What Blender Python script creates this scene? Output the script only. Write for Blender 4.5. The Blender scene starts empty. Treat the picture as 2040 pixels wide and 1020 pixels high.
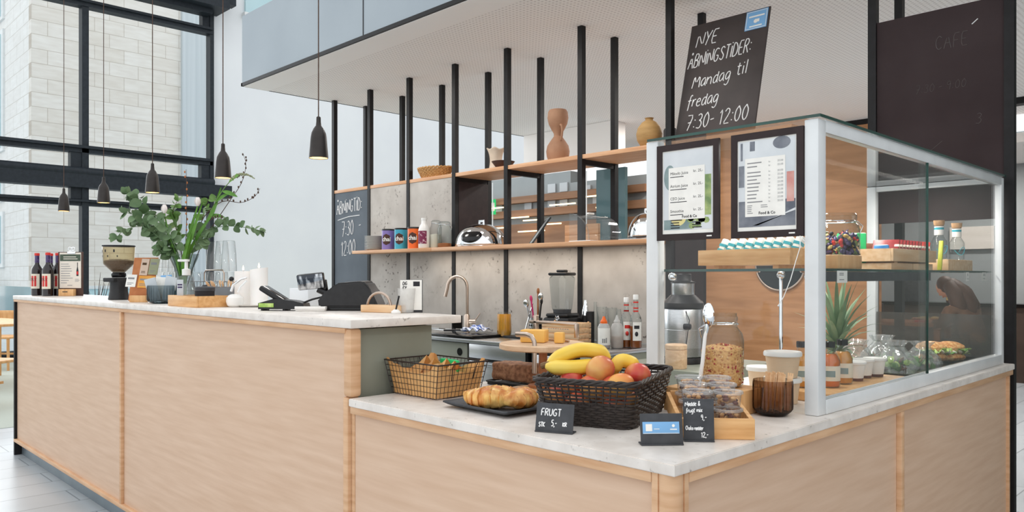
import bpy, bmesh, math, random
from mathutils import Matrix, Vector, Euler, noise as mnoise
random.seed(7)
PI = math.pi
SC = bpy.context.scene
COL = SC.collection

# ---------------------------------------------------------------- camera
cam_data = bpy.data.cameras.new('camera')
cam = bpy.data.objects.new('camera', cam_data)
COL.objects.link(cam)
cam.location = (0.9076, -1.3542, 1.2874)
cam.rotation_euler = (PI / 2, 0, 0.7964)
cam_data.sensor_width = 36
cam_data.lens = 1551.09 / 2040 * 36
cam_data.shift_y = 40.4 / 2040
cam_data.clip_end = 200
SC.camera = cam

# ---------------------------------------------------------------- world, exposure
SC.view_settings.view_transform = 'Standard'
SC.view_settings.look = 'None'
SC.view_settings.gamma = 1
SC.view_settings.use_curve_mapping = False
SC.view_settings.exposure = 0.3
W = bpy.data.worlds.new('sky')
SC.world = W
W.use_nodes = True
wb = W.node_tree.nodes['Background']
wb.inputs[0].default_value = (0.965, 0.985, 1.0, 1)
wb.inputs[1].default_value = 1.05
SC.cycles.max_bounces = 10
SC.cycles.transparent_max_bounces = 96
SC.cycles.transmission_bounces = 8
SC.cycles.glossy_bounces = 4
SC.cycles.diffuse_bounces = 4
SC.cycles.caustics_reflective = False
SC.cycles.caustics_refractive = False
SC.cycles.sample_clamp_indirect = 6
SC.cycles.use_denoising = True


def area(name, loc, size, power, rot=(0, 0, 0), col=(1, 1, 1), sy=None):
    d = bpy.data.lights.new(name, 'AREA')
    d.energy = power
    d.size = size
    d.color = col
    if sy:
        d.shape = 'RECTANGLE'
        d.size_y = sy
    o = bpy.data.objects.new(name, d)
    o.location = loc
    o.rotation_euler = rot
    COL.objects.link(o)
    return o


# daylight falling in through the glazed side of the hall, and unseen fill lamps added at the ceiling
area('daylight_window', (-12.4, 1.5, 4.2), 5.5, 260, (0, -PI / 2, 0), (0.93, 0.97, 1.0), 6)
for i, (lx, ly) in enumerate(((-4.6, 2.12), (-3.2, 2.12), (-1.9, 2.05), (-2.4, 4.6), (-3.6, 5.9), (-0.9, 5.6), (-1.8, 8.8))):
    area('ceiling_fill_light', (lx, ly, 2.97 if ly < 8 else 2.68), 0.3, 5.5 if ly < 3 else 34, (0, 0, 0), (1.0, 0.95, 0.89))
# warm LED strip under the lower shelf, washing the worktop and panels
area('shelf_strip_light', (-3.0, 2.52, 1.48), 2.2, 3.2, (0, 0, 0), (1.0, 0.88, 0.74), 0.03)
# fill light added inside the glass case, under its top rail
area('case_fill_light', (-0.32, 1.7, 1.71), 0.05, 12, (0, 0, 0), (1.0, 0.95, 0.88), 1.6)


# ---------------------------------------------------------------- materials
def lin(c):
    return tuple(((v / 255) / 12.92 if v / 255 <= 0.04045 else (((v / 255) + 0.055) / 1.055) ** 2.4) for v in c) + (1.0,)


MATS = {}


def mat(name, rgb, rough=0.5, metal=0.0, rgb2=None, scale=20, stretch=(1, 1, 1), bump=0.0, detail=4.0, contrast=(0.35, 0.65),
        emit=None, strength=0.0, spec=0.5, trans=0.0, ior=1.45, coat=0.0, sss=0.0, kind='noise'):
    """Principled material whose colour is varied by an object-space noise."""
    m = bpy.data.materials.new(name)
    m.use_nodes = True
    nt = m.node_tree
    b = nt.nodes['Principled BSDF']
    b.inputs['Roughness'].default_value = rough
    b.inputs['Metallic'].default_value = metal
    b.inputs['Specular IOR Level'].default_value = spec
    b.inputs['Transmission Weight'].default_value = trans
    b.inputs['IOR'].default_value = ior
    b.inputs['Coat Weight'].default_value = coat
    if sss:
        b.inputs['Subsurface Weight'].default_value = sss
        b.inputs['Subsurface Radius'].default_value = (0.02, 0.012, 0.008)
    tc = nt.nodes.new('ShaderNodeTexCoord')
    mp = nt.nodes.new('ShaderNodeMapping')
    mp.inputs['Scale'].default_value = stretch
    nt.links.new(tc.outputs['Object'], mp.inputs[0])
    if kind == 'voronoi':
        tx = nt.nodes.new('ShaderNodeTexVoronoi')
        tx.inputs['Scale'].default_value = scale
        fac = tx.outputs['Distance']
    else:
        tx = nt.nodes.new('ShaderNodeTexNoise')
        tx.inputs['Scale'].default_value = scale
        tx.inputs['Detail'].default_value = detail
        fac = tx.outputs[0]
    nt.links.new(mp.outputs[0], tx.inputs['Vector'])
    cr = nt.nodes.new('ShaderNodeValToRGB')
    cr.color_ramp.elements[0].position, cr.color_ramp.elements[1].position = contrast
    c1 = lin(rgb)
    c2 = lin(rgb2) if rgb2 else tuple(min(1, v * 1.08 + 0.002) for v in c1[:3]) + (1,)
    cr.color_ramp.elements[0].color = c1
    cr.color_ramp.elements[1].color = c2
    nt.links.new(fac, cr.inputs[0])
    nt.links.new(cr.outputs[0], b.inputs['Base Color'])
    if bump:
        bp = nt.nodes.new('ShaderNodeBump')
        bp.inputs['Strength'].default_value = bump
        bp.inputs['Distance'].default_value = 0.004
        nt.links.new(fac, bp.inputs['Height'])
        nt.links.new(bp.outputs[0], b.inputs['Normal'])
    if emit:
        b.inputs['Emission Color'].default_value = lin(emit)
        b.inputs['Emission Strength'].default_value = strength
    MATS[name] = m
    return m


def nodes_of(m):
    nt = m.node_tree
    return nt, nt.nodes['Principled BSDF']


def glass_mat(name, tint=(250, 253, 252), gloss=0.03, ior=1.45, edge=0.0, edge_rgb=(150, 165, 165), body=0.0, body_rgb=(255, 255, 255)):
    """Clear sheet or vessel wall: fresnel mix of transparent and mirror, optionally greyer towards grazing angles, optionally part milky."""
    m = bpy.data.materials.new(name)
    m.use_nodes = True
    nt = m.node_tree
    nt.nodes.clear()
    out = nt.nodes.new('ShaderNodeOutputMaterial')
    tr = nt.nodes.new('ShaderNodeBsdfTransparent')
    tr.inputs[0].default_value = lin(tint)
    gl = nt.nodes.new('ShaderNodeBsdfGlossy')
    gl.inputs['Roughness'].default_value = gloss
    # Schlick reflectance from the facing angle, the same on both sides of the wall
    f0 = ((ior - 1) / (ior + 1)) ** 2
    lf = nt.nodes.new('ShaderNodeLayerWeight')
    lf.inputs[0].default_value = 0.5
    pw = nt.nodes.new('ShaderNodeMath')
    pw.operation = 'POWER'
    pw.inputs[1].default_value = 5
    fr = nt.nodes.new('ShaderNodeMath')
    fr.operation = 'MULTIPLY_ADD'
    fr.inputs[1].default_value = 1 - f0
    fr.inputs[2].default_value = f0
    nt.links.new(lf.outputs['Facing'], pw.inputs[0])
    nt.links.new(pw.outputs[0], fr.inputs[0])
    base = tr.outputs[0]
    tc = nt.nodes.new('ShaderNodeTexCoord')
    nz = nt.nodes.new('ShaderNodeTexNoise')
    nz.inputs['Scale'].default_value = 30
    nt.links.new(tc.outputs['Object'], nz.inputs['Vector'])
    if edge:
        lw = nt.nodes.new('ShaderNodeLayerWeight')
        lw.inputs[0].default_value = edge
        cr = nt.nodes.new('ShaderNodeMixRGB')
        cr.inputs[1].default_value = lin(tint)
        cr.inputs[2].default_value = lin(edge_rgb)
        nt.links.new(lw.outputs['Facing'], cr.inputs[0])
        nt.links.new(cr.outputs[0], tr.inputs[0])
    if body:
        df = nt.nodes.new('ShaderNodeBsdfDiffuse')
        df.inputs[0].default_value = lin(body_rgb)
        mx0 = nt.nodes.new('ShaderNodeMixShader')
        mul = nt.nodes.new('ShaderNodeMath')
        mul.operation = 'MULTIPLY_ADD'
        mul.inputs[1].default_value = 0.4 * body
        mul.inputs[2].default_value = 0.8 * body
        nt.links.new(nz.outputs[0], mul.inputs[0])
        nt.links.new(mul.outputs[0], mx0.inputs[0])
        nt.links.new(base, mx0.inputs[1])
        nt.links.new(df.outputs[0], mx0.inputs[2])
        base = mx0.outputs[0]
    mx = nt.nodes.new('ShaderNodeMixShader')
    nt.links.new(fr.outputs[0], mx.inputs[0])
    nt.links.new(base, mx.inputs[1])
    nt.links.new(gl.outputs[0], mx.inputs[2])
    nt.links.new(mx.outputs[0], out.inputs[0])
    MATS[name] = m
    return m


def speckle(m, rgb, scale, lo, hi, mask_scale=2.5, mask=(0.5, 0.62), also=None):
    """Dark pits gathered in patches, over whatever colour the material has."""
    nt, b = nodes_of(m)
    src = b.inputs['Base Color'].links[0].from_socket
    tc = next(n for n in nt.nodes if n.type == 'TEX_COORD')
    n1 = nt.nodes.new('ShaderNodeTexNoise')
    n1.inputs['Scale'].default_value = scale
    n1.inputs['Detail'].default_value = 3
    n2 = nt.nodes.new('ShaderNodeTexNoise')
    n2.inputs['Scale'].default_value = mask_scale
    n2.inputs['Detail'].default_value = 2
    for n in (n1, n2):
        nt.links.new(tc.outputs['Object'], n.inputs['Vector'])
    r1 = nt.nodes.new('ShaderNodeMapRange')
    r1.inputs[1].default_value, r1.inputs[2].default_value = lo, hi
    r2 = nt.nodes.new('ShaderNodeMapRange')
    r2.inputs[1].default_value, r2.inputs[2].default_value = mask
    nt.links.new(n1.outputs[0], r1.inputs[0])
    nt.links.new(n2.outputs[0], r2.inputs[0])
    mu = nt.nodes.new('ShaderNodeMath')
    mu.operation = 'MULTIPLY'
    nt.links.new(r1.outputs[0], mu.inputs[0])
    nt.links.new(r2.outputs[0], mu.inputs[1])
    mx = nt.nodes.new('ShaderNodeMixRGB')
    mx.inputs[2].default_value = lin(rgb)
    nt.links.new(mu.outputs[0], mx.inputs[0])
    nt.links.new(src, mx.inputs[1])
    nt.links.new(mx.outputs[0], b.inputs['Base Color'])


def brick(m, rgb, rgb2, mortar, width, height, size=0.006, axes=('X', 'Z'), bias=0.0, bump=0.3, offset=0.5):
    """Courses of slabs or tiles laid out over two object axes."""
    nt, b = nodes_of(m)
    tc = next(n for n in nt.nodes if n.type == 'TEX_COORD')
    sp = nt.nodes.new('ShaderNodeSeparateXYZ')
    cb = nt.nodes.new('ShaderNodeCombineXYZ')
    nt.links.new(tc.outputs['Object'], sp.inputs[0])
    nt.links.new(sp.outputs[axes[0]], cb.inputs[0])
    nt.links.new(sp.outputs[axes[1]], cb.inputs[1])
    bk = nt.nodes.new('ShaderNodeTexBrick')
    bk.offset = offset
    bk.inputs['Color1'].default_value = lin(rgb)
    bk.inputs['Color2'].default_value = lin(rgb2)
    bk.inputs['Mortar'].default_value = lin(mortar)
    bk.inputs['Scale'].default_value = 1
    bk.inputs['Mortar Size'].default_value = size
    bk.inputs['Brick Width'].default_value = width
    bk.inputs['Row Height'].default_value = height
    bk.inputs['Bias'].default_value = bias
    nt.links.new(cb.outputs[0], bk.inputs['Vector'])
    src = b.inputs['Base Color'].links[0].from_socket
    mx = nt.nodes.new('ShaderNodeMixRGB')
    mx.blend_type = 'MULTIPLY'
    mx.inputs[0].default_value = 1
    nt.links.new(src, mx.inputs[1])
    nt.links.new(bk.outputs[0], mx.inputs[2])
    nt.links.new(mx.outputs[0], b.inputs['Base Color'])
    return bk


def dots(m, rgb, pitch, radius):
    """Round perforations on a square grid in the object's XY plane."""
    nt, b = nodes_of(m)
    tc = next(n for n in nt.nodes if n.type == 'TEX_COORD')
    sp = nt.nodes.new('ShaderNodeSeparateXYZ')
    nt.links.new(tc.outputs['Object'], sp.inputs[0])

    def op(kind, a, v=None):
        n = nt.nodes.new('ShaderNodeMath')
        n.operation = kind
        for i, q in enumerate((a, v)):
            if q is None:
                continue
            if isinstance(q, float):
                n.inputs[i].default_value = q
            else:
                nt.links.new(q, n.inputs[i])
        return n.outputs[0]
    sq = []
    for ax in ('X', 'Y'):
        f = op('FRACT', op('DIVIDE', sp.outputs[ax], float(pitch)))
        d = op('SUBTRACT', f, 0.5)
        sq.append(op('MULTIPLY', d, d))
    r2 = op('ADD', sq[0], sq[1])
    hit = op('LESS_THAN', r2, float((radius / pitch) ** 2))
    mx = nt.nodes.new('ShaderNodeMixRGB')
    mx.inputs[2].default_value = lin(rgb)
    src = b.inputs['Base Color'].links[0].from_socket
    nt.links.new(hit, mx.inputs[0])
    nt.links.new(src, mx.inputs[1])
    nt.links.new(mx.outputs[0], b.inputs['Base Color'])


# ---------------------------------------------------------------- mesh building
class M:
    """Collects shapes into one bmesh; T is the transform new shapes are built under, mi their material slot."""

    def __init__(s):
        s.bm = bmesh.new()
        s.T = Matrix.Identity(4)
        s.mi = 0

    def v(s, p):
        return s.bm.verts.new(s.T @ Vector(p))

    def f(s, vs):
        try:
            fa = s.bm.faces.new(vs)
            fa.material_index = s.mi
            return fa
        except ValueError:
            return None

    def place(s, loc=(0, 0, 0), rot=(0, 0, 0), sc=(1, 1, 1)):
        s.T = Matrix.LocRotScale(Vector(loc), Euler(rot), Vector(sc))
        return s

    def box(s, x0, y0, z0, x1, y1, z1, bev=0.0):
        ps = [(x0, y0, z0), (x1, y0, z0), (x1, y1, z0), (x0, y1, z0), (x0, y0, z1), (x1, y0, z1), (x1, y1, z1), (x0, y1, z1)]
        vs = [s.v(p) for p in ps]
        fs = [s.f([vs[i] for i in q]) for q in ((3, 2, 1, 0), (4, 5, 6, 7), (0, 1, 5, 4), (1, 2, 6, 5), (2, 3, 7, 6), (3, 0, 4, 7))]
        if bev:
            es = list({e for f in fs for e in f.edges})
            bmesh.ops.bevel(s.bm, geom=es, offset=bev, segments=2, affect='EDGES', profile=0.5, clamp_overlap=True)
        return s

    def cbox(s, cx, cy, cz, dx, dy, dz, bev=0.0):
        return s.box(cx - dx / 2, cy - dy / 2, cz - dz / 2, cx + dx / 2, cy + dy / 2, cz + dz / 2, bev)

    def lathe(s, prof, x=0, y=0, z=0, n=28, cap=True, sq=None):
        """prof: (radius, height) pairs from bottom to top; sq = (ax, ay) scales the section."""
        rings = []
        ax, ay = sq or (1, 1)
        for r, h in prof:
            if r < 1e-6:
                rings.append([s.v((x, y, z + h))])
            else:
                rings.append([s.v((x + r * ax * math.cos(2 * PI * k / n), y + r * ay * math.sin(2 * PI * k / n), z + h)) for k in range(n)])
        for a, b in zip(rings, rings[1:]):
            for k in range(n):
                k2 = (k + 1) % n
                if len(a) == 1 and len(b) == 1:
                    break
                if len(a) == 1:
                    s.f([a[0], b[k2], b[k]])
                elif len(b) == 1:
                    s.f([a[k], a[k2], b[0]])
                else:
                    s.f([a[k], a[k2], b[k2], b[k]])
        if cap:
            if len(rings[0]) > 1:
                s.f(list(reversed(rings[0])))
            if len(rings[-1]) > 1:
                s.f(rings[-1])
        return s

    def cyl(s, x, y, z0, z1, r, r2=None, n=24):
        return s.lathe([(r, z0), (r if r2 is None else r2, z1)], x, y, 0, n)

    def tube(s, pts, r, n=8, closed=False, flat=1.0):
        P = [Vector(p) for p in pts]
        k = len(P)
        R = r if isinstance(r, (list, tuple)) else [r] * k
        rings = []
        up = None
        for i in range(k):
            if closed:
                t = P[(i + 1) % k] - P[i - 1]
            else:
                t = P[min(i + 1, k - 1)] - P[max(i - 1, 0)]
            if t.length < 1e-9:
                t = Vector((0, 0, 1))
            t.normalize()
            if up is None:
                up = Vector((0, 0, 1)) if abs(t.z) < 0.9 else Vector((1, 0, 0))
            a = up - t * up.dot(t)
            if a.length < 1e-6:
                a = t.orthogonal()
            a.normalize()
            up = a
            b = t.cross(a)
            rings.append([s.v(P[i] + (a * math.cos(2 * PI * j / n) * flat + b * math.sin(2 * PI * j / n)) * R[i]) for j in range(n)])
        rng = range(k) if closed else range(k - 1)
        for i in rng:
            A, B = rings[i], rings[(i + 1) % k]
            for j in range(n):
                s.f([A[j], A[(j + 1) % n], B[(j + 1) % n], B[j]])
        if not closed:
            s.f(list(reversed(rings[0])))
            s.f(rings[-1])
        return s

    def ball(s, c, r, n=12, m=8):
        r = r if isinstance(r, (list, tuple)) else (r, r, r)
        T0 = s.T
        s.T = T0 @ Matrix.Translation(Vector(c)) @ Matrix.Diagonal((r[0], r[1], r[2], 1))
        prof = [(math.sin(PI * i / m), -math.cos(PI * i / m)) for i in range(m + 1)]
        prof[0] = (0, -1)
        prof[-1] = (0, 1)
        s.lathe(prof, n=n)
        s.T = T0
        return s

    def prism(s, poly, z0, z1):
        a = [s.v((x, y, z0)) for x, y in poly]
        b = [s.v((x, y, z1)) for x, y in poly]
        n = len(poly)
        s.f(list(reversed(a)))
        s.f(b)
        for i in range(n):
            s.f([a[i], a[(i + 1) % n], b[(i + 1) % n], b[i]])
        return s

    def grid(s, fn, nu, nv, closed_u=False):
        vs = [[s.v(fn(i / nu, j / nv)) for j in range(nv + 1)] for i in range(nu if closed_u else nu + 1)]
        L = len(vs)
        for i in range(L if closed_u else L - 1):
            for j in range(nv):
                s.f([vs[i][j], vs[(i + 1) % L][j], vs[(i + 1) % L][j + 1], vs[i][j + 1]])
        return s

    def rough(s, amp, freq, seed=0.0, keep_z=None):
        for v in s.bm.verts:
            if keep_z is not None and v.co.z <= keep_z:
                continue
            d = mnoise.noise_vector(v.co * freq + Vector((seed, seed * 2, -seed)))
            v.co += d * amp
        return s

    def build(s, name, m, parent=None, loc=None, rot=None, sharp=35, solid=0.0):
        me = bpy.data.meshes.new(name)
        bmesh.ops.recalc_face_normals(s.bm, faces=s.bm.faces[:])
        s.bm.to_mesh(me)
        s.bm.free()
        for q in (m if isinstance(m, (list, tuple)) else [m]):
            me.materials.append(MATS[q] if isinstance(q, str) else q)
        me.polygons.foreach_set('use_smooth', [True] * len(me.polygons))
        me.set_sharp_from_angle(angle=math.radians(sharp))
        o = bpy.data.objects.new(name, me)
        COL.objects.link(o)
        if parent:
            o.parent = parent
        if loc:
            o.location = loc
        if rot:
            o.rotation_euler = rot
        if solid:
            md = o.modifiers.new('thick', 'SOLIDIFY')
            md.thickness = solid
            md.offset = 0
        return o


def tag(o, label, cat, group=None, kind=None):
    o['label'] = label
    o['category'] = cat
    if group:
        o['group'] = group
    if kind:
        o['kind'] = kind
    return o


def thing(name, label, cat, loc=(0, 0, 0), rz=0.0, group=None, kind=None, rot=None):
    o = bpy.data.objects.new(name, None)
    o.empty_display_size = 0.05
    COL.objects.link(o)
    o.location = loc
    o.rotation_euler = rot or (0, 0, rz)
    return tag(o, label, cat, group, kind)


def struct(o, label=None):
    o['kind'] = 'structure'
    o['category'] = 'structure'
    o['label'] = label or o.name.split('.')[0].replace('_', ' ') + ' of the cafe hall'
    return o


def dup(root, loc=None, rz=None, label=None, group=None):
    """A copy of a thing with copies of its parts and sub-parts."""
    r = root.copy()
    COL.objects.link(r)
    if loc is not None:
        r.location = loc
    if rz is not None:
        r.rotation_euler = (0, 0, rz)
    if label:
        r['label'] = label
    if group:
        r['group'] = group
    for ch in list(root.children):
        c = ch.copy()
        COL.objects.link(c)
        c.parent = r
        for g in ch.children:
            d = g.copy()
            COL.objects.link(d)
            d.parent = c
    return r


# ---------------------------------------------------------------- handwriting and print
GL = {}
for ln in '''A 6|0,0 3,10 6,0;1.2,4 4.8,4
Å 6|0,0 3,9.4 6,0;1.2,4 4.8,4;3,10.2 2.2,11 3,11.9 3.8,11 3,10.2
B 5|0,0 0,10 3.5,10 4.5,8.5 4,6 0,5.2 4,5 5,3 4,0 0,0
C 5|5,8.5 3,10 1,8.5 0,5 1,1.5 3,0 5,1.5
D 5.5|0,0 0,10 3,9.5 5.5,6 5,2 3,0 0,0
E 4.5|4.5,10 0,10 0,0 4.5,0;0,5 3.5,5
É 4.5|4.5,10 0,10 0,0 4.5,0;0,5 3.5,5;2.5,11.6 4.6,13.2
F 4.5|4.5,10 0,10 0,0;0,5 3.5,5
G 6|5.5,9 3,10 1,8.5 0,5 1,1 3.5,0 5.5,2 5.5,4.5 3.2,4.5
I 1|.5,0 .5,10
İ 1|.5,0 .5,8;.5,10 .6,10.6
K 5|0,0 0,10;5,10 0,4.5 5,0
N 6|0,0 0,10 6,0 6,10
R 5|0,0 0,10 3.5,10 4.8,8 3.5,5.5 0,5;2,5 5,0
S 5|4.8,8.5 3,10 .8,9 .6,7 2.5,5.3 4.6,3.5 4.2,1 2.3,0 .2,1.5
T 5|0,10 5,10;2.5,10 2.5,0
U 5|0,10 0,2 2,0 4,.8 5,3 5,10
Y 5|0,10 2.5,5;5,10 2.5,5 1.5,0
M 7|0,0 .8,10 3.2,3 6,10 7,0
a 4.5|4,6 2,6.3 .3,4 .3,1.2 1.8,0 4,2.5 4,6 4.2,1 5,0
n 4.5|0,6 0,0 0,3.5 2,6 4,5 4.2,0
d 4.5|4,5.5 2,6.2 .3,3.5 .8,.3 2.5,0 4,2.5 4.2,10 4,2 4.7,0
g 4.5|4,5.8 2,6.3 .3,4 .6,1 2,.3 4,2.8 4.2,6 4,-2 2.4,-4 .4,-3
t 3.5|1.5,9 1.2,1.2 2.2,0 3.4,.8;0,6.5 3.4,6.8
i 1.5|.7,6 .7,0;.7,8.2 .8,8.8
l 1.5|.7,10 .7,0
f 3.5|3.5,9 2.5,10 1.5,8.5 1.2,-2;0,5.5 3,5.8
r 3|.2,6 .2,0 .2,3.5 1.4,5.8 3,6
e 4|.3,3.2 3.7,3.8 3,6 1.3,6 .2,3.5 .6,.8 2.2,0 4,1
u 4.2|0,6 .2,1.2 1.6,0 4,2 4,6 4.2,0
m 6.5|0,6 0,0 0,4 1.6,6 3,5 3,0 3,4 4.8,6 6.2,5 6.2,0
x 4|0,6 4,0;4,6 0,0
o 4|2,6 .3,4.5 .3,1.5 2,0 3.8,1.5 3.8,4.5 2,6
ø 4|2,6 .3,4.5 .3,1.5 2,0 3.8,1.5 3.8,4.5 2,6;0,-.8 4,6.8
h 4.3|0,10 0,0 0,3.5 2,6 4,5 4.2,0
c 3.8|3.7,5 2,6.2 .4,4.5 .4,1.4 2,0 3.8,1.2
k 4|0,10 0,0;3.8,6 .2,2.8 4,0
7 5|0,10 5,10 1.5,0;1,5 4,5.2
3 4.5|.3,9 2.3,10 4,8.5 3.4,6.2 1.6,5.5 3.6,5 4.5,2.8 3,.2 .2,.8
0 5|2.5,10 .4,7.5 .2,3 2,0 4.2,1.5 4.8,6.5 2.5,10
1 2.5|0,7.5 1.8,10 1.8,0
2 5|.4,8 2,10 4.2,9 4.2,6.5 0,0 5,.3
5 4.5|4.5,10 .8,10 .5,5.8 2.8,6.2 4.5,3.8 3.4,.4 .2,.6
9 4.5|4,8.5 2,10 .3,8 1,5.5 3,5.5 4.2,8.5 3.6,0
: 1.5|.7,6.5 .8,5.8;.7,2 .8,1.3
- 3|0,4.5 3,5
, 1.5|1,.8 .2,-1.8
& 5|5,0 1,7.5 1.6,9.8 3.2,9 .4,2.8 1,.3 2.6,.2 4.8,4'''.split('\n'):
    ch, rest = ln[0], ln[2:]
    w, st = rest.split('|')
    GL[ch] = (float(w), [[tuple(float(q) for q in p.split(',')) for p in part.split()] for part in st.split(';')])


def smooth2(pts):
    if len(pts) < 3:
        return pts
    out = [pts[0]]
    for a, b in zip(pts, pts[1:]):
        out += [(a[0] * .78 + b[0] * .22, a[1] * .78 + b[1] * .22), (a[0] * .22 + b[0] * .78, a[1] * .22 + b[1] * .78)]
    return out + [pts[-1]]


def hand(m, text, x, y, size, w, slant=0.12, gap=1.6, rise=0.0, up='z', off=0.0, sx=1.0):
    """Hand-drawn strokes written into m in its local XZ plane (or XY when up='y'), cap height = size."""
    k = size / 10
    cx = x
    for c in text:
        if c == ' ':
            cx += 3.6 * k * sx
            continue
        wd, strokes = GL[c]
        for st in strokes:
            pts = [(cx + (px + slant * py) * k * sx, y + py * k + rise * (cx - x)) for px, py in smooth2(st)]
            if up == 'z':
                m.tube([(a, off, b) for a, b in pts], w, 4)
            else:
                m.tube([(a, b, off) for a, b in pts], w, 4)
        cx += (wd + gap) * k * sx
    return cx


def print_text(m, text, x, y, size, up='z', off=0.0, align='LEFT', bold=0.0):
    """Printed lettering from the built-in face, laid flat into m (local XZ, or XY when up='y')."""
    cu = bpy.data.curves.new('print', 'FONT')
    cu.body = text
    cu.size = size
    cu.align_x = align
    cu.offset = bold
    cu.resolution_u = 2
    ob = bpy.data.objects.new('print', cu)
    me = bpy.data.meshes.new_from_object(ob)
    vs = []
    for q in me.vertices:
        a, b = q.co.x + x, q.co.y + y
        vs.append(m.v((a, off, b) if up == 'z' else (a, b, off)))
    for p in me.polygons:
        m.f([vs[i] for i in p.vertices])
    bpy.data.objects.remove(ob)
    bpy.data.curves.remove(cu)
    bpy.data.meshes.remove(me)


def lines(m, x0, x1, ys, h, off, up='z', jitter=0.3):
    """Rows of fine print too small to read."""
    for y in ys:
        xe = x1 - (x1 - x0) * jitter * random.random()
        if up == 'z':
            m.f([m.v((x0, off, y)), m.v((xe, off, y)), m.v((xe, off, y + h)), m.v((x0, off, y + h))])
        else:
            m.f([m.v((x0, y, off)), m.v((xe, y, off)), m.v((xe, y + h, off)), m.v((x0, y + h, off))])


def rect(m, x0, z0, x1, z1, off, up='z'):
    if up == 'z':
        m.f([m.v((x0, off, z0)), m.v((x1, off, z0)), m.v((x1, off, z1)), m.v((x0, off, z1))])
    else:
        m.f([m.v((x0, z0, off)), m.v((x1, z0, off)), m.v((x1, z1, off)), m.v((x0, z1, off))])


def disc(m, cx, cz, r, off, n=24, sx=1.0):
    m.f([m.v((cx + r * sx * math.cos(2 * PI * k / n), off, cz + r * math.sin(2 * PI * k / n))) for k in range(n)])


ORD = ['first', 'second', 'third', 'fourth', 'fifth', 'sixth', 'seventh', 'eighth', 'ninth', 'tenth', 'eleventh', 'twelfth']

# ---------------------------------------------------------------- palette
mat('oak_front', (210, 176, 148), 0.5, rgb2=(222, 191, 165), scale=3.2, stretch=(1.0, 1.0, 14), detail=7, contrast=(.3, .7), bump=.02)
mat('oak_edge', (206, 160, 120), 0.5, rgb2=(224, 184, 146), scale=5, stretch=(1, 1, 10), detail=5)
mat('oak_shelf', (204, 150, 108), 0.5, rgb2=(222, 176, 136), scale=4, stretch=(.8, 12, 12), detail=6)
mat('oak_wall', (156, 110, 72), 0.55, rgb2=(176, 128, 88), scale=2, stretch=(1, 1, 9), detail=6)
mat('bamboo', (214, 158, 98), 0.45, rgb2=(232, 184, 126), scale=8, stretch=(1, 8, 8), detail=5)
mat('bamboo_block', (212, 160, 104), 0.45, rgb2=(230, 184, 130), scale=8, stretch=(6, 6, 1), detail=5)
mat('pine', (222, 178, 132), 0.55, rgb2=(238, 204, 164), scale=6, stretch=(1, 8, 10), detail=5)
mat('board_wood', (206, 168, 132), 0.5, rgb2=(224, 192, 158), scale=8, stretch=(1, 9, 9), detail=5)
mat('walnut', (148, 90, 52), 0.5, rgb2=(176, 114, 70), scale=6, stretch=(1, 6, 6), detail=5)
mat('stone_top', (219, 211, 203), 0.34, rgb2=(235, 228, 221), scale=14, detail=8, contrast=(.35, .6))
speckle(MATS['stone_top'], (150, 142, 134), 60, .62, .72, 9, (.45, .6))
mat('concrete', (178, 171, 164), 0.7, rgb2=(198, 192, 185), scale=5, detail=8, contrast=(.35, .65))
speckle(MATS['concrete'], (98, 90, 84), 38, .60, .70, 2.6, (.50, .64))
mat('black_steel', (18, 16, 17), 0.5, rgb2=(25, 24, 26), scale=30, spec=.35)
mat('window_steel', (34, 40, 46), 0.5, rgb2=(40, 47, 54), scale=20, spec=.3)
mat('chalkboard', (58, 48, 49), 0.75, rgb2=(66, 56, 57), scale=3, detail=5, spec=.12)
mat('chalkboard_grey', (88, 97, 106), 0.7, rgb2=(99, 108, 117), scale=3, detail=5)
mat('sign_board', (56, 49, 48), 0.6, rgb2=(70, 62, 61), scale=4, detail=5)
mat('slate', (56, 58, 62), 0.5, rgb2=(68, 70, 74), scale=30)
mat('chalk', (240, 240, 240), 0.9)
mat('chalk_faint', (98, 92, 90), 0.9, rgb2=(86, 80, 80), scale=20)
mat('green_panel', (134, 137, 124), 0.5, rgb2=(140, 143, 130), scale=6)
mat('kick_metal', (120, 132, 140), 0.35, 0.6, rgb2=(132, 144, 152), scale=5)
mat('steel', (190, 192, 194), 0.28, 1.0, rgb2=(205, 206, 208), scale=8, stretch=(1, 30, 30))
mat('chrome', (226, 228, 230), 0.08, 1.0, scale=10)
mat('brass_steel', (190, 172, 158), 0.28, 1.0, scale=10)
mat('alu_white', (220, 223, 224), 0.35, 0.0, scale=10)
mat('white_paint', (226, 230, 234), 0.7, rgb2=(231, 235, 238), scale=1)
mat('white_ceramic', (238, 236, 232), 0.25, scale=10)
mat('white_plastic', (236, 235, 232), 0.4, scale=10)
mat('black_plastic', (26, 26, 28), 0.4, rgb2=(34, 34, 36), scale=40)
mat('gloss_black', (14, 14, 16), 0.12, scale=10)
mat('grey_plastic', (120, 124, 128), 0.4, scale=10)
mat('soffit', (252, 247, 243), 0.8, rgb2=(253, 249, 246), scale=1)
mat('perforated', (252, 247, 243), 0.8, rgb2=(253, 249, 246), scale=1)
dots(MATS['perforated'], (222, 216, 212), 0.032, 0.0078)
mat('fascia_grey', (160, 170, 178), 0.75, rgb2=(170, 180, 187), scale=1.2, detail=6, contrast=(.3, .7))
mat('floor_tile', (188, 195, 200), 0.3, rgb2=(199, 205, 210), scale=2, detail=5)
brick(MATS['floor_tile'], (255, 255, 255), (244, 245, 246), (176, 180, 184), 1.2, 0.2875, 0.004, ('Y', 'X'))
mat('carpet', (176, 182, 172), 0.95, rgb2=(186, 192, 182), scale=300)
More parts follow.
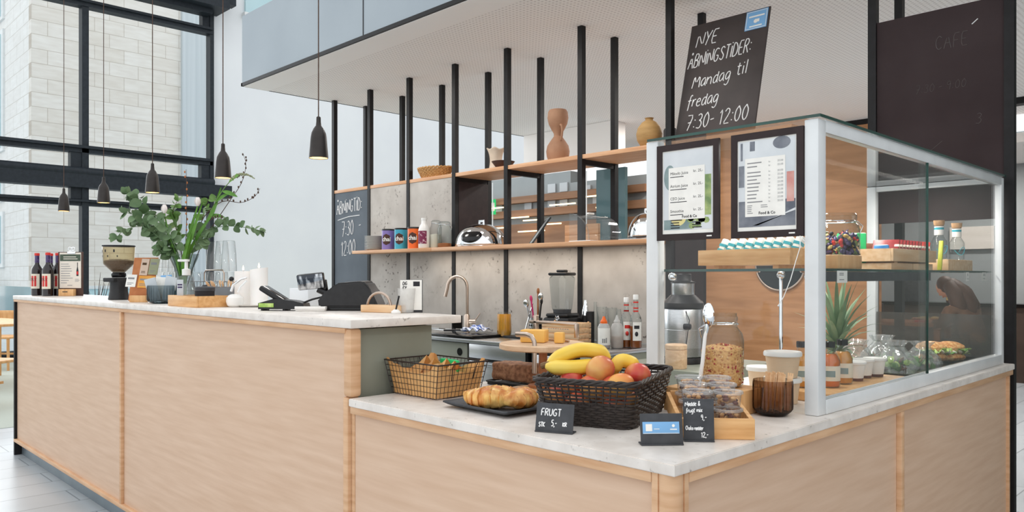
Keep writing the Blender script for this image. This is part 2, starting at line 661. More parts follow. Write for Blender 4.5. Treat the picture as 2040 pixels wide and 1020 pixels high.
mat('facade_stone', (224, 218, 211), 0.85, rgb2=(236, 232, 227), scale=2.2, stretch=(1, 1, 5), detail=8, contrast=(.3, .7))
brick(MATS['facade_stone'], (255, 255, 255), (247, 245, 242), (214, 208, 202), 0.78, 0.39, 0.008, ('Y', 'Z'))
mat('facade_stone_side', (230, 228, 226), 0.85, rgb2=(240, 239, 238), scale=2.2, stretch=(1, 1, 5), detail=8, contrast=(.3, .7))
brick(MATS['facade_stone_side'], (255, 255, 255), (250, 249, 248), (222, 219, 214), 0.78, 0.39, 0.009, ('X', 'Z'))
mat('facade_metal', (190, 198, 203), 0.5, rgb2=(204, 210, 214), scale=1, stretch=(1, 14, .1))
mat('teal_glass', (172, 206, 214), 0.08, rgb2=(190, 218, 224), scale=.6, coat=.3)
mat('mirror_dark', (34, 40, 42), 0.2, rgb2=(40, 47, 49), scale=3, spec=.3)
mat('counter_brown', (66, 54, 47), 0.5, rgb2=(76, 62, 54), scale=4)
mat('dark_glass', (70, 92, 98), 0.06, rgb2=(84, 108, 112), scale=.6)
mat('paper', (240, 238, 232), 0.8, scale=20)
mat('paper_card', (226, 218, 206), 0.8, scale=20)
mat('tub_kraft', (222, 194, 162), 0.7, rgb2=(230, 204, 174), scale=12)
mat('kraft', (216, 160, 98), 0.8, rgb2=(232, 182, 122), scale=6, detail=5, bump=.2)
mat('print_dark', (44, 44, 48), 0.8)
mat('print_grey', (140, 140, 142), 0.8)
mat('blue_card', (124, 176, 222), 0.5, scale=10)
mat('terracotta', (160, 120, 94), 0.75, rgb2=(174, 134, 106), scale=10, detail=5)
mat('ochre_clay', (164, 128, 78), 0.7, rgb2=(184, 148, 96), scale=9, stretch=(1, 1, 4), detail=6)
mat('cream_clay', (212, 196, 176), 0.6, rgb2=(226, 212, 194), scale=14)
mat('dark_clay', (66, 42, 34), 0.5, rgb2=(82, 54, 44), scale=14)
mat('wicker_tan', (176, 128, 74), 0.75, rgb2=(200, 154, 98), scale=60)
mat('wicker_black', (40, 34, 32), 0.5, rgb2=(58, 50, 46), scale=80)
mat('wire_black', (38, 28, 26), 0.4, rgb2=(48, 38, 34), scale=50)
mat('leaf_green', (88, 122, 60), 0.5, rgb2=(112, 148, 78), scale=14, spec=.4)
mat('eucalyptus', (84, 112, 74), 0.55, rgb2=(118, 142, 104), scale=9, spec=.4)
mat('blade_green', (78, 128, 44), 0.45, rgb2=(106, 156, 60), scale=9)
mat('twig', (74, 54, 44), 0.8, rgb2=(92, 70, 58), scale=40)
mat('petal', (240, 228, 222), 0.6, rgb2=(248, 240, 236), scale=20, sss=.2)
mat('wax', (250, 247, 243), 0.45, rgb2=(253, 250, 247), scale=8, sss=.08)
mat('flame', (255, 220, 150), 0.5, emit=(255, 214, 150), strength=14)
mat('lamp_glow', (255, 200, 120), 0.5, emit=(255, 196, 110), strength=3.2)
mat('lamp_shell', (46, 42, 40), 0.38, 0.3, rgb2=(56, 51, 49), scale=20)
mat('apple', (196, 66, 58), 0.3, rgb2=(232, 186, 104), scale=11, stretch=(1, 1, .5), detail=3, contrast=(.40, .74), sss=.05)
mat('mango', (214, 116, 56), 0.35, rgb2=(236, 176, 92), scale=9, detail=2, contrast=(.4, .66))
mat('pear_skin', (226, 186, 70), 0.4, rgb2=(238, 206, 104), scale=9)
mat('banana', (234, 192, 58), 0.4, rgb2=(242, 210, 96), scale=10, stretch=(1, 1, 1), detail=3)
mat('banana_tip', (112, 84, 52), 0.7)
mat('stem_brown', (84, 60, 38), 0.8)
mat('croissant', (198, 116, 44), 0.42, rgb2=(244, 200, 118), scale=30, stretch=(1, 1, .7), detail=6, contrast=(.38, .64), bump=.3, coat=.2)
mat('brownie', (112, 74, 52), 0.8, rgb2=(160, 116, 86), scale=70, detail=5, bump=.8)
mat('cheese', (236, 176, 78), 0.45, rgb2=(244, 196, 108), scale=10, sss=.15)
mat('bun', (204, 132, 68), 0.65, rgb2=(236, 192, 130), scale=90, detail=3, contrast=(.42, .6), bump=.4)
mat('lettuce', (150, 190, 84), 0.5, rgb2=(196, 218, 130), scale=40)
mat('dill', (78, 130, 56), 0.6, rgb2=(104, 152, 76), scale=60)
mat('egg', (242, 238, 228), 0.4, sss=.2)
mat('pineapple_leaf', (104, 134, 98), 0.5, rgb2=(142, 164, 130), scale=20, stretch=(1, 1, .3))
mat('pineapple_skin', (150, 104, 50), 0.6, rgb2=(188, 142, 70), scale=60, kind='voronoi', bump=.6, contrast=(.1, .6))
mat('juice_orange', (232, 112, 44), 0.15, rgb2=(238, 128, 58), scale=8, coat=.8)
mat('juice_amber', (216, 142, 62), 0.15, rgb2=(226, 158, 80), scale=8, coat=.8)
mat('juice_glass', (222, 150, 44), 0.12, rgb2=(234, 168, 66), scale=8, stretch=(12, 12, .2), coat=.8)
mat('syrup', (146, 74, 30), 0.1, rgb2=(168, 92, 40), scale=8, coat=.6)
mat('honey', (176, 116, 40), 0.15, scale=8, coat=.5)
mat('yellow_green', (206, 214, 70), 0.4)
mat('red_wrap', (158, 40, 42), 0.35, rgb2=(128, 30, 34), scale=50)
mat('red_bright', (212, 52, 44), 0.4)
mat('blue_wrap', (52, 128, 196), 0.3, rgb2=(74, 150, 212), scale=30)
mat('teal_wrap', (40, 160, 180), 0.3, rgb2=(60, 180, 196), scale=30)
mat('sweet_purple', (58, 44, 84), 0.2, rgb2=(90, 76, 120), scale=60)
mat('sweet_green', (68, 92, 52), 0.25, rgb2=(150, 160, 90), scale=60)
mat('sweet_gold', (204, 164, 84), 0.25, rgb2=(226, 196, 128), scale=60)
mat('granola', (184, 112, 74), 0.8, rgb2=(226, 176, 116), scale=120, kind='voronoi', bump=.8, contrast=(.1, .5))
mat('granola_pale', (228, 190, 140), 0.8)
mat('granola_red', (170, 62, 66), 0.8)
mat('nut', (190, 138, 84), 0.55, rgb2=(214, 168, 116), scale=60)
mat('nut_dark', (84, 46, 38), 0.5, rgb2=(112, 62, 50), scale=60)
mat('coffee_bean', (52, 30, 18), 0.45, rgb2=(80, 48, 30), scale=160, kind='voronoi', bump=.8, contrast=(.1, .6))
mat('cork', (206, 168, 128), 0.8, rgb2=(186, 144, 104), scale=120)
mat('wine_glass', (22, 12, 14), 0.08, scale=10, coat=.5)
mat('label_cream', (226, 218, 200), 0.7)
mat('wine_red', (200, 36, 34), 0.5)
mat('purple_tin', (132, 114, 178), 0.35, scale=10)
mat('blue_tin', (60, 164, 190), 0.35, scale=10)
mat('orange_tin', (234, 104, 32), 0.35, scale=10)
mat('tin_brown', (74, 40, 28), 0.5)
mat('cloth_blue', (66, 96, 168), 0.9, rgb2=(226, 230, 238), scale=28, stretch=(1, 4, 1), contrast=(.45, .55))
mat('leather', (176, 104, 56), 0.6, rgb2=(190, 120, 70), scale=20)
mat('orange_card', (226, 152, 56), 0.7, rgb2=(236, 176, 92), scale=10)
mat('sage_card', (152, 156, 124), 0.7, rgb2=(166, 168, 138), scale=10)
mat('pink_card', (214, 188, 168), 0.7, rgb2=(226, 204, 186), scale=10)
mat('green_card', (74, 88, 74), 0.7)
mat('bright_green', (40, 190, 108), 0.4)
mat('hair', (52, 30, 20), 0.6, rgb2=(84, 50, 32), scale=60, stretch=(6, 6, 1))
mat('skin', (206, 156, 128), 0.5, sss=.15)
mat('blouse', (112, 80, 60), 0.8, rgb2=(92, 64, 48), scale=14)
mat('dark_cloth', (38, 32, 32), 0.85, rgb2=(50, 42, 42), scale=14)
mat('ply_chair', (206, 152, 96), 0.5, rgb2=(220, 172, 118), scale=6, stretch=(6, 6, 1))
mat('warm_tube', (255, 226, 180), 0.5, emit=(255, 222, 170), strength=2.2)
mat('exit_green', (30, 170, 96), 0.5, emit=(40, 180, 104), strength=.5)
mat('balcony_wood', (128, 92, 66), 0.6, rgb2=(148, 110, 82), scale=2, stretch=(.5, 1, 9))
mat('grey_wall', (112, 118, 114), 0.7, rgb2=(120, 126, 122), scale=1)
mat('far_facade', (150, 156, 158), 0.7, rgb2=(164, 170, 172), scale=1)
glass_mat('pane', (253, 254, 254), 0.0, 1.36)
glass_mat('window_pane', (252, 254, 254), 0.0, 1.03)
glass_mat('tumbler_glass', (253, 254, 254), 0.02, 1.7, edge=.3, edge_rgb=(206, 212, 214), body=.03)
glass_mat('vase_glass', (246, 250, 249), 0.02, 1.45, edge=.5, edge_rgb=(112, 130, 126))
glass_mat('clear_glass', (248, 251, 251), 0.03, 1.40, edge=.25, edge_rgb=(192, 200, 201))
glass_mat('acrylic', (244, 247, 247), 0.03, 1.45, edge=.4, edge_rgb=(190, 196, 198), body=.04)
glass_mat('plastic_clear', (252, 253, 254), 0.12, 1.35, edge=.25, edge_rgb=(214, 218, 222), body=.05)
glass_mat('plastic_rim', (250, 252, 253), 0.1, 1.4, edge=.3, edge_rgb=(225, 228, 230), body=.22, body_rgb=(250, 250, 250))
mat('frame_dark', (44, 33, 34), 0.4, rgb2=(52, 40, 40), scale=20, spec=.3)
glass_mat('plastic_milky', (240, 240, 240), 0.2, 1.35, edge=.3, edge_rgb=(190, 190, 190), body=.45, body_rgb=(240, 240, 238))
glass_mat('film', (250, 252, 252), 0.10, 1.9, edge=.3, edge_rgb=(200, 206, 206), body=.14)
glass_mat('smoked', (196, 172, 150), 0.04, 1.5, edge=.35, edge_rgb=(58, 46, 40))
glass_mat('grey_ribbed', (168, 180, 184), 0.05, 1.5, edge=.35, edge_rgb=(52, 62, 68))
glass_mat('hopper', (246, 236, 212), 0.05, 1.4, edge=.3, edge_rgb=(196, 176, 140), body=.07, body_rgb=(246, 232, 200))
glass_mat('smoke_panel', (214, 213, 211), 0.05, 1.4, body=.22, body_rgb=(120, 116, 112))
mat('glass_edge', (12, 58, 50), 0.1, rgb2=(18, 74, 64), scale=10, coat=.5)

# ================================================================ the setting
m = M()
m.box(-13.2, -7, -0.06, 14.2, 40, 0)
struct(m.build('floor', 'floor_tile'))
m = M()
m.box(-13.0, -7, 0.0, -6.81, 12, 0.004)
struct(m.build('floor_carpet', 'carpet'))
m = M()
m.box(-60, -25, -0.12, -13.2, 40, -0.02)
struct(m.build('ground', 'facade_metal'))

# glazed end of the hall: mullions and transoms of dark steel
win = thing('window_1', 'tall dark steel glazing at the end of the hall', 'window', (-13, 0, 0))
struct(win, 'tall dark steel glazing at the end of the hall')
for y0, y1 in ((-6.9, -6.75), (-3.9, -3.8), (-0.7, -0.6), (2.46, 2.56), (4.55, 4.62)):
    m = M()
    m.box(-0.06, y0, 0, 0.12, y1, 8.5)
    m.build('mullion', 'window_steel', win)
for z0, z1, x1 in ((0, 0.14, 0.1), (2.43, 2.53, 0.1), (3.28, 3.40, 0.12), (5.64, 5.75, 0.14)):
    m = M()
    m.box(-0.05, -6.8, z0, x1, 4.6, z1)
    m.box(0.0, -6.8, z0 + (z1 - z0) * 0.55, x1 + 0.05, 4.58, z1 - 0.01)
    m.build('transom', 'window_steel', win)
m = M()
m.box(-0.05, -6.8, 2.71, 0.2, 4.92, 2.93)
m.tube([(0.14, -6.8, 2.965), (0.14, 4.6, 2.965)], 0.075, 14)
m.build('transom', 'window_steel', win)
m = M()
m.box(-0.1, -6.8, 6.02, 0.55, 4.72, 6.62)
m.box(0.1, -6.8, 5.93, 0.35, 4.5, 6.02)
m.box(0.3, 4.72, 6.12, 0.5, 4.86, 6.5)
m.build('header_beam', 'window_steel', win)
for y0, y1 in ((2.3, 2.46), (4.40, 4.55)):
    m = M()
    m.box(-0.05, y0, 2.5, 0.1, y1, 3.3)
    m.box(-0.05, y0 + 0.02, 5.7, 0.1, y1, 6.0)
    m.build('bracket_plate', 'window_steel', win)
m = M()
m.box(-0.012, -6.8, 0.1, 0.0, 4.6, 6.1)
m.build('pane', 'window_pane', win)

m = M()
m.box(-13.25, 4.62, 0, -13.0, 12.9, 9)
struct(m.build('wall_left', 'white_paint'))
w3 = M()
w3.box(-13.0, 5.25, 6.18, -12.95, 6.6, 8.2)
w3 = struct(w3.build('window_3', 'teal_glass'))
m = M()
m.box(0, 5.2, 6.1, 0.12, 6.65, 6.2)
m.box(0, 5.86, 6.2, 0.08, 5.94, 8.2)
o = m.build('window_frame', 'alu_white', w3, loc=(-13, 0, 0))

# upper floor slab: grey parapet face above a perforated soffit
m = M()
m.box(-5.78, 1.8, 3.02, 6, 2.0, 3.62)
m.box(-5.78, 2.0, 3.06, -5.6, 8.2, 3.62)
fa = struct(m.build('wall_parapet', 'fascia_grey'))
m = M()
m.box(-3.852, 1.797, 3.02, -3.842, 1.802, 3.62)
m.box(-0.3, 1.797, 3.02, -0.29, 1.802, 3.62)
struct(m.build('trim_1', 'print_dark'))
m = M()
m.box(-5.785, 1.794, 2.992, 6, 1.81, 3.02)
m.box(-5.79, 1.794, 2.992, -5.765, 8.2, 3.02)
struct(m.build('trim_2', 'black_steel'))
m = M()
m.box(-5.77, 1.81, 2.992, 6, 8.2, 3.06)
struct(m.build('ceiling', 'perforated'))
m = M()
m.box(-5.77, 1.81, 2.988, 6, 2.05, 2.992)
struct(m.build('trim_3', 'soffit'))
m = M()
m.box(-5.75, 5.36, 2.6, -4.4, 5.6, 2.99)
struct(m.build('ceiling_beam', 'soffit'))

# oak wall and room beyond the passage
m = M()
m.box(-4.93, 7.25, 0, -2.32, 7.4, 2.93)
struct(m.build('wall_back', 'oak_wall'))
m = M()
m.box(-4.93, 7.27, 2.93, 1.5, 7.4, 2.992)
struct(m.build('trim_4', 'black_steel'))
m = M()
m.box(-4.0, 10.0, 0, 2.0, 10.15, 3.1)
struct(m.build('wall_kitchen', 'far_facade'))
m = M()
m.box(0.0, 2.86, 0, 3.0, 3.0, 2.99)
struct(m.build('wall_right', 'grey_wall'))
m = M()
m.box(-6.0, 8.2, 2.7, 3, 10.2, 2.8)
struct(m.build('ceiling_kitchen', 'soffit'))
m = M()
m.box(-2.39, 9.93, 1.64, -1.88, 10.0, 1.93)
struct(m.build('window_2', 'facade_stone'))
# unseen oak wall on the visitors' side, added for the case glass to reflect
m = M()
m.box(14.0, -4, 0, 14.2, 40, 3.6)
struct(m.build('unseen_wall', 'oak_wall'))

# gallery front across the hall, seen between the posts
gal = thing('gallery_front', 'far gallery of brown timber bands and windows seen between black posts', 'gallery', (-6.5, 6.5, 0.12))
struct(gal, 'far gallery of brown timber bands and windows seen between black posts')
m = M()
m.box(-1.9, 0.0, -0.11, 1.8, 0.2, 2.28)
m.box(-1.9, 0.0, 2.28, 0.5, 0.2, 2.58)
m.prism([(0.5, 0.0), (1.8, 0.0), (1.8, 0.2), (0.5, 0.2)], 2.28, 2.42)
m.build('wall_face', 'far_facade', gal)
for z0, z1 in ((2.2, 2.29), (2.0, 2.1), (1.5, 1.9)):
    m = M()
    m.box(-1.9, -0.12, z0, 1.8, 0.0, z1)
    m.build('timber_band', 'balcony_wood', gal)
for x, z0, z1 in ((-0.95, 2.1, 2.2), (-0.35, 2.1, 2.2), (0.1, 2.1, 2.2), (0.32, 2.1, 2.2), (0.1, 2.31, 2.43), (0.32, 2.31, 2.43), (0.72, 2.3, 2.36), (1.15, 2.1, 2.2), (0.9, 2.1, 2.2)):
    m = M()
    m.box(x, -0.02, z0, x + 0.14, 0.0, z1)
    m.build('window', 'facade_metal', gal)
for x, z, l in ((-1.1, 2.14, .5), (-0.5, 1.98, .4), (-0.2, 1.93, .3), (0.3, 2.11, .45), (0.9, 2.18, .4), (1.1, 2.03, .4), (-0.9, 1.85, .3), (-0.3, 1.78, .5), (0.2, 1.86, .3)):
    m = M()
    m.box(x, -0.2, z, x + l, -0.18, z + 0.016)
    m.build('light_tube', 'warm_tube', gal)
m = M()
m.box(1.15, -0.25, 0, 1.6, -0.2, 2.5)
m.build('dark_glass_panel', 'dark_glass', gal)
for x in (-0.72, 0.22, 1.02):
    m = M()
    m.box(x, -0.3, 1.4, x + 0.012, -0.29, 2.5)
    m.build('glass_joint', 'alu_white', gal)

# stone building outside
bl = thing('stone_building', 'pale stone clad building standing outside behind the tall window', 'building', (-23, 4.02, 0))
m = M()
m.box(-0.25, 0, 1.0, 0, 3.96, 18)
m.build('front_wall', 'facade_stone', bl)
m = M()
m.box(-9, 0, 1.0, -0.25, 0.25, 18)
m.build('side_wall', 'facade_stone_side', bl)
m = M()
m.box(-8, 0.4, 0, -0.3, 3.9, 1.0)
m.box(0.02, 0, 0, 0.06, 3.96, 0.98)
m.build('ground_floor_glazing', 'teal_glass', bl)
m = M()
for y in (0.0, .55, 1.1, 1.65, 2.2, 2.75, 3.3, 3.88):
    m.box(0.03, y, 0, 0.09, y + 0.07, 1.0)
m.box(0.0, 0, 0.93, 0.1, 3.96, 1.02)
m.build('glazing_frame', 'alu_white', bl)
for z0, z1 in ((1.55, 3.2), (3.5, 4.4), (5.0, 8.6), (8.9, 12.5)):
    m = M()
    m.box(-6.5, -0.06, z0, -3.0, 0.0, z1)
    f = m.build('window', 'alu_white', bl)
    m = M()
    m.box(-6.3, -0.09, z0 + 0.12, -3.25, -0.06, z1 - 0.12)
    m.build('glass', 'teal_glass', f)
m = M()
m.box(-0.3, 3.96, 0, 0.12, 5.6, 18)
m.build('metal_cladding', 'facade_metal', bl)
m = M()
m.box(-9, -0.5, 0.0, -2.4, -0.4, 1.0)
m.build('porch_glazing', 'teal_glass', bl)
m = M()
sh = thing('bare_shrub', 'leafless shrub growing outside the window behind the coffee grinder', 'shrub', (-15.2, 3.35, 0))
for k in range(26):
    a, l = random.uniform(0, 6.28), random.uniform(.5, 1.0)
    t = random.uniform(.3, 1.1)
    pts = [(0, 0, 0)]
    for q in (.35, .7, 1.0):
        pts.append((math.cos(a) * l * t * q + random.uniform(-.06, .06), math.sin(a) * l * t * q * .9, 0.35 + q * (1.25 - .35 * t) * l))
    m.tube(pts, [.014, .010, .007, .003], 5)
m.build('branches', 'twig', sh)

# ================================================================ counters
TX0, TX1, TH = -5.63, -1.205, 1.149
body = thing('tall_counter', 'tall pale oak fronted bar counter on grey metal plinth', 'counter', (0, 0, 0))
for x0, x1 in ((-5.60, -3.385), (-3.355, -1.262)):
    m = M()
    m.box(x0, 0.022, 0.115, x1, 0.04, 1.108)
    m.build('front_panel', 'oak_front', body)
m = M()
m.box(-5.63, 0.004, 1.104, -1.245, 0.04, 1.121, 0.002)
m.build('top_rail', 'oak_edge', body)
m = M()
m.box(-5.63, 0.004, 0.094, -1.245, 0.04, 0.117, 0.003)
m.build('bottom_rail', 'oak_edge', body)
m = M()
m.box(-3.383, 0.006, 0.117, -3.357, 0.04, 1.104, 0.003)
m.build('joint_strip', 'oak_edge', body)
m = M()
m.box(-1.262, 0.006, 0.9, -1.215, 0.05, 1.121, 0.012)
m.box(-1.262, 0.006, 0.1, -1.232, 0.05, 0.9, 0.006)
m.build('corner_post', 'oak_edge', body)
m = M()
m.box(-5.63, 0.005, 0.0, -5.602, 0.46, 1.104)
m.build('end_plate', 'black_steel', body)
m = M()
m.box(-5.60, 0.05, 0.0, -1.25, 0.07, 0.1)
m.build('plinth', 'kick_metal', body)
m = M()
m.box(-5.60, 0.045, 0.1, -1.256, 0.36, 1.115)
m.box(-1.25, 0.05, 0.0, -1.2499, 0.36, 1.115)
m.build('end_panel', 'green_panel', body)
m = M()
m.box(TX0, 0.0, 1.1215, TX1, 0.46, TH, 0.003)
tag(m.build('stone_worktop', 'stone_top'), 'grey speckled stone slab on top of the tall oak bar counter', 'worktop')
m = M()
m.box(-1.255, 0.4605, 1.10, -1.206, 0.466, 1.147)
o = m.build('edge_profile', 'black_steel', body)

lo = thing('low_counter', 'low oak fronted corner counter beneath the glass display case', 'counter', (0, 0, 0))
m = M()
m.box(-1.212, 0.022, 0.03, -0.06, 0.04, 0.86)
m.build('front_panel', 'oak_front', lo)
for y0, y1 in ((0.07, 1.29), (1.322, 2.60)):
    m = M()
    m.box(-0.04, y0, 0.03, -0.022, y1, 0.86)
    m.build('front_panel', 'oak_front', lo)
m = M()
m.box(-1.215, 0.004, 0.852, -0.062, 0.04, 0.8745, 0.002)
m.box(-0.04, 0.062, 0.852, -0.004, 2.64, 0.8745, 0.002)
m.build('top_rail', 'oak_edge', lo)
m = M()
m.box(-0.0375, 1.292, 0.03, -0.006, 1.320, 0.852, 0.003)
m.build('joint_strip', 'oak_edge', lo)
m = M()
m.box(-1.23, 0.02, 0.118, -1.2125, 0.04, 0.852)
m.build('joint_strip', 'oak_edge', lo)
m = M()
m.box(-0.036, 2.6, 0.03, -0.010, 2.612, 0.852)
m.build('joint_strip', 'oak_edge', lo)
m = M()
m.lathe([(0.026, 0.0), (0.026, 0.8745)], -0.030, 0.030, 0, 32)
m.box(-0.061, 0.006, 0.0, -0.046, 0.04, 0.8745)
m.box(-0.04, 0.046, 0.0, -0.006, 0.061, 0.8745)
m.build('corner_post', 'oak_edge', lo)
m = M()
m.box(-1.21, 0.045, 0.0, -0.06, 0.7, 0.86)
m.box(-0.55, 0.7, 0.0, -0.045, 2.6, 0.86)
m.build('carcass', 'green_panel', lo)
m = M()
m.prism([(-1.215, 0), (0, 0), (0, 2.645), (-0.6, 2.645), (-0.6, 0.75), (-1.215, 0.75)], 0.875, 0.9)
bmesh.ops.bevel(m.bm, geom=[e for e in m.bm.edges if abs(e.verts[0].co.z - e.verts[1].co.z) < .01], offset=.002, segments=2, affect='EDGES')
tag(m.build('stone_worktop', 'stone_top'), 'grey speckled L-shaped stone slab on top of the low corner counter', 'worktop')

# steel worktop and units along the back
wt = M()
wt.box(-4.9, 2.13, 0.835, -1.86, 2.675, 0.86, 0.003)
tag(wt.build('steel_worktop', 'steel'), 'brushed steel worktop running below the concrete back panels', 'worktop')
uc = thing('sink_cabinet', 'grey green cabinet under the sink with round finger hole', 'cabinet', (-3.9, 2.16, 0))
m = M()
m.box(-1.0, 0.02, 0.08, 0.77, 0.5, 0.834)
m.build('body', 'green_panel', uc)
for x0, x1, hx in ((-0.99, -0.06, None), (-0.055, 0.375, None), (0.381, 0.775, 0.70)):
    m = M()
    m.box(x0, 0.0, 0.1, x1, 0.018, 0.828, 0.002)
    d = m.build('door', 'green_panel', uc)
    if hx:
        m = M()
        m.place((hx, -0.001, 0.765), (PI / 2, 0, 0))
        m.lathe([(0.026, 0), (0.026, 0.004)], n=28)
        m.build('finger_hole', 'gloss_black', d)
uf = thing('dishwasher', 'steel undercounter dishwasher beside the sink cabinet', 'dishwasher', (-3.1, 2.15, 0))
m = M()
m.box(0.0, 0.02, 0.05, 0.55, 0.48, 0.834)
m.build('body', 'black_plastic', uf)
m = M()
m.box(0.005, 0.0, 0.06, 0.545, 0.02, 0.715, 0.004)
d = m.build('door', 'steel', uf)
m = M()
m.box(0.02, -0.03, 0.69, 0.50, 0.0, 0.712, 0.006)
m.build('handle', 'steel', d)
m = M()
m.box(0.005, 0.0, 0.735, 0.545, 0.02, 0.83, 0.003)
m.build('control_panel', 'steel', uf)
uk = thing('drinks_fridge', 'small black rimmed fridge under steel worktop behind the cake stand', 'fridge', (-2.52, 2.15, 0))
m = M()
m.box(0.0, 0.02, 0.05, 0.40, 0.48, 0.834)
m.build('body', 'black_plastic', uk)
m = M()
m.box(0.06, 0.0, 0.06, 0.36, 0.02, 0.8, 0.02)
m.build('door', 'steel', uk)
m = M()
for k in range(7):
    m.box(0.19 + k * 0.018, -0.004, 0.72, 0.198 + k * 0.018, 0.0, 0.8)
m.build('vent', 'gloss_black', uk)
ug = thing('end_cabinet', 'grey green end cabinet closing the steel worktop', 'cabinet', (-2.1, 2.15, 0))
m = M()
m.box(0, 0, 0.05, 0.235, 0.52, 0.834, 0.002)
m.build('body', 'green_panel', ug)
m = M()
m.box(0.01, -0.012, 0.06, 0.2, 0.0, 0.82, 0.002)
m.build('door', 'green_panel', ug)
m = M()
m.box(-1.5, 1.65, 0.0, -0.95, 2.3, 0.86, 0.004)
tag(m.build('juicer_cabinet', 'green_panel'), 'low grey green cabinet carrying the steel juicer behind the case', 'cabinet')

# ================================================================ black post frame with shelves and panels
PX = (-5.70, -5.09, -4.497, -3.89, -3.285, -2.558, -1.843, -0.627, -0.030)
fr = thing('post_frame', 'black steel post frame carrying oak shelves and concrete back panels', 'shelving', (0, 2.70, 0))
for x in PX:
    for y in (0.0, 0.36):
        m = M()
        m.box(x - 0.02, y - 0.02, 0, x + 0.02, y + 0.02, 2.992)
        m.build('post', 'black_steel', fr)
for a, b in zip(PX[:6], PX[1:7]):
    m = M()
    m.box(a + 0.02, -0.016, 2.086, b - 0.02, 0.37, 2.115, 0.001)
    m.build('upper_shelf', 'oak_shelf', fr)
m = M()
m.box(-1.823, -0.016, 2.086, -1.05, 0.37, 2.115, 0.001)
m.build('upper_shelf', 'oak_shelf', fr)
for x in PX[:7]:
    m = M()
    m.box(x - 0.015, 0.02, 2.05, x + 0.015, 0.34, 2.086)
    m.build('cross_bar', 'black_steel', fr)
for x0, x1, y1 in ((-5.085, -3.95, -0.008), (-3.948, -1.865, 0.34)):
    m = M()
    m.box(x0, -0.2, 1.487, x1, -0.022, 1.515, 0.002)
    if y1 > 0:
        a = x0
        for px in (-3.89, -3.285, -2.558):
            m.box(a, -0.022, 1.487, px - 0.021, y1, 1.515)
            a = px + 0.021
        m.box(a, -0.022, 1.487, x1, y1, 1.515)
    m.build('lower_shelf', 'oak_shelf', fr)
for k, (a, b) in enumerate(zip(PX[:6], PX[1:7])):
    if k == 0:
        continue
    m = M()
    m.box(a + 0.008, -0.012, 0.862, b - 0.008, 0.01, 1.486 if k > 2 else 2.085)
    m.place((0, 0, 0))
    m.build('concrete_panel', 'concrete', fr)
m = M()
m.box(-3.875, 0.02, 1.515, -3.868, 0.34, 2.05)
m.build('side_panel', 'frame_dark', fr)
m = M()
m.box(-1.825, 0.02, 0.0, -1.818, 0.34, 2.05)
m.build('side_panel', 'frame_dark', fr)
cb = thing('chalkboard', 'slim grey chalkboard with opening hours beside the concrete panels', 'chalkboard', (-5.69, 2.69, 0.86))
m = M()
m.box(0.0, 0.0, 0, 0.592, 0.015, 1.225)
m.build('board', 'chalkboard_grey', cb)
m = M()
hand(m, 'ÅBNİNGTİD:', 0.05, 1.02, 0.12, 0.0040, .02, 2.0, 0.06, off=-0.002, sx=.585)
m.tube([(0.07, -0.002, 0.965), (0.25, -0.002, 0.99), (0.44, -0.002, 0.995)], .004, 4)
hand(m, '7:30', 0.14, 0.805, 0.14, 0.004, .05, 1.2, 0.08, off=-0.002, sx=.72)
hand(m, '-', 0.43, 0.855, 0.1, 0.004, off=-0.002, sx=.8)
hand(m, '12:00', 0.13, 0.62, 0.14, 0.004, .05, 1.2, 0.08, off=-0.002, sx=.72)
m.build('lettering', 'chalk', cb)

bb = thing('chalkboard', 'large dark chalkboard above the glass case with faint CAFÉ lettering', 'chalkboard', (-0.606, 2.69, 1.55))
m = M()
m.box(0, 0, 0, 0.556, 0.02, 1.008)
m.build('board', 'chalkboard', bb)
m = M()
hand(m, 'CAFE', 0.27, 0.815, 0.065, 0.0016, .05, 2, 0.0, off=-0.0005, sx=.8)
hand(m, '3', 0.44, 0.44, 0.05, 0.0012, off=-0.0005)
hand(m, '7:30 - 9:00', 0.18, 0.62, 0.04, 0.0008, off=-0.0003)
m.tube([(0.2, -.0005, .36), (.25, -.0005, .34), (.3, -.0005, .38)], .001, 4)
m.build('lettering', 'chalk_faint', bb)
m = M()
m.tube([(0.425, -.001, .905), (.45, -.001, .925)], .0022, 4)
m.build('accent_mark', 'chalk', bb)

sg = thing('chalk_sign', 'leaning dark chalk sign with new opening hours on upper shelf', 'sign', (-1.835, 2.735, 2.1165), rot=(-0.252, 0, 0))
m = M()
m.box(0, 0, 0, 0.535, 0.012, 0.785, 0.002)
m.build('board', 'sign_board', sg)
m = M()
hand(m, 'NYE', 0.055, 0.625, 0.092, 0.0035, .16, 1.6, 0.05, off=-0.0015, sx=.82)
hand(m, 'ÅBNİNGSTİDER:', 0.018, 0.485, 0.090, 0.0034, .12, 1.75, 0.07, off=-0.0015, sx=.60)
hand(m, 'Mandag', 0.07, 0.345, 0.085, 0.0034, .12, 1.3, 0.06, off=-0.0015, sx=.84)
hand(m, 'til', 0.37, 0.375, 0.085, 0.0034, .08, 1.4, 0.06, off=-0.0015, sx=.84)
hand(m, 'fredag', 0.055, 0.215, 0.085, 0.0034, .12, 1.1, 0.04, off=-0.0015, sx=.84)
hand(m, '7:30- 12:00', 0.07, 0.065, 0.098, 0.0034, .10, 1.5, 0.03, off=-0.0015, sx=.76)
m.build('lettering', 'chalk', sg)
m = M()
m.box(0.385, -0.0025, 0.655, 0.525, 0.0, 0.778)
st = m.build('sticker', 'blue_card', sg)
m = M()
for a in ((.39, .66, .52, .663), (.39, .77, .52, .773), (.39, .66, .393, .773), (.517, .66, .52, .773)):
    rect(m, *a, -.003)
rect(m, .405, .735, .505, .745, -.003)
rect(m, .415, .672, .495, .680, -.003)
disc(m, .452, .708, .014, -.003, 7)
m.box(.455, -.0032, .70, .475, -.003, .72)
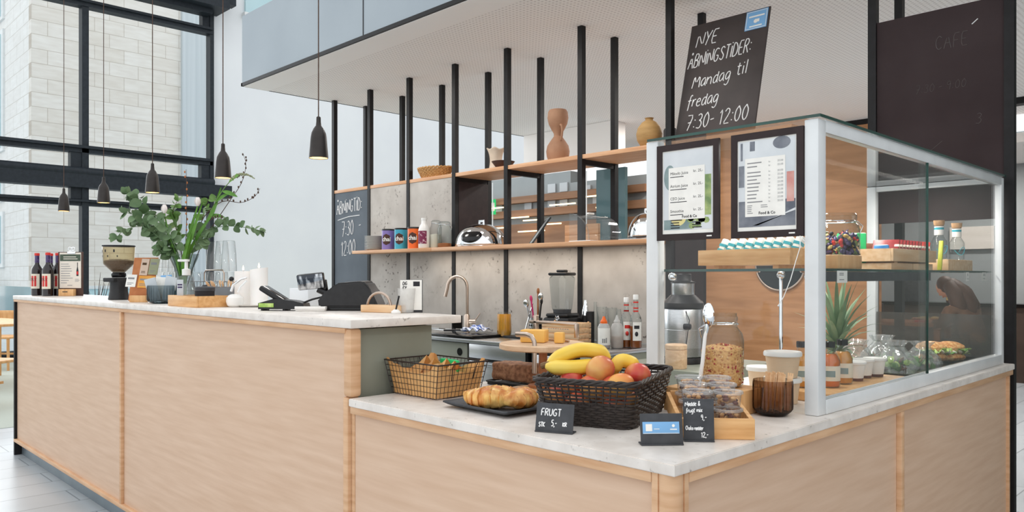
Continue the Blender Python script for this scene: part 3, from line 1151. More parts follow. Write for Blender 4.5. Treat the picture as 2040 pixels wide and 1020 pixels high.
m.build('mark', 'paper', st)

# ================================================================ glass display case
gc = thing('display_case', 'glass food display case with white metal frame on the low counter', 'display case', (0, 0, 0.9))
for x0, y0, x1, y1, z1 in ((-0.613, 0.75, -0.568, 0.79, 0.826), (-0.076, 0.75, -0.036, 0.80, 0.824), (-0.612, 2.575, -0.57, 2.615, 0.824), (-0.062, 2.585, -0.036, 2.625, 0.824)):
    m = M()
    m.box(x0, y0, 0.0005, x1, y1, z1, 0.003)
    m.build('corner_post', 'alu_white', gc)
m = M()
m.box(-0.066, 0.80, 0.0005, -0.034, 2.59, 0.042, 0.002)
m.box(-0.052, 0.80, 0.042, -0.046, 1.63, 0.046)
m.build('bottom_rail', 'alu_white', gc)
m = M()
m.box(-0.062, 0.80, 0.79, -0.036, 2.59, 0.826, 0.002)
m.box(-0.60, 2.585, 0.80, -0.06, 2.61, 0.824, 0.002)
m.build('top_rail', 'alu_white', gc)
m = M()
m.box(-0.568, 0.757, 0.002, -0.076, 0.762, 0.824)
m.build('front_pane', 'pane', gc)
m = M()
m.box(-0.040, 0.80, 0.042, -0.036, 1.63, 0.79)
p1 = m.build('sliding_pane', 'pane', gc)
m = M()
m.box(-0.042, 1.63, 0.0425, -0.034, 1.636, 0.79)
m.build('glass_rim', 'glass_edge', p1)
m = M()
m.box(-0.056, 1.60, 0.042, -0.052, 2.59, 0.79)
m.build('sliding_pane', 'pane', gc)
m = M()
m.box(-0.606, 0.747, 0.8265, -0.03, 2.63, 0.835)
p2 = m.build('top_pane', 'pane', gc)
m = M()
m.box(-0.606, 0.745, 0.8265, -0.03, 0.747, 0.835)
m.box(-0.03, 0.745, 0.8265, -0.0285, 2.63, 0.835)
m.build('glass_rim', 'glass_edge', p2)
m = M()
m.box(-0.565, 0.785, 0.402, -0.068, 2.57, 0.41)
p3 = m.build('glass_shelf', 'pane', gc)
m = M()
m.box(-0.565, 0.782, 0.402, -0.068, 0.785, 0.41)
m.box(-0.068, 0.782, 0.402, -0.066, 2.57, 0.41)
m.build('glass_rim', 'glass_edge', p3)
m = M()
m.box(-0.0655, 0.81, 0.372, -0.0625, 1.75, 0.4015)
m.build('ticket_rail', 'slate', gc)
m = M()
m.tube([(-0.31, 1.08, 0.001), (-0.31, 1.08, 0.402)], 0.006, 10)
m.ball((-0.31, 1.08, 0.392), 0.014)
m.build('shelf_rod', 'chrome', gc)
for x, y in ((-0.545, 0.80), (-0.09, 0.81), (-0.09, 1.6)):
    m = M()
    m.ball((x, y, 0.386), 0.014)
    m.build('shelf_clamp', 'chrome', gc)
m = M()
m.box(-0.565, 2.574, 0.001, -0.066, 2.579, 0.215)
m.build('rear_panel', 'smoke_panel', gc)

# ================================================================ on the low counter
CZ = 0.9005


def ribs(m, r0, r1, z0, z1, n, depth, base=0.6):
    """Fluted tumbler wall."""
    def fn(u, v):
        a = 2 * PI * u
        rr = (r0 + (r1 - r0) * min(1, (v / .18)) ** .5) if v < .18 else r1
        rr += depth * math.cos(a * n) * (1 if .08 < v < .97 else 0)
        return (rr * math.cos(a), rr * math.sin(a), z0 + (z1 - z0) * v)
    m.grid(fn, n * 4, 12, True)
    m.lathe([(0, z0), (r0, z0)], n=24, cap=False)
    return m


# wire basket lined with brown paper
wb_ = thing('wire_basket', 'black wire basket lined with brown paper on the low counter', 'basket', (-1.10, 0.258, CZ), 0.02)
bx, by, tx, ty, hh = 0.112, 0.092, 0.138, 0.105, 0.108


def wbp(u, z):
    """Perimeter point at parameter u (0..4) and height fraction z."""
    hx, hy = bx + (tx - bx) * z, by + (ty - by) * z
    s_, t_ = int(u) % 4, u - int(u)
    c_ = [(-hx, -hy), (hx, -hy), (hx, hy), (-hx, hy)]
    a_, b_ = c_[s_], c_[(s_ + 1) % 4]
    return (a_[0] + (b_[0] - a_[0]) * t_, a_[1] + (b_[1] - a_[1]) * t_, 0.003 + hh * z)


m = M()
for z in (0, .17, .34, .51, .68, .85):
    m.tube([wbp(u, z) for u in (0, 1, 2, 3)], .0009, 5, True)
for sd in range(4):
    for k in range(1, 15 if sd % 2 == 0 else 12):
        u = sd + k / (15 if sd % 2 == 0 else 12)
        m.tube([wbp(u, 0), wbp(u, 1)], .0009, 5)
    m.tube([wbp(sd, 0), wbp(sd, 1)], .0014, 5)
for k in range(1, 12):
    x = -bx + 2 * bx * k / 12
    m.tube([(x, -by, .002), (x, by, .002)], .0009, 4)
m.build('mesh_sides', 'wire_black', wb_)
m = M()
m.tube([wbp(u, 1) for u in (0, 1, 2, 3)], .0024, 8, True)
m.build('rim', 'wire_black', wb_)
for sx in (-1, 1):
    m = M()
    x = sx * (tx + .004)
    m.tube([(x - sx * .01, -.045, hh - .05), (x, -.05, hh - .01), (x + sx * .012, -.05, hh + .008), (x + sx * .012, .05, hh + .008), (x, .05, hh - .01), (x - sx * .01, .045, hh - .05)], .0016, 6)
    m.build('handle', 'wire_black', wb_)


def liner(u, v):
    p = wbp(u * 4, min(1.0, v) * (0.80 + .12 * math.sin(u * 25.1 + 1) + (.16 if abs(((u * 4) % 1) - .5) > .42 else 0)))
    k = .955
    w = .002 * math.sin(u * 90 + v * 3)
    return (p[0] * k + w, p[1] * k + w, p[2] + .001)


m = M()
m.grid(liner, 64, 6, True)
m.build('paper_liner', 'kraft', wb_)
bg = thing('paper_bag', 'folded brown paper bag standing in the wire basket', 'bag', (-1.085, 0.262, CZ + .008), 0.2)
m = M()
for k, (x, a, h) in enumerate(((-.06, .25, .108), (-.015, -.2, .098), (.03, .15, .102), (.065, -.1, .094))):
    m.place((x, .01 * (k % 2), 0), (0, a * .35, .4 * a))
    m.prism([(-.022, -.07), (.022, -.07), (.022, .06), (-.022, .06)], 0, h * .62)
    m.v((0, 0, 0))
    a_ = [m.v(p) for p in ((-.020, -.066, h * .62), (.020, -.066, h * .62), (.002, -.01, h + .012), (-.018, .05, h * .8))]
    m.f(a_)
m.build('bag_body', 'kraft', bg)
gp = thing('snack_pack', 'bright green packet poking out of the wire basket', 'packet', (-1.10, 0.318, CZ + .07), -0.1)
m = M()
m.box(-.05, -.008, 0, .05, .008, .04, .006)
m.build('wrapper', 'bright_green', gp)

# slate plate and pastries
sp_ = thing('slate_plate', 'square dark plate of croissants between wire basket and woven basket', 'plate', (-0.745, 0.215, CZ), -.02)


def platef(u, v):
    x, y = (u - .5) * .275, (v - .5) * .21
    e = max(abs(u - .5), abs(v - .5)) * 2
    return (x, y, .006 + (.011 * max(0, (e - .78) / .22) ** 1.5))


m = M()
m.grid(platef, 22, 22)
m.build('dish', 'slate', sp_, solid=.005)


def croissant(name, label, loc, rz, L=.15, W=.034, grp='croissants on the dark plate', tilt=0):
    t = thing(name, label, 'pastry', loc, group=grp, rot=(tilt, 0, rz))

    def fn(u, v):
        a = -1.0 + 2.0 * v
        th = 2 * PI * u
        # rolled layers: each turn of dough overlaps the next towards the tips, in a slight chevron
        ph = abs(a) * 4.6 + .30 * math.cos(th) + .5
        saw = 1 - (ph % 1.0)
        r = W * (1.06 - .78 * abs(a) ** 1.5) * (1 + .13 * (saw ** .7 - .6) + .05 * math.sin(a * 5 + th) + .02 * math.sin(ph * 37))
        cx, cy = L * .5 * math.sin(a * 1.35) / math.sin(1.35), .045 * (1 - math.cos(a * 1.3))
        return (cx + r * .25 * math.cos(th) * math.sin(a), cy + r * math.cos(th) * 1.1, W * .82 + r * .82 * math.sin(th))
    m = M()
    m.grid(fn, 26, 110, True)
    m.rough(.0025, 70, 3.1)
    m.build('crust', 'croissant', t)
    return t


croissant('croissant', 'large golden croissant at the front of the dark plate', (-0.735, 0.155, CZ + .009), 0.55, .165, .035)
croissant('croissant', 'golden croissant beside the woven basket', (-0.665, 0.235, CZ + .009), 1.7, .13, .034)
croissant('croissant', 'flatter glazed pastry at the rear of the dark plate', (-0.79, 0.25, CZ + .009), 0.45, .15, .030)

# loaf cake on a tray, round wooden boards
tr_ = thing('cake_tray', 'small black tray under the chocolate loaf cake', 'tray', (-1.045, 0.60, CZ), 0.05)
m = M()
m.box(-.11, -.06, 0, .11, .06, .008, .003)
m.tube([(-.11, -.06, .012), (.11, -.06, .012), (.11, .06, .012), (-.11, .06, .012)], .004, 6, True)
m.build('tray_base', 'black_plastic', tr_)
lf = thing('loaf_cake', 'dark brown chocolate loaf cake behind the wire basket', 'cake', (-1.05, 0.60, CZ + .017), 0.05)
m = M()
m.box(-.095, -.045, 0, .095, .045, .062, .008)
bmesh.ops.subdivide_edges(m.bm, edges=m.bm.edges[:], cuts=5, use_grid_fill=True)
m.rough(.005, 55, 1.7)
m.build('crumb', 'brownie', lf)
rb = M()
rb.place((0, 0, 0))
rb.lathe([(.105, 0), (.108, .006), (.108, .012), (.104, .016)], n=44)
tag(rb.build('round_board', 'board_wood', loc=(-0.86, 0.50, CZ)), 'round wooden board lying behind the croissant plate', 'board')
cs = thing('cake_stand', 'round wooden cheese stand with bent metal handle', 'cake stand', (-0.885, 0.545, CZ + .0165))
m = M()
m.lathe([(.05, 0), (.05, .008), (.016, .014), (.014, .12), (.03, .126)], n=24)
m.build('pedestal', 'walnut', cs)
m = M()
m.lathe([(.138, 0), (.147, .004), (.147, .018), (.143, .021)], z=.1265, n=56)
m.build('board', 'board_wood', cs)
for y, x0, x1, zz in ((-.10, -.02, .07, .185), ):
    m = M()
    m.tube([(-.05, -.075, .178), (.01, -.088, .180), (.042, -.098, .176), (.06, -.104, .16), (.064, -.106, .13), (.064, -.108, .06)], .007, 10, flat=1.3)
    m.build('handle', 'brass_steel', cs)
m = M()
m.box(-.10, .06, .1485, .06, .066, .155)
m.box(-.10, .055, .1485, -.085, .07, .235, .002)
m.box(-.12, .055, .205, .095, .07, .217, .003)
m.box(.088, .055, .165, .1, .07, .214, .003)
m.build('cutter_frame', 'brass_steel', cs)
for lab, x, y, dx, dy, dz in (('larger orange cheese block on the wooden cheese stand', -.035, -.005, .085, .06, .042), ('small darker cheese piece beside the larger block', .052, .025, .032, .03, .036)):
    t = thing('cheese_block', lab, 'cheese', (-0.885 + x, 0.545 + y, CZ + .165), .5, group='cheese on the wooden stand')
    m = M()
    m.box(-dx / 2, -dy / 2, 0, dx / 2, dy / 2, dz, .004)
    m.build('cheese', 'cheese', t)

# woven basket of fruit
wv = thing('woven_basket', 'dark woven basket heaped with fruit on the low counter', 'basket', (-0.455, 0.345, CZ), 1.946)
# local x runs along the long side, y across
BL, BW, RL, RW, BH = .175, .120, .206, .142, .118


def wvp(u, z, off=0.0):
    hx, hy = BL + (RL - BL) * z + off, BW + (RW - BW) * z + off
    c = .035
    # rounded rectangle perimeter
    segs = [(-hx + c, -hy, hx - c, -hy), (hx, -hy + c, hx, hy - c), (hx - c, hy, -hx + c, hy), (-hx, hy - c, -hx, -hy + c)]
    s_ = int(u) % 4
    t_ = u - int(u)
    x0, y0, x1, y1 = segs[s_]
    if t_ < .86:
        q = t_ / .86
        return (x0 + (x1 - x0) * q, y0 + (y1 - y0) * q, BH * z)
    q = (t_ - .86) / .14
    nx0, ny0 = segs[(s_ + 1) % 4][:2]
    cx, cy = [(hx - c, -hy + c), (hx - c, hy - c), (-hx + c, hy - c), (-hx + c, -hy + c)][s_]
    a0 = math.atan2(y1 - cy, x1 - cx)
    a = a0 + q * PI / 2
    return (cx + c * math.cos(a), cy + c * math.sin(a), BH * z)


m = M()
NS = 52
zs = [.03, .085, .14, .195, .25, .305, .36, .415, .47, .53, .61, .69, .78, .87, .94]
for i, z in enumerate(zs):
    pts = []
    for k in range(NS * 3):
        u = 4 * k / (NS * 3)
        ph = math.sin(PI * NS * u / 4 + (PI if i % 2 else 0))
        pts.append(wvp(u, z, .0022 * ph))
    m.tube(pts, .0036 if z < .5 else .0026, 5, True, flat=1.2)
m.build('weave', 'wicker_black', wv)
m = M()
for k in range(NS):
    u = 4 * (k + .5) / NS
    m.tube([wvp(u, 0), wvp(u, .5), wvp(u, 1)], .0022, 5)
m.build('stakes', 'wicker_black', wv)
m = M()
for ph in range(3):
    pts = []
    for k in range(150):
        u = 4 * k / 150
        p = wvp(u, 1.0)
        a = k * .55 + ph * 2.094
        pts.append((p[0] * (1 + .014 * math.cos(a)), p[1] * (1 + .02 * math.cos(a)), p[2] + .004 * math.sin(a)))
    m.tube(pts, .0042, 6, True)
m.build('rim', 'wicker_black', wv)
m = M()
m.box(-BL + .004, -BW + .004, 0.001, BL - .004, BW - .004, .006, .002)
m.build('bottom', 'wicker_black', wv)
_WM = Matrix.Translation((-0.455, 0.345, CZ)) @ Matrix.Rotation(1.946, 4, 'Z')


def apple(label, wp, r, rot, mt='apple', name='apple', sz=1.0, grp='apples in the woven basket', cat='apple'):
    t = thing(name, label, cat, wp, group=grp, rot=rot)
    m = M()
    prof = []
    for i in range(17):
        a = PI * i / 16
        rr = math.sin(a) ** .9 * (1 + .06 * math.cos(a))
        zz = -math.cos(a) * .88 * sz
        if i > 12:
            zz -= .16 * ((i - 12) / 4) ** 2
        if i < 3:
            zz += .10 * ((3 - i) / 3) ** 2
        prof.append((max(rr, 0) * r if 0 < i < 16 else 0, zz * r))
    m.lathe(prof, n=24)
    m.build('flesh', mt, t, sharp=60)
    m = M()
    m.tube([(0, 0, .66 * r * sz), (.003, 0, .85 * r * sz), (.008, 0, 1.02 * r * sz)], [.0016, .0013, .0018], 6)
    m.build('stem', 'stem_brown', t)
    return t


apple('pale red apple at the front left below the bananas', (-.472, .220, 1.005), .034, (1.3, .3, .4))
apple('pink red apple low in front of the bananas', (-.408, .226, .994), .036, (.4, 1.0, 1.2))
apple('large pink red apple on top of the fruit heap', (-.402, .252, 1.040), .040, (-.3, -1.0, .3))
apple('red apple showing its dark calyx at the right rim of the basket', (-.339, .332, 1.022), .036, (2.3, .5, .9))
apple('red apple squeezed behind the mango', (-.356, .252, .998), .034, (.3, .3, 2))
apple('dark red apple behind the weave at the basket front', (-.435, .205, .950), .036, (.1, .6, 2))
apple('red apple at the bottom front corner of the basket', (-.345, .250, .946), .036, (.5, .3, 1))
apple('yellow red apple at the bottom left of the basket', (-.520, .205, .955), .036, (.5, 1.3, 1))
apple('red apple at the bottom right side of the basket', (-.39, .350, .952), .036, (.2, .6, 1))
apple('red apple at the bottom rear of the basket', (-.46, .36, .955), .04, (.2, .3, 1))
apple('orange red mango at the front of the fruit heap', (-.322, .240, 1.008), .0315, (.2, 1.35, .65), 'mango', 'mango', 1.32, None, 'mango')


def banana(parent, pts, r=.0175):
    P = [Vector(p) for p in pts]
    out = []
    for i in range(25):
        t = i / 24 * (len(P) - 1)
        k = min(int(t), len(P) - 2)
        f = t - k
        p0, p1, p2, p3 = P[max(k - 1, 0)], P[k], P[k + 1], P[min(k + 2, len(P) - 1)]
        out.append(.5 * ((2 * p1) + (p2 - p0) * f + (2 * p0 - 5 * p1 + 4 * p2 - p3) * f * f + (3 * p1 - p0 - 3 * p2 + p3) * f ** 3))
    rad = [r * min(1, .30 + 2.6 * (i / 24)) * min(1, .22 + 3.4 * (1 - i / 24)) for i in range(25)]
    m = M()
    m.tube(out, rad, 6)
    b = m.build('banana', 'banana', parent, sharp=70)
    m = M()
    m.tube([out[-1], out[-1] + (out[-1] - out[-2]) * .8], [r * .25, r * .18], 6)
    m.build('tip', 'banana_tip', b)
    return b


bn = thing('banana_bunch', 'bunch of two yellow bananas lying over the apples', 'bananas', (-0.5, 0.22, 1.045))


def bpts(b, *pts):
    return [(x - b[0], y - b[1], z - b[2]) for x, y, z in pts]


B0 = (-0.5, 0.22, 1.045)
banana(bn, bpts(B0, (-.528, .176, 1.046), (-.508, .190, 1.043), (-.472, .218, 1.042), (-.436, .250, 1.046), (-.410, .276, 1.050)), .021)
banana(bn, bpts(B0, (-.533, .190, 1.050), (-.516, .212, 1.066), (-.480, .256, 1.086), (-.440, .296, 1.082), (-.420, .318, 1.062)), .0205)
m = M()
m.tube(bpts(B0, (-.545, .178, 1.044), (-.536, .182, 1.047), (-.524, .188, 1.050)), [.008, .009, .008], 8)
m.build('stalk', 'banana_tip', bn)
b2 = thing('banana', 'single curved yellow banana on the right of the fruit heap', 'banana', B0)
banana(b2, bpts(B0, (-.408, .318, 1.012), (-.402, .316, 1.040), (-.388, .325, 1.060), (-.368, .345, 1.052), (-.356, .362, 1.030)), .021)


# small signs on the stone
def counter_sign(name, label, a, b, h, build, lean=-.22):
    A, B = Vector(a), Vector(b)
    w = (B - A).length
    t = thing(name, label, 'sign', (A.x, A.y, CZ), math.atan2(B.y - A.y, B.x - A.x))
    m = M()
    m.T = Matrix.Rotation(lean, 4, 'X')
    m.box(0, 0, 0.002, w, .003, h, .0006)
    m.T = Matrix.Identity(4)
    m.box(0, -.003, 0, w, .03, .003, .0006)
    m.build('plate', 'slate', t)
    build(t, w, h, Matrix.Rotation(lean, 4, 'X'))
    return t


def frugt(t, w, h, T):
    m = M()
    m.T = T
    hand(m, 'FRUGT', .014, .041, .017, .0014, .05, 1.8, 0, off=-.001, sx=.92)
    hand(m, 'STK', .009, .013, .011, .0012, .05, 1.5, .04, off=-.001, sx=.8)
    hand(m, '5,-', .042, .016, .015, .0013, .05, 1.2, .02, off=-.001, sx=.8)
    hand(m, 'KR', .072, .017, .0095, .0012, .05, 1.3, .02, off=-.001, sx=.9)
    m.build('lettering', 'chalk', t)


counter_sign('price_sign', 'small black sign lettered FRUGT in front of the woven basket', (-.441, .045), (-.350, .083), .072, frugt)


def pay(t, w, h, T):
    m = M()
    m.T = T
    m.box(.005, -.0012, .026, w - .008, 0, .053, .0005)
    c = m.build('card', 'blue_card', t)
    m = M()
    m.T = T
    rect(m, .012, .032, .027, .048, -.0016)
    disc(m, w - .022, .044, .0035, -.0016, 12)
    rect(m, w - .030, .0345, w - .014, .037, -.0016)
    rect(m, .031, .036, .044, .0375, -.0016)
    rect(m, .006, .0265, w - .010, .0275, -.0016)
    m.build('print', 'paper', c)


counter_sign('payment_sign', 'small dark sign with a pale blue payment card', (-.158, .101), (-.093, .175), .072, pay, -.2)


def nuts(t, w, h, T):
    m = M()
    m.T = T
    hand(m, 'Nødde &', .004, .082, .0105, .0010, .08, 1.2, .05, off=-.001, sx=.88)
    hand(m, 'frugt mix', .006, .067, .0105, .0010, .08, 1.0, .05, off=-.001, sx=.86)
    hand(m, '9,-', .040, .050, .0125, .0010, .05, 1.2, .05, off=-.001, sx=.9)
    hand(m, 'Choko nødder', .0045, .027, .0095, .0009, .06, 1.0, 0, off=-.001, sx=.72)
    hand(m, '12,-', .040, .010, .012, .0010, .05, 1.0, .05, off=-.001, sx=.9)
    m.build('lettering', 'chalk', t)


counter_sign('price_sign', 'taller black sign for nut mix standing against the wooden crate', (-.114, .208), (-.061, .255), .099, nuts, -.12)

# slanted wooden crate of nut tubs
cr_ang = math.atan2(.655, .756)
ct = thing('wooden_crate', 'slanting bamboo crate tray filled with nut tubs', 'crate', (-0.1405, 0.226, CZ), cr_ang)
CW, CD = .178, .255
SL = -.04   # rise of the tray per metre of depth
m = M()
m.box(0, 0, 0, CW, .012, .049, .001)
m.build('front_board', 'bamboo', ct)
for x in (0, CW - .010):
    m = M()
    m.T = Matrix(((1, 0, 0, 0), (0, 1, 0, 0), (0, SL + .15, 1, 0), (0, 0, 0, 1)))
    m.box(x, .0125, .0, x + .010, CD, .046)
    m.build('side_board', 'bamboo', ct)
m = M()
m.box(.0105, CD - .012, .03, CW - .0105, CD, .078)
m.build('back_board', 'bamboo', ct)
m = M()
m.T = Matrix(((1, 0, 0, 0), (0, 1, 0, 0), (0, SL + .15, 1, 0), (0, 0, 0, 1)))
m.box(.0105, .013, .004, CW - .0105, CD - .013, .012)
m.build('base_board', 'bamboo', ct)
m = M()
m.box(.055, CD - .03, 0, .12, CD - .013, .028)
m.build('rear_foot', 'bamboo', ct)


def tub_mesh():
    m = M()
    m.lathe([(.027, 0), (.029, .002), (.033, .036), (.034, .038)], n=28, cap=False)
    m.lathe([(0, .0005), (.027, .0005)], n=28, cap=False)
    return m


def nut_tub(label, lx, ly, lz, first=[None], dark=False):
    p = Matrix.Translation((-0.1405, 0.226, CZ)) @ Matrix.Rotation(cr_ang, 4, 'Z') @ Vector((lx, ly, lz))
    if first[0] and not dark:
        return dup(first[0], p, random.random() * 6, label)
    t = thing('nut_tub', label, 'tub', p, 1.0, group='clear tubs of nuts in the bamboo crate')
    tub_mesh().build('cup', 'plastic_clear', t)
    m = M()
    m.lathe([(.0355, .0335), (.037, .0345), (.037, .0405), (.0345, .0418), (.0315, .0400), (.030, .038)], n=30, cap=False)
    m.build('lid', 'plastic_rim', t)
    m = M()
    for k in range(26):
        a, r = random.uniform(0, 6.28), .021 * random.random() ** .5
        m.mi = 1 if random.random() < .45 else 0
        m.ball((r * math.cos(a), r * math.sin(a), random.uniform(.008, .029)), (random.uniform(.005, .009), random.uniform(.004, .007), random.uniform(.004, .006)), 7, 5)
    o = m.build('nuts', ['nut', 'nut_dark'], t)
    o['kind'] = 'stuff'
    first[0] = first[0] or t
    return t


def tz(y):
    return .014 + (SL + .15) * (y + .036) - .0005


ys = (.060, .133, .206)
lv = ('bottom', 'top')
for iy, y in enumerate(ys):
    for ix, x in enumerate((.054, .126)):
        for k in range(2):
            row = ('front', 'middle', 'rear')[iy]
            nut_tub('clear nut tub, %s of the %s stack on the %s side of the crate' % (('lower', 'upper')[k], row, ('basket', 'glass jar')[ix]), x, y, tz(y) + k * .0425)

mini = M()
mini.box(-.018, 0, 0, .018, .002, .024, .0005)
tag(mini.build('label_card', 'gloss_black', loc=(-.257, .590, CZ + .0685), rot=(-.15, 0, .9)), 'tiny black card leaning before the granola jar', 'sign')

# block with granola jar
m = M()
m.box(-.40, .54, 0, -.186, .735, .068, .002)
tag(m.build('wooden_block', 'bamboo_block', loc=(0, 0, CZ)), 'bamboo block stand beneath the granola jar', 'stand')
JX, JY, JZ = -.279, .660, CZ + .0685
gj = thing('granola_jar', 'large glass preserving jar of granola on the bamboo block', 'jar', (JX, JY, JZ), .6)
m = M()
m.lathe([(.052, .002), (.058, .008), (.060, .02), (.060, .135), (.055, .155), (.045, .168), (.041, .174), (.043, .178), (.043, .184), (.040, .187), (.043, .192), (.043, .2), (.040, .204), (.040, .212)], n=40, cap=False)
m.lathe([(0, .002), (.052, .002)], n=40, cap=False)
m.build('glass_body', 'clear_glass', gj)
m = M()
m.lathe([(.0, .005), (.05, .006), (.0565, .012), (.0575, .03), (.0575, .108), (.052, .112), (.03, .120), (.01, .116), (0, .115)], n=40, cap=False)
m.rough(.004, 90, 2, .09)
m.build('granola', 'granola', gj)
m = M()
for k in range(320):
    a = random.uniform(0, 6.28)
    top = random.random() < .4
    r = .054 * random.random() ** .5 if top else .0572
    z = (.111 + .012 * (1 - r / .054)) if top else random.uniform(.012, .11)
    m.mi = random.choice((0, 0, 1, 2))
    m.place((r * math.cos(a), r * math.sin(a), z), (random.random() * 3, random.random() * 3, a))
    m.box(-.003, -.0016, -.002, .003, .0016, .002)
m.place()
o = m.build('flakes', ['granola_pale', 'granola', 'granola_red'], gj)
o['kind'] = 'stuff'
m = M()
m.tube([(.045 * math.cos(a), .045 * math.sin(a), .181) for a in [k * PI / 16 for k in range(32)]], .0016, 6, True)
m.tube([(-.046, -.012, .181), (-.066, -.008, .165), (-.060, 0, .14), (-.066, .008, .165), (-.046, .012, .181)], .0014, 6)
m.build('clip_wire', 'chrome', gj)
sn = thing('serving_spoon', 'long clear handled steel spoon leaning upright against the granola jar', 'spoon', (-.306, .578, CZ + .0705))
m = M()
m.tube([(.0, .0, .0), (.008, .006, .07), (.014, .010, .145), (.017, .012, .16)], [.0055, .0055, .005, .004], 10)
m.build('handle', 'white_plastic', sn)
m = M()
m.ball((.022, .015, .205), (.019, .009, .036), 20, 14)
m.tube([(.017, .012, .155), (.020, .014, .18)], [.004, .007], 10)
m.build('bowl', 'chrome', sn, rot=(0, 0, 0))

# smoked ribbed tumbler with wooden forks
rt = thing('ribbed_tumbler', 'smoked ribbed glass holding wooden cutlery by the case post', 'tumbler', (-.139, .690, CZ))
ribs(M(), .034, .053, .002, .098, 30, .0016).build('glass_wall', 'smoked', rt)
m = M()
m.lathe([(0, .0), (.036, 0), (.046, .008), (.048, .012), (0, .012)], n=30, cap=False)
m.build('thick_base', 'smoked', rt)
for k in range(11):
    a = k * 2.4
    r = .012 + .012 * (k % 3)
    t = thing('wooden_fork', ('wooden fork standing in the smoked tumbler, %s' % ['at the front', 'leaning to the post', 'near the middle', 'behind the others', 'tilted outwards', 'beside the rim', 'half hidden', 'upright', 'in the second row', 'at the back rim', 'leaning to the jar'][k]), 'fork', (-.139 + r * math.cos(a), .690 + r * math.sin(a), CZ + .014), group='wooden forks in the smoked tumbler', rot=(.12 * math.sin(a), .12 * math.cos(a), a))
    m = M()
    m.box(-.0075, -.0008, 0, .0075, .0008, .098, .0004)
    m.build('handle', 'pine', t)
    m = M()
    for q in (-1, 0, 1):
        m.box(q * .0055 - .0022, -.0008, .0982, q * .0055 + .0022, .0008, .106)
    m.build('tines', 'pine', t)


def soup_tub(label, loc, r=.052, h=.074, body='tub_kraft', lidm='white_plastic', name='paper_tub', grp='kraft soup tubs', first={}):
    key = (name, r, h)
    if key in first:
        return dup(first[key], loc, None, label)
    t = thing(name, label, 'tub', loc, group=grp)
    m = M()
    m.lathe([(r * .82, 0), (r, h)], n=36)
    m.build('cup', body, t)
    m = M()
    m.lathe([(r * 1.06, h - .010), (r * 1.09, h - .008), (r * 1.09, h), (r * 1.05, h + .004), (r * .95, h + .0045), (r * .93, h + .002), (0, h + .002)], n=36)
    m.build('lid', lidm, t)
    first[key] = t
    return t


soup_tub('pale paper tub with white lid stacked on another', (-.217, .905, CZ + .0795))
soup_tub('lower paper tub with white lid beneath the stacked one', (-.217, .905, CZ + .0005))
soup_tub('paper tub with white lid standing beside the stacked pair', (-.40, 1.13, CZ + .0005))

# ================================================================ menus hung on the front glass
def menu(label, x0, x1, z0, z1, build):
    t = thing('menu_frame', label, 'menu', (x0, .7495, z0), group=None)
    w, h = x1 - x0, z1 - z0
    m = M()
    b = .020
    m.box(0, -.004, 0, b, .006, h)
    m.box(w - b, -.004, 0, w, .006, h)
    m.box(b, -.004, h - b, w - b, .006, h)
    m.box(b, -.004, 0, w - b, .006, b)
    m.build('frame', 'frame_dark', t)
    m = M()
    rect(m, w - b - .022, .008, w - b - .004, .012, -.0045)
    m.build('maker_mark', 'paper', t)
    m = M()
    m.box(b, 0, b, w - b, .004, h - b)
    s_ = m.build('sheet', 'paper', t)
    build(s_, w, h, b)
    return t


def menu_a(s_, w, h, b):
    m = M()
    rect(m, b + .004, b + .012, w - b - .004, h - b - .004, -.0006)
    m.build('photo_ground', 'sheet_pale', s_)
    m = M()
    disc(m, b + .028, .20, .04, -.0008, 24, .55)
    disc(m, b + .06, .07, .022, -.0008, 20, 1.3)
    rect(m, b + .006, b + .014, b + .11, b + .045, -.0007)
    m.build('shadow_print', 'sheet_teal', s_)
    m = M()
    disc(m, b + .060, .075, .030, -.0009, 28)
    m.build('lemon_print', 'sheet_yellow', s_)
    m = M()
    rect(m, w - b - .035, .075, w - b - .008, .20, -.0009)
    for k in range(12):
        disc(m, w - b - .06 + random.uniform(-.025, .035), .055 + random.uniform(-.012, .016), .010, -.00095, 7, 1.2)
    m.build('herb_print', 'sheet_green', s_)
    m = M()
    rect(m, b + .024, b + .045, w - b - .030, h - b - .055, -.0013)
    m.build('price_card', 'paper', s_)
    m = M()
    y = h - .098
    for a in ('Mikado Juice', 'Atrium Juice', 'CEO Juice', 'Smoothie'):
        print_text(m, a, b + .030, y, .0130, off=-.0016)
        print_text(m, 'kr. 25,-', w - b - .036, y + .003, .0120, off=-.0016, align='RIGHT')
        lines(m, b + .030, b + .095, (y - .008,), .0022, -.0016)
        y -= .040
    lines(m, b + .032, b + .075, [y + .014 - k * .008 for k in range(4)], .003, -.0016)
    lines(m, w - b - .075, w - b - .04, [y + .006 - k * .008 for k in range(3)], .003, -.0016)
    print_text(m, 'Food & Co', w / 2 + .008, b + .050, .0120, off=-.0016, align='CENTER', bold=.0003)
    m.build('lettering', 'print_dark', s_)


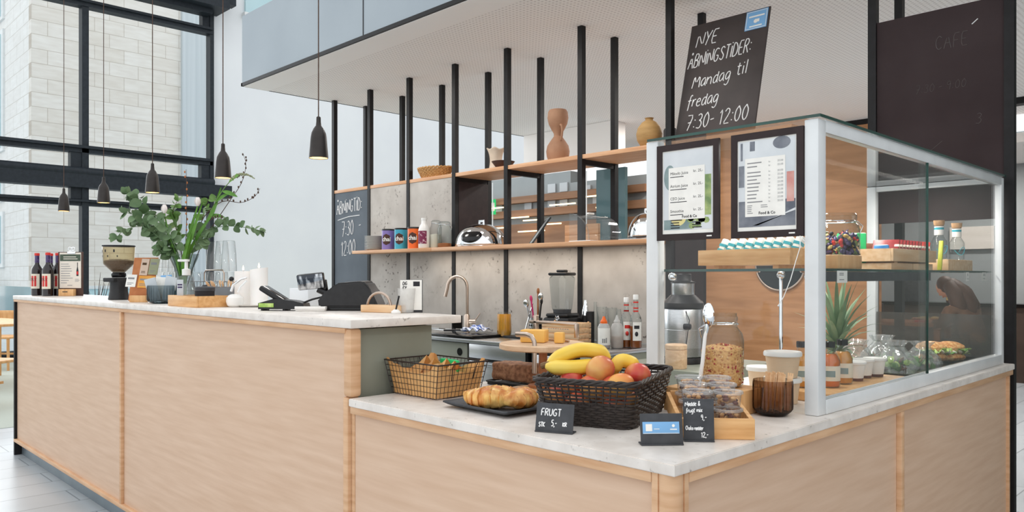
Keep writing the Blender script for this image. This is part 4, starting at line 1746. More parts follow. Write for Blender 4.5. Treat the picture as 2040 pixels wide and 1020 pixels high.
def menu_b(s_, w, h, b):
    m = M()
    rect(m, b + .004, b + .012, w - b - .004, h - b - .004, -.0006)
    m.build('photo_ground', 'sheet_pale', s_)
    m = M()
    rect(m, b + .004, b + .012, w - b - .004, b + .088, -.0008)
    rect(m, b + .004, b + .13, b + .022, h - b - .075, -.0008)
    rect(m, b + .010, h - b - .06, b + .017, h - b - .008, -.0008)
    rect(m, b + .040, h - b - .034, b + .056, h - b - .006, -.0008)
    disc(m, w - b - .045, h - b - .018, .018, -.0008, 20, 1.5)
    m.build('shadow_print', 'sheet_dark', s_)
    m = M()
    m.f([m.v((b + .05, -.001, b + .016)), m.v((b + .065, -.001, b + .016)), m.v((w - b - .004, -.001, b + .062)), m.v((w - b - .004, -.001, b + .055))])
    m.build('steel_print', 'sheet_pale', s_)
    m = M()
    rect(m, w - b - .030, .100, w - b - .008, .185, -.0009)
    m.build('drink_print', 'sheet_red', s_)
    m = M()
    rect(m, b + .025, b + .042, w - b - .034, h - b - .055, -.0013)
    m.build('price_card', 'paper', s_)
    m = M()
    y = h - .092
    for k in range(11):
        lines(m, b + .032, b + .085, (y + .001,), .0032, -.0016, jitter=.5)
        print_text(m, 'kr.', w - b - .085, y, .007, off=-.0016)
        print_text(m, ('20.00', '25.00')[k % 2], w - b - .040, y, .008, off=-.0016, align='RIGHT')
        y -= .0108 if k != 1 else .017
    lines(m, b + .032, b + .05, [y + .002 - k * .0055 for k in range(5)], .002, -.0016)
    lines(m, b + .075, b + .10, [y + .002 - k * .0055 for k in range(2)], .002, -.0016)
    m.build('fine_print', 'print_grey', s_)
    m = M()
    print_text(m, 'Food & Co', w / 2 + .002, b + .048, .0115, off=-.0016, align='CENTER', bold=.0003)
    m.build('lettering', 'print_dark', s_)


mat('sheet_pale', (206, 212, 216), 0.7, rgb2=(222, 226, 229), scale=9)
mat('sheet_teal', (110, 132, 134), 0.7, rgb2=(150, 168, 168), scale=12)
mat('sheet_yellow', (226, 212, 140), 0.7, rgb2=(236, 226, 170), scale=12)
mat('sheet_green', (182, 196, 130), 0.7, rgb2=(120, 146, 96), scale=30)
mat('sheet_dark', (96, 101, 112), 0.7, rgb2=(142, 146, 154), scale=14)
mat('sheet_red', (220, 176, 166), 0.7, rgb2=(200, 120, 112), scale=12)
menu('dark framed juice price list hung nearest the white end post', -.568, -.342, 1.402, 1.7075, menu_a)
menu('dark framed menu with silver kitchen photo hung by the corner post', -.301, -.077, 1.400, 1.7085, menu_b)

# ================================================================ inside the case, upper shelf (z 1.31)
SZ = 1.3105
k1 = thing('sweet_crate', 'shallow bamboo crate of blue snack bars behind the menus', 'crate', (-.33, .93, SZ), -.12)
m = M()
m.box(-.17, -.06, .012, .17, -.052, .062, .001)
m.build('front_board', 'bamboo', k1)
m = M()
m.box(-.17, .11, .02, .17, .118, .085, .001)
m.build('back_board', 'bamboo', k1)
for x in (-.17, .162):
    m = M()
    m.box(x, -.0515, .012, x + .008, .1095, .062)
    m.build('side_board', 'bamboo', k1)
m = M()
m.box(-.1615, -.0515, .012, .1615, .1095, .018)
for x in (-.12, .1):
    m.box(x, -.04, 0, x + .02, .1, .012)
m.build('base_board', 'bamboo', k1)
for k in range(9):
    t = thing('snack_bar', 'blue and white snack bar, %s from the corner post in the crate behind the menus' % ORD[8 - k], 'snack bar', (-.33 - .135 + k * .034, .925 - (k * .034 - .135) * .12, SZ + .0205), group='blue snack bars', rot=(-.35, .25, -.12))
    m = M()
    m.box(-.012, -.012, 0, .012, .012, .085, .005)
    m.build('wrapper', 'paper', t)
    m = M()
    m.box(-.0123, -.0123, .03, .0123, .0123, .048)
    m.box(-.0123, -.0123, .056, .0123, .0123, .066)
    m.build('band', 'teal_wrap', t)

m = M()
m.box(-.05, -.09, 0, .05, .09, .042, .002)
tag(m.build('wooden_box', 'bamboo_block', loc=(-.125, 1.06, SZ)), 'plain bamboo box in front of the sweet jar', 'box')
cj = thing('sweet_jar', 'wide glass preserving jar full of wrapped sweets', 'jar', (-.225, 1.30, SZ))
m = M()
m.lathe([(.070, .002), (.078, .010), (.080, .03), (.080, .13), (.074, .15), (.066, .158), (.066, .165), (.070, .168), (.070, .186), (.066, .19)], n=40, cap=False)
m.lathe([(0, .002), (.070, .002)], n=40, cap=False)
m.build('glass_body', 'clear_glass', cj)
m = M()
m.tube([(.069 * math.cos(a), .069 * math.sin(a), .163) for a in [k * PI / 16 for k in range(32)]], .0018, 6, True)
m.tube([(.07, -.014, .163), (.09, -.01, .145), (.084, 0, .12), (.09, .01, .145), (.07, .014, .163)], .0016, 6)
m.build('clip_wire', 'chrome', cj)
m = M()
for k in range(760):
    a = random.uniform(0, 6.28)
    r = .070 * random.random() ** .35
    z = random.uniform(.012, .112 + .012 * math.cos(a * 2))
    m.mi = random.choice((0, 0, 0, 1, 1, 2, 3, 4))
    m.place((r * math.cos(a), r * math.sin(a), z), (random.random() * 6, random.random() * 6, random.random() * 6))
    m.ball((0, 0, 0), (.0115, .0075, .007), 6, 5)
    if k % 2:
        m.prism([(.009, 0), (.016, -.006), (.016, .006)], -.001, .001)
m.place()
o = m.build('wrapped_sweets', ['sweet_purple', 'print_dark', 'sweet_green', 'red_bright', 'sweet_gold'], cj)
o['kind'] = 'stuff'

k2 = thing('bar_crate', 'long pine crate of red chocolate bars on the glass shelf', 'crate', (-.165, 1.70, SZ), PI / 2)
m = M()
m.box(-.20, -.06, .030, .25, -.052, .075, .001)
m.build('front_board', 'pine', k2)
m = M()
m.box(-.20, .07, .035, .25, .078, .10, .001)
m.build('back_board', 'pine', k2)
for x in (-.20, .242):
    m = M()
    m.box(x, -.0515, .03, x + .008, .0695, .075)
    m.build('side_board', 'pine', k2)
m = M()
m.box(-.1915, -.0515, .03, .2415, .0695, .036)
m.box(-.19, -.05, 0, .02, .06, .024, .001)
m.box(.03, -.05, 0, .24, .06, .024, .001)
m.box(-.15, -.045, .024, -.12, .055, .03)
m.box(.18, -.045, .024, .21, .055, .03)
m.build('base_board', 'pine', k2)
for k in range(11):
    t = thing('chocolate_bar', 'red wrapped chocolate bar, %s from the sweet jar in the pine crate' % ORD[k], 'chocolate bar', (-.165, 1.70 - .128 + k * .0325, SZ + .0365), group='red chocolate bars', rot=(-.62, 0, .12))
    m = M()
    m.box(-.045, -.006, .004, .045, .006, .088, .003)
    m.build('wrapper', 'red_wrap' if k < 8 else 'red_bright', t)
    m = M()
    m.box(-.0455, -.0062, .01, -.03, .0062, .02)
    m.box(.03, -.0062, .055, .0455, .0062, .065)
    m.build('label', 'label_cream', t)
for k, (lab, mt, y, c) in enumerate((('blue and white packet at the end of the bar crate', 'blue_wrap', 1.475, .02), ('green packet rising behind the red chocolate bars', 'bright_green', 1.50, .05))):
    t = thing('snack_packet', lab, 'packet', (-.150, 1.528, SZ + .037) if k == 0 else (-.262, 1.53, SZ + .0005), .2 if k == 0 else .5)
    m = M()
    m.box(-.05 if k else -.03, -.008, 0, .05 if k else .02, .008, .052 if k == 0 else .135, .006)
    m.build('wrapper', mt, t)

m = M()
m.box(-.05, -.16, 0, .05, .16, .045, .002)
tag(m.build('wooden_box', 'pine', loc=(-.15, 2.24, SZ)), 'pine box under the corked water bottles', 'box')
for k, (y, lab) in enumerate(((2.13, 'corked bottle with turquoise label nearer the glass seam'), (2.36, 'corked bottle with turquoise label nearer the far case post'))):
    t = thing('water_bottle', lab, 'bottle', (-.15, y, SZ + .0455), group='corked water bottles')
    m = M()
    m.lathe([(.026, .001), (.029, .008), (.029, .075), (.022, .088), (.017, .096), (.017, .140), (.019, .144)], n=28, cap=False)
    m.lathe([(0, .001), (.026, .001)], n=28, cap=False)
    m.build('glass_body', 'clear_glass', t)
    m = M()
    m.lathe([(.0178, .100), (.0178, .136)], n=28, cap=False)
    m.build('neck_label', 'paper', t)
    m = M()
    m.lathe([(.0180, .122), (.0180, .131)], n=28, cap=False)
    m.build('label_stripe', 'teal_wrap', t)
    m = M()
    m.lathe([(.0165, .138), (.020, .1445), (.021, .160)], n=24)
    m.build('cork', 'cork', t)
    m = M()
    m.tube([(.0293 * math.cos(q * .2), .0293 * math.sin(q * .2), .04 + .018 * math.sin(q * .42)) for q in range(-8, 9)], .0014, 4)
    m.build('label_ring', 'teal_wrap', t)
t = thing('snack_stick', 'yellow wrapped stick leaning by the corked bottles', 'snack bar', (-.115, 2.02, SZ + .0005), 0, rot=(-.2, 0, 0))
m = M()
m.box(-.008, -.006, 0, .008, .006, .12, .003)
m.build('wrapper', 'yellow_green', t)
for k, (y, w, lab) in enumerate(((.968, .072, 'white price ticket on the rail below the sweet jar'), (2.19, .035, 'narrow white price ticket below the corked bottles'), (2.42, .055, 'white price ticket near the far case post'))):
    t = thing('price_ticket', lab, 'price ticket', (-.0615, y, 1.268), PI / 2)
    m = M()
    m.box(-w / 2, -.0006, 0, w / 2, .0006, .036)
    m.build('card', 'paper', t)
    m = M()
    lines(m, -w * .3, w * .3, (.027, .022, .008), .0025, -.0009)
    m.build('print', 'print_grey', t)
m = M()
m.tube([(-.085, .742, 1.40), (-.082, .738, 1.37), (-.094, .736, 1.33), (-.108, .734, 1.28), (-.128, .733, 1.23), (-.144, .733, 1.205)], .0013, 6)
m.tube([(-.085, .742, 1.40), (-.07, .74, 1.385), (-.066, .742, 1.40)], .0013, 6)
m.ball((-.144, .733, 1.204), .0026)
m.build('tie_tail', 'white_plastic', thing('cable_tie', 'white cable tie hanging in front of the corner post', 'cable tie'))

# ================================================================ inside the case, lower level
m = M()
m.box(-.275, .985, 0, -.105, 1.39, .028, .002)
m.box(-.222, 1.39, 0, -.105, 1.61, .028, .002)
tag(m.build('serving_board', 'bamboo_block', loc=(0, 0, CZ)), 'low wooden board under the juice bottles and dessert tubs', 'board')
m = M()
m.box(-.11, .895, 0, -.072, .965, .02, .002)
tag(m.build('wooden_block', 'bamboo_block', loc=(0, 0, CZ)), 'small wooden block at the foot of the corner post', 'block')
BZ = CZ + .0285
bot = None
for lab, x, y, jm in (('bright orange juice bottle beside the corner post', -.178, 1.148, 'juice_orange'), ('amber juice bottle behind the bright orange one', -.182, 1.258, 'juice_amber'), ('amber juice bottle seen through the front glass', -.240, 1.085, 'juice_amber')):
    t = thing('juice_bottle', lab, 'bottle', (x, y, BZ), -.6, group='juice bottles in the case')
    m = M()
    m.lathe([(.030, .001), (.033, .006), (.033, .085), (.026, .104), (.016, .120), (.015, .132)], n=28, cap=False)
    m.lathe([(0, .001), (.030, .001)], n=28, cap=False)
    m.build('glass_body', 'clear_glass', t)
    m = M()
    m.lathe([(.0, .004), (.029, .004), (.0318, .009), (.0318, .084), (.024, .103), (.019, .108), (0, .108)], n=28, cap=False)
    m.build('juice', jm, t)
    m = M()
    m.lathe([(.0172, .128), (.0178, .130), (.0178, .146), (.016, .148)], n=24)
    m.build('cap', 'gloss_black', t)
    m = M()
    m.grid(lambda u, v: (.0335 * math.cos(-1.25 + 2.1 * u), .0335 * math.sin(-1.25 + 2.1 * u), .022 + .048 * v), 14, 1)
    lb = m.build('label', 'label_cream', t)
    m = M()
    m.grid(lambda u, v: (.0338 * math.cos(-1.0 + 1.0 * u), .0338 * math.sin(-1.0 + 1.0 * u), .035 + .02 * v), 8, 1)
    m.build('label_print', 'sheet_teal', lb)
for k, (x, y) in enumerate(((-.185, 1.365), (-.195, 1.462), (-.18, 1.532))):
    lab = 'small white dessert tub, %s' % ('first after the amber juice bottle', 'second after the amber juice bottle', 'last before the black tray')[k]
    if k == 0:
        t0 = thing('dessert_tub', lab, 'tub', (x, y, BZ), group='white dessert tubs')
        m = M()
        m.lathe([(.0275, 0), (.036, .062)], n=32)
        m.build('cup', 'white_plastic', t0)
        m = M()
        m.lathe([(.038, .056), (.0395, .058), (.0395, .064), (.0375, .066), (.034, .064), (0, .064)], n=32)
        m.build('lid', 'white_plastic', t0)
        m = M()
        m.lathe([(.0277, .0), (.0291, .012)], n=32, cap=False)
        m.build('fruit_layer', 'nut_dark', t0)
    else:
        dup(t0, (x, y, BZ), k, lab)

pa = thing('pineapple', 'pineapple with spiky grey green crown behind the juice bottles', 'pineapple', (-.285, 1.46, CZ))
m = M()
m.lathe([(.02, 0), (.045, .012), (.052, .05), (.050, .085), (.03, .112), (.012, .118)], n=30)
m.build('fruit', 'pineapple_skin', pa)
m = M()
for k in range(46):
    lay = k / 46
    a = k * 2.4
    L = .11 + .14 * lay if lay > .3 else .07 + .12 * lay
    tilt = 1.15 * (1 - lay) ** .9 + .08
    base = Vector((.010 * math.cos(a), .010 * math.sin(a), .10 + .055 * lay))
    d = Vector((math.cos(a), math.sin(a), 0))
    side = Vector((-math.sin(a), math.cos(a), 0))
    prev = None
    for i in range(6):
        t = i / 5
        ang = tilt * (.55 + .75 * t)
        p = base + d * (L * t * math.sin(ang)) + Vector((0, 0, L * t * math.cos(ang)))
        w = .0115 * (1 - t) ** .7 * (1 + .4 * t) + .0003
        up = Vector((0, 0, 1)) * .004 * (1 - t) - d * .004 * (1 - t)
        row = [m.v(p - side * w + up * .8), m.v(p - up * .3), m.v(p + side * w + up * .8)]
        if prev:
            m.f([prev[0], prev[1], row[1], row[0]])
            m.f([prev[1], prev[2], row[2], row[1]])
        prev = row
m.build('crown', 'pineapple_leaf', pa, sharp=60)

# black trays, salad bags, filled rolls
tray = thing('black_tray', 'black tray carrying bagged salads and filled rolls', 'tray', (-.30, 2.06, CZ))
m = M()
m.box(-.20, -.40, 0, .20, .48, .008, .003)
m.box(-.20, -.40, .008, -.19, .48, .028)
m.box(.19, -.40, .008, .20, .48, .028)
m.box(-.19, -.40, .008, .19, -.39, .028)
m.box(-.19, .47, .008, .19, .48, .028)
m.build('tray_body', 'gloss_black', tray)
TZ = CZ + .0085
for k, (x, y, r, lab) in enumerate(((-.36, 1.80, .085, 'clear bag of dark salad nearest the pineapple'), (-.23, 1.86, .085, 'clear salad bag beside the case glass'), (-.33, 2.01, .09, 'tall crumpled clear salad bag in the middle'), (-.20, 2.08, .075, 'clear bag of sandwich beside the filled rolls'))):
    t = thing('salad_bag', lab, 'bag', (x, y, TZ), k, group='clear salad bags')
    m = M()

    def fn(u, v, k=k, r=r):
        a = 2 * PI * u
        pr = [(.0, 0), (.9, .02), (1.0, .3), (.9, .65), (.55, .95), (.40, 1.15), (.62, 1.4)]
        f = v * (len(pr) - 1)
        i = min(int(f), len(pr) - 2)
        q = f - i
        rr = (pr[i][0] + (pr[i + 1][0] - pr[i][0]) * q) * r
        z = (pr[i][1] + (pr[i + 1][1] - pr[i][1]) * q) * r * 1.05
        n_ = mnoise.noise(Vector((math.cos(a) * 2.2 + k * 7, math.sin(a) * 2.2, z * 26)))
        rr *= 1 + .22 * n_ + .05 * math.sin(a * 9 + z * 60)
        return (rr * math.cos(a), rr * math.sin(a) * .9, z + .001)
    m.grid(fn, 48, 18, True)
    m.build('film', 'film', t, sharp=20)
    m = M()
    for q in range(26):
        a, rr = random.uniform(0, 6.28), r * .62 * random.random() ** .5
        m.mi = random.choice((0, 0, 1, 2))
        m.place((rr * math.cos(a), rr * math.sin(a), r * random.uniform(.15, .62)), (random.random() * 6, random.random() * 6, 0))
        m.ball((0, 0, 0), (.016, .012, .003), 7, 5)
    m.place()
    o = m.build('salad', ['dill', 'brownie', 'lettuce'], t)
    o['kind'] = 'stuff'


def roll(label, loc, rz, sc=1.0, dill=False):
    t = thing('filled_roll', label, 'roll', loc, rz, group='filled rolls')
    m = M()
    m.place((0, 0, .022 * sc))
    m.ball((0, 0, 0), (.085 * sc, .045 * sc, .022 * sc), 24, 10)
    m.rough(.003, 50, 1)
    m.build('lower_bun', 'bun', t)
    m = M()
    m.place((0, .006, .058 * sc), (.25, 0, 0), (.088 * sc, .046 * sc, .034 * sc))
    m.lathe([(0, -.004), (.8, -.004), (.97, .2), (.9, .55), (.6, .85), (.25, .98), (0, 1.0)], n=28, cap=False)
    m.build('upper_bun', 'bun', t)
    m = M()
    for q in range(34):
        x = random.uniform(-.078, .078) * sc
        m.mi = random.choice((0, 0, 1)) if not dill else random.choice((0, 1, 1))
        m.place((x, random.uniform(-.048, .03) * sc, random.uniform(.040, .060) * sc), (random.uniform(-.8, .8), random.uniform(-.5, .5), random.random() * 6))
        m.grid(lambda u, v: ((u - .5) * .036, (v - .5) * .018, .004 * math.sin(u * 9) * math.cos(v * 5)), 5, 3)
    m.place()
    o = m.build('lettuce', ['lettuce', 'dill'], t, solid=.0008)
    m = M()
    for q in range(4):
        x = (-.05 + .034 * q) * sc
        m.place((x, -.036 * sc, .048 * sc), (.5, .2 * q, .4 * q))
        m.ball((0, 0, 0), (.016, .010, .005), 12, 8)
    m.place()
    m.build('egg_slices', 'egg', t)
    return t


roll('filled seeded roll tilted beside the clear salad bags', (-.215, 2.255, TZ + .012), 1.2, .95)
roll('large seeded roll with lettuce and egg near the far post', (-.19, 2.41, TZ + .004), 1.15, .95)
roll('smaller open roll with dill at the far end of the tray', (-.225, 2.475, TZ + .002), 1.9, .6, True)

# ================================================================ on the steel worktop (z 0.86)
WZ = 0.8605
sk = thing('sink', 'stainless sink bowl rim set in the steel worktop below the tap', 'sink', (-3.75, 2.42, WZ))
m = M()
for a in ((-.30, -.18, -.28, .18), (.28, -.18, .30, .18), (-.28, -.18, .28, -.16), (-.28, .16, .28, .18)):
    m.box(a[0], a[1], 0, a[2], a[3], .004)
m.box(-.28, -.16, 0, .28, .16, .0012)
m.build('rim', 'chrome', sk)
fc = thing('tap', 'tall curved brushed steel mixer tap behind the counter end', 'tap', (-3.63, 2.60, WZ))
m = M()
m.lathe([(.026, 0), (.026, .006), (.021, .01), (.021, .125), (.014, .135)], n=28)
m.build('base', 'brass_steel', fc)
m = M()
pts = [(0, 0, .13), (0, 0, .34)]
for k in range(1, 15):
    a = PI * k / 14
    pts.append((-.075 * (1 - math.cos(a)) * .70, -.075 * (1 - math.cos(a)) * .72, .34 + .085 * math.sin(a)))
pts.append((-.118, -.12, .27))
m.tube(pts, .0125, 14)
m.build('spout', 'brass_steel', fc)
m = M()
m.tube([(0, 0, .078), (.045, .046, .078)], .019, 16)
m.tube([(.040, .041, .08), (.070, .072, .142)], [.006, .0045], 10)
m.build('lever', 'brass_steel', fc)
m = M()
m.box(-3.50, 2.135, 0, -3.05, 2.50, .02, .003)
tag(m.build('drip_tray', 'gloss_black', loc=(0, 0, WZ)), 'flat black drip tray on the steel worktop edge', 'tray')
m = M()
m.box(-3.02, 2.40, 0, -2.82, 2.62, .014, .003)
tag(m.build('serving_mat', 'black_plastic', loc=(0, 0, WZ)), 'black mat under the amber juice tumbler', 'mat')
m = M()
m.grid(lambda u, v: ((u - .5) * .17, (v - .5) * .12, .022 + .026 * (1 - (2 * u - 1) ** 2) * (1 - (2 * v - 1) ** 2) + .012 * math.sin(u * 14) * math.cos(v * 9)), 24, 16)
t = m.build('dish_cloth', 'cloth_blue', loc=(-3.28, 2.40, WZ + .022), solid=.004)
tag(t, 'crumpled blue and white cloth beside the tap', 'cloth')
br = thing('scrub_brush', 'blue dish brush lying on the black drip tray', 'brush', (-3.42, 2.32, WZ + .0205), .6)
m = M()
m.tube([(-.10, 0, .012), (.03, 0, .016)], .007, 8)
m.build('handle', 'black_plastic', br)
m = M()
m.ball((.06, 0, .02), (.035, .02, .018), 12, 8)
m.build('head', 'cloth_blue', br)
jt = thing('juice_tumbler', 'ribbed tumbler of amber juice before the concrete panel', 'glass', (-3.06, 2.45, WZ + .0005))
m = M()
m.lathe([(.044, .002), (.052, .03), (.050, .10), (.043, .175)], n=36, cap=False)
m.lathe([(0, .002), (.044, .002)], n=36, cap=False)
m.build('glass_wall', 'clear_glass', jt)
m = M()

def jf(u, v):
    a = 2 * PI * u
    r = (.042 + .009 * min(1, v * 4)) * (1 - .14 * max(0, v - .3)) + .0012 * math.cos(a * 16)
    return (r * math.cos(a), r * math.sin(a), .006 + .155 * v)
m.grid(jf, 64, 8, True)
m.lathe([(0, .161), (.043, .161)], n=40, cap=False)
m.build('juice', 'juice_glass', jt)
uh = thing('utensil_holder', 'perforated steel utensil holder beside the blender', 'holder', (-2.70, 2.40, WZ))
m = M()
m.lathe([(.045, 0), (.045, .15)], n=32, cap=False)
m.lathe([(0, .002), (.045, .002)], n=32, cap=False)
m.build('cup', 'steel', uh)
m = M()
for i in range(5):
    for j in range(14):
        a = 2 * PI * j / 14 + (i % 2) * .22
        m.place((.0456 * math.cos(a), .0456 * math.sin(a), .025 + i * .025), (0, PI / 2, a))
        m.lathe([(.0065, 0), (.0065, .0005)], n=10)
m.place()
m.build('perforation', 'gloss_black', uh)
UT = (('long steel spoon leaning left in the utensil holder', 'chrome', -.03, 0, -.42, .12, .23, 1), ('pink handled spatula in the utensil holder', 'pink_handle', -.01, .01, -.22, 0, .27, 2), ('wooden spoon standing tall in the utensil holder', 'walnut', .015, .01, .02, .1, .32, 2), ('thin steel whisk in the utensil holder', 'chrome', .02, -.01, .16, .1, .27, 1), ('steel tongs leaning over the utensil holder', 'steel', -.02, -.02, -.36, .0, .26, 0), ('dark handled knife in the utensil holder', 'black_plastic', .02, .0, .2, .05, .25, 2))
mat('pink_handle', (206, 52, 110), 0.4)
for lab, mt, x, y, rx, ry, L, kd in UT:
    t = thing('kitchen_utensil', lab, 'utensil', (-2.70 + x * .5, 2.40 + y * .5, WZ + .005), rot=(ry, rx * .55, .8))
    m = M()
    m.tube([(0, 0, 0), (0, 0, L)], .004 if kd < 2 else .006, 8)
    m.build('handle', mt, t)
    m = M()
    if kd == 1:
        m.ball((0, 0, L + .02), (.018, .006, .026), 12, 8)
        m.build('bowl', mt, t)
    elif kd == 2:
        m.ball((0, 0, L + .005), (.010, .006, .022), 10, 8)
        m.build('end', mt, t)
    else:
        m.tube([(0, 0, 0), (.012, 0, L * .6), (.002, 0, L)], .004, 6)
        m.build('arm', mt, t)
ls = thing('serving_spoon', 'large steel spoon leaning outside the utensil holder', 'spoon', (-2.77, 2.34, WZ), rot=(0, .28, .8))
m = M()
m.tube([(0, 0, .06), (0, 0, .26)], .004, 8)
m.build('handle', 'chrome', ls)
m = M()
m.ball((0, 0, .034), (.024, .007, .034), 14, 10)
m.build('bowl', 'chrome', ls)

bl_ = thing('blender', 'black blender with clear jug by the concrete panel', 'blender', (-2.52, 2.46, WZ), .2)
m = M()
m.box(-.10, -.09, 0, .10, .10, .16, .02)
m.box(-.085, -.075, .16, .085, .085, .185, .012)
m.build('base', 'black_plastic', bl_)
m = M()
m.box(-.09, -.096, .03, .02, -.09, .14, .003)
f = m.build('control_panel', 'slate', bl_)
m = M()
m.place((-.035, -.097, .10), (PI / 2, 0, 0))
m.lathe([(.018, 0), (.016, .012), (0, .012)], n=20)
m.place()
m.box(-.075, -.0975, .045, -.01, -.096, .06)
m.build('dial', 'chrome', f)
m = M()
m.lathe([(.066, .186), (.070, .22), (.088, .41), (.090, .43)], n=4, cap=False)
bmesh.ops.bevel(m.bm, geom=[e for e in m.bm.edges if abs(e.verts[0].co.z - e.verts[1].co.z) > .01], offset=.022, segments=4, affect='EDGES')
m.build('jug', 'acrylic', bl_, rot=(0, 0, PI / 4))
m = M()
m.box(-.07, -.07, .431, .07, .07, .452, .012)
m.box(-.03, -.03, .452, .03, .03, .47, .008)
m.build('lid', 'black_plastic', bl_)
m = M()
m.lathe([(.058, .186), (.06, .21), (0, .21)], n=30, cap=False)
m.build('blade_collar', 'slate', bl_)

wc = thing('slatted_crate', 'pale slatted wooden crate with clip on the steel worktop', 'crate', (-2.33, 2.24, WZ), .12)
m = M()
for k in range(4):
    m.box(-.15, 0, .006 + k * .034, .13, .008, .036 + k * .034, .001)
    m.box(-.15, .13, .006 + k * .034, .13, .138, .036 + k * .034, .001)
    m.box(.122, .0085, .006 + k * .034, .13, .1295, .036 + k * .034, .001)
    m.box(-.15, .0085, .006 + k * .034, -.142, .1295, .036 + k * .034, .001)
m.build('slats', 'pine', wc)
m = M()
for x in (-.142, .114):
    for y in (.009, .121):
        m.box(x, y, 0, x + .008, y + .008, .145)
m.box(-.14, .01, .004, .12, .128, .008)
m.build('corner_posts', 'pine', wc)
m = M()
for k in range(9):
    m.box(-.10 + k * .018, -.0006, .098, -.09 + k * .018, 0, .102)
m.build('lettering', 'print_grey', wc)
m = M()
m.tube([(-.03, -.002, .135), (-.03, -.004, .17), (-.04, -.004, .18), (-.045, -.004, .165), (-.03, -.004, .155), (-.015, -.004, .165), (-.02, -.004, .18), (-.03, -.004, .17)], .003, 6)
m.build('clip', 'chrome', wc)
for lab, x, y, kind in (('white squeeze bottle with orange nozzle and label', -2.005, 2.255, 0), ('pale squeeze bottle of honey beside the white one', -1.965, 2.33, 1)):
    t = thing('squeeze_bottle', lab, 'bottle', (x, y, WZ), -.7)
    m = M()
    m.lathe([(.034, .001), (.037, .006), (.037, .125), (.028, .145), (.018, .150)], n=30, cap=False)
    m.lathe([(0, .001), (.034, .001)], n=30, cap=False)
    m.build('body', 'plastic_milky', t)
    m = M()
    m.lathe([(0, .003), (.034, .003), (.036, .008), (.036, .02 if kind == 0 else .07), (0, .02 if kind == 0 else .07)], n=30, cap=False)
    m.build('contents', 'syrup' if kind == 0 else 'honey', t)
    if kind == 0:
        m = M()
        m.grid(lambda u, v: (.0375 * math.cos(-1.35 + 2.6 * u), .0375 * math.sin(-1.35 + 2.6 * u), .022 + .10 * v), 18, 1)
        lb = m.build('label', 'paper', t)
        m = M()
        for k in range(3):
            m.grid(lambda u, v, k=k: (.0378 * math.cos(-.45 + .28 * k + .2 * u), .0378 * math.sin(-.45 + .28 * k + .2 * u), .035 + (.025 if k < 2 else .03) * v), 3, 1)
        m.build('print', 'print_grey', lb)
    m = M()
    m.lathe([(.021, .148), (.021, .160), (.012, .172), (.006, .196 if kind else .19), (0, .196 if kind else .19)], n=24)
    m.build('nozzle', 'orange_tin' if kind == 0 else 'plastic_milky', t)
for lab, x, y, h in (('syrup bottle with berry label nearer the squeeze bottles', -1.965, 2.42, .30), ('taller syrup bottle next to the white case post', -1.895, 2.42, .318)):
    t = thing('syrup_bottle', lab, 'bottle', (x, y, WZ), -.7)
    m = M()
    m.lathe([(.032, .001), (.035, .006), (.035, .165), (.028, .19), (.015, .215), (.014, h - .03)], n=30, cap=False)
    m.lathe([(0, .001), (.032, .001)], n=30, cap=False)
    m.build('glass_body', 'clear_glass', t)
    m = M()
    hh_ = .05 if h < .31 else .13
    m.lathe([(0, .003), (.033, .003), (.034, .008), (.034, hh_), (0, hh_)], n=30, cap=False)
    m.build('syrup', 'syrup', t)
    m = M()
    m.grid(lambda u, v: (.0355 * math.cos(-.75 + 1.7 * u), .0355 * math.sin(-.75 + 1.7 * u), .045 + .11 * v), 14, 1)
    lb = m.build('label', 'paper', t)
    m = M()
    m.place((.0358 * math.cos(-.1), .0358 * math.sin(-.1), .085))
    m.ball((0, 0, 0), (.010, .010, .014), 10, 8)
    m.place()
    m.grid(lambda u, v: (.0358 * math.cos(-.5 + .9 * u), .0358 * math.sin(-.5 + .9 * u), .115 + .02 * v), 8, 1)
    m.build('fruit_print', 'red_bright' if h < .31 else 'print_dark', lb)
    m = M()
    for z in (.215, h - .085, h - .05):
        m.lathe([(.0158, z), (.0158, z + .008)], n=20)
    m.build('red_bands', 'red_bright', t)
    m = M()
    m.lathe([(.016, h - .03), (.016, h - .004), (.014, h)], n=20)
    m.build('cap', 'white_plastic', t)
for lab, x, y, r, h, kind in (('cocktail shaker with black grip behind the slatted crate', -2.42, 2.58, .026, .27, 0), ('tall slim clear bottle behind the slatted crate', -2.355, 2.60, .024, .26, 1), ('clear highball glass behind the slatted crate', -2.285, 2.58, .034, .23, 2), ('second clear highball glass behind the slatted crate', -2.215, 2.60, .032, .225, 2), ('conical clear beaker at the crate end', -2.13, 2.56, .034, .22, 3), ('short black tin by the blender', -2.49 + .0, 2.625, .026, .20, 4)):
    t = thing('bar_vessel', lab, 'vessel', (x if kind != 4 else -2.33, y if kind != 4 else 2.52, WZ))
    m = M()
    if kind == 0:
        m.lathe([(r, 0), (r, .06), (r * .9, .2), (r * .5, h - .03), (r * .35, h)], n=26)
        m.build('body', 'chrome', t)
        m = M()
        m.lathe([(r + .001, .06), (r + .0005, .17)], n=26, cap=False)
        m.build('grip', 'black_plastic', t)
    elif kind == 4:
        m.lathe([(r, 0), (r, h), (0, h)], n=26)
        m.build('body', 'black_plastic', t)
    else:
        pr = {1: [(r, .001), (r, .16), (r * .4, .21), (r * .4, h)], 2: [(r * .8, .001), (r, h)], 3: [(r, .001), (r * .9, .1), (r * .35, h)]}[kind]
        m.lathe(pr, n=26, cap=False)
        m.lathe([(0, .001), (pr[0][0], .001)], n=26, cap=False)
        m.build('body', 'clear_glass', t)

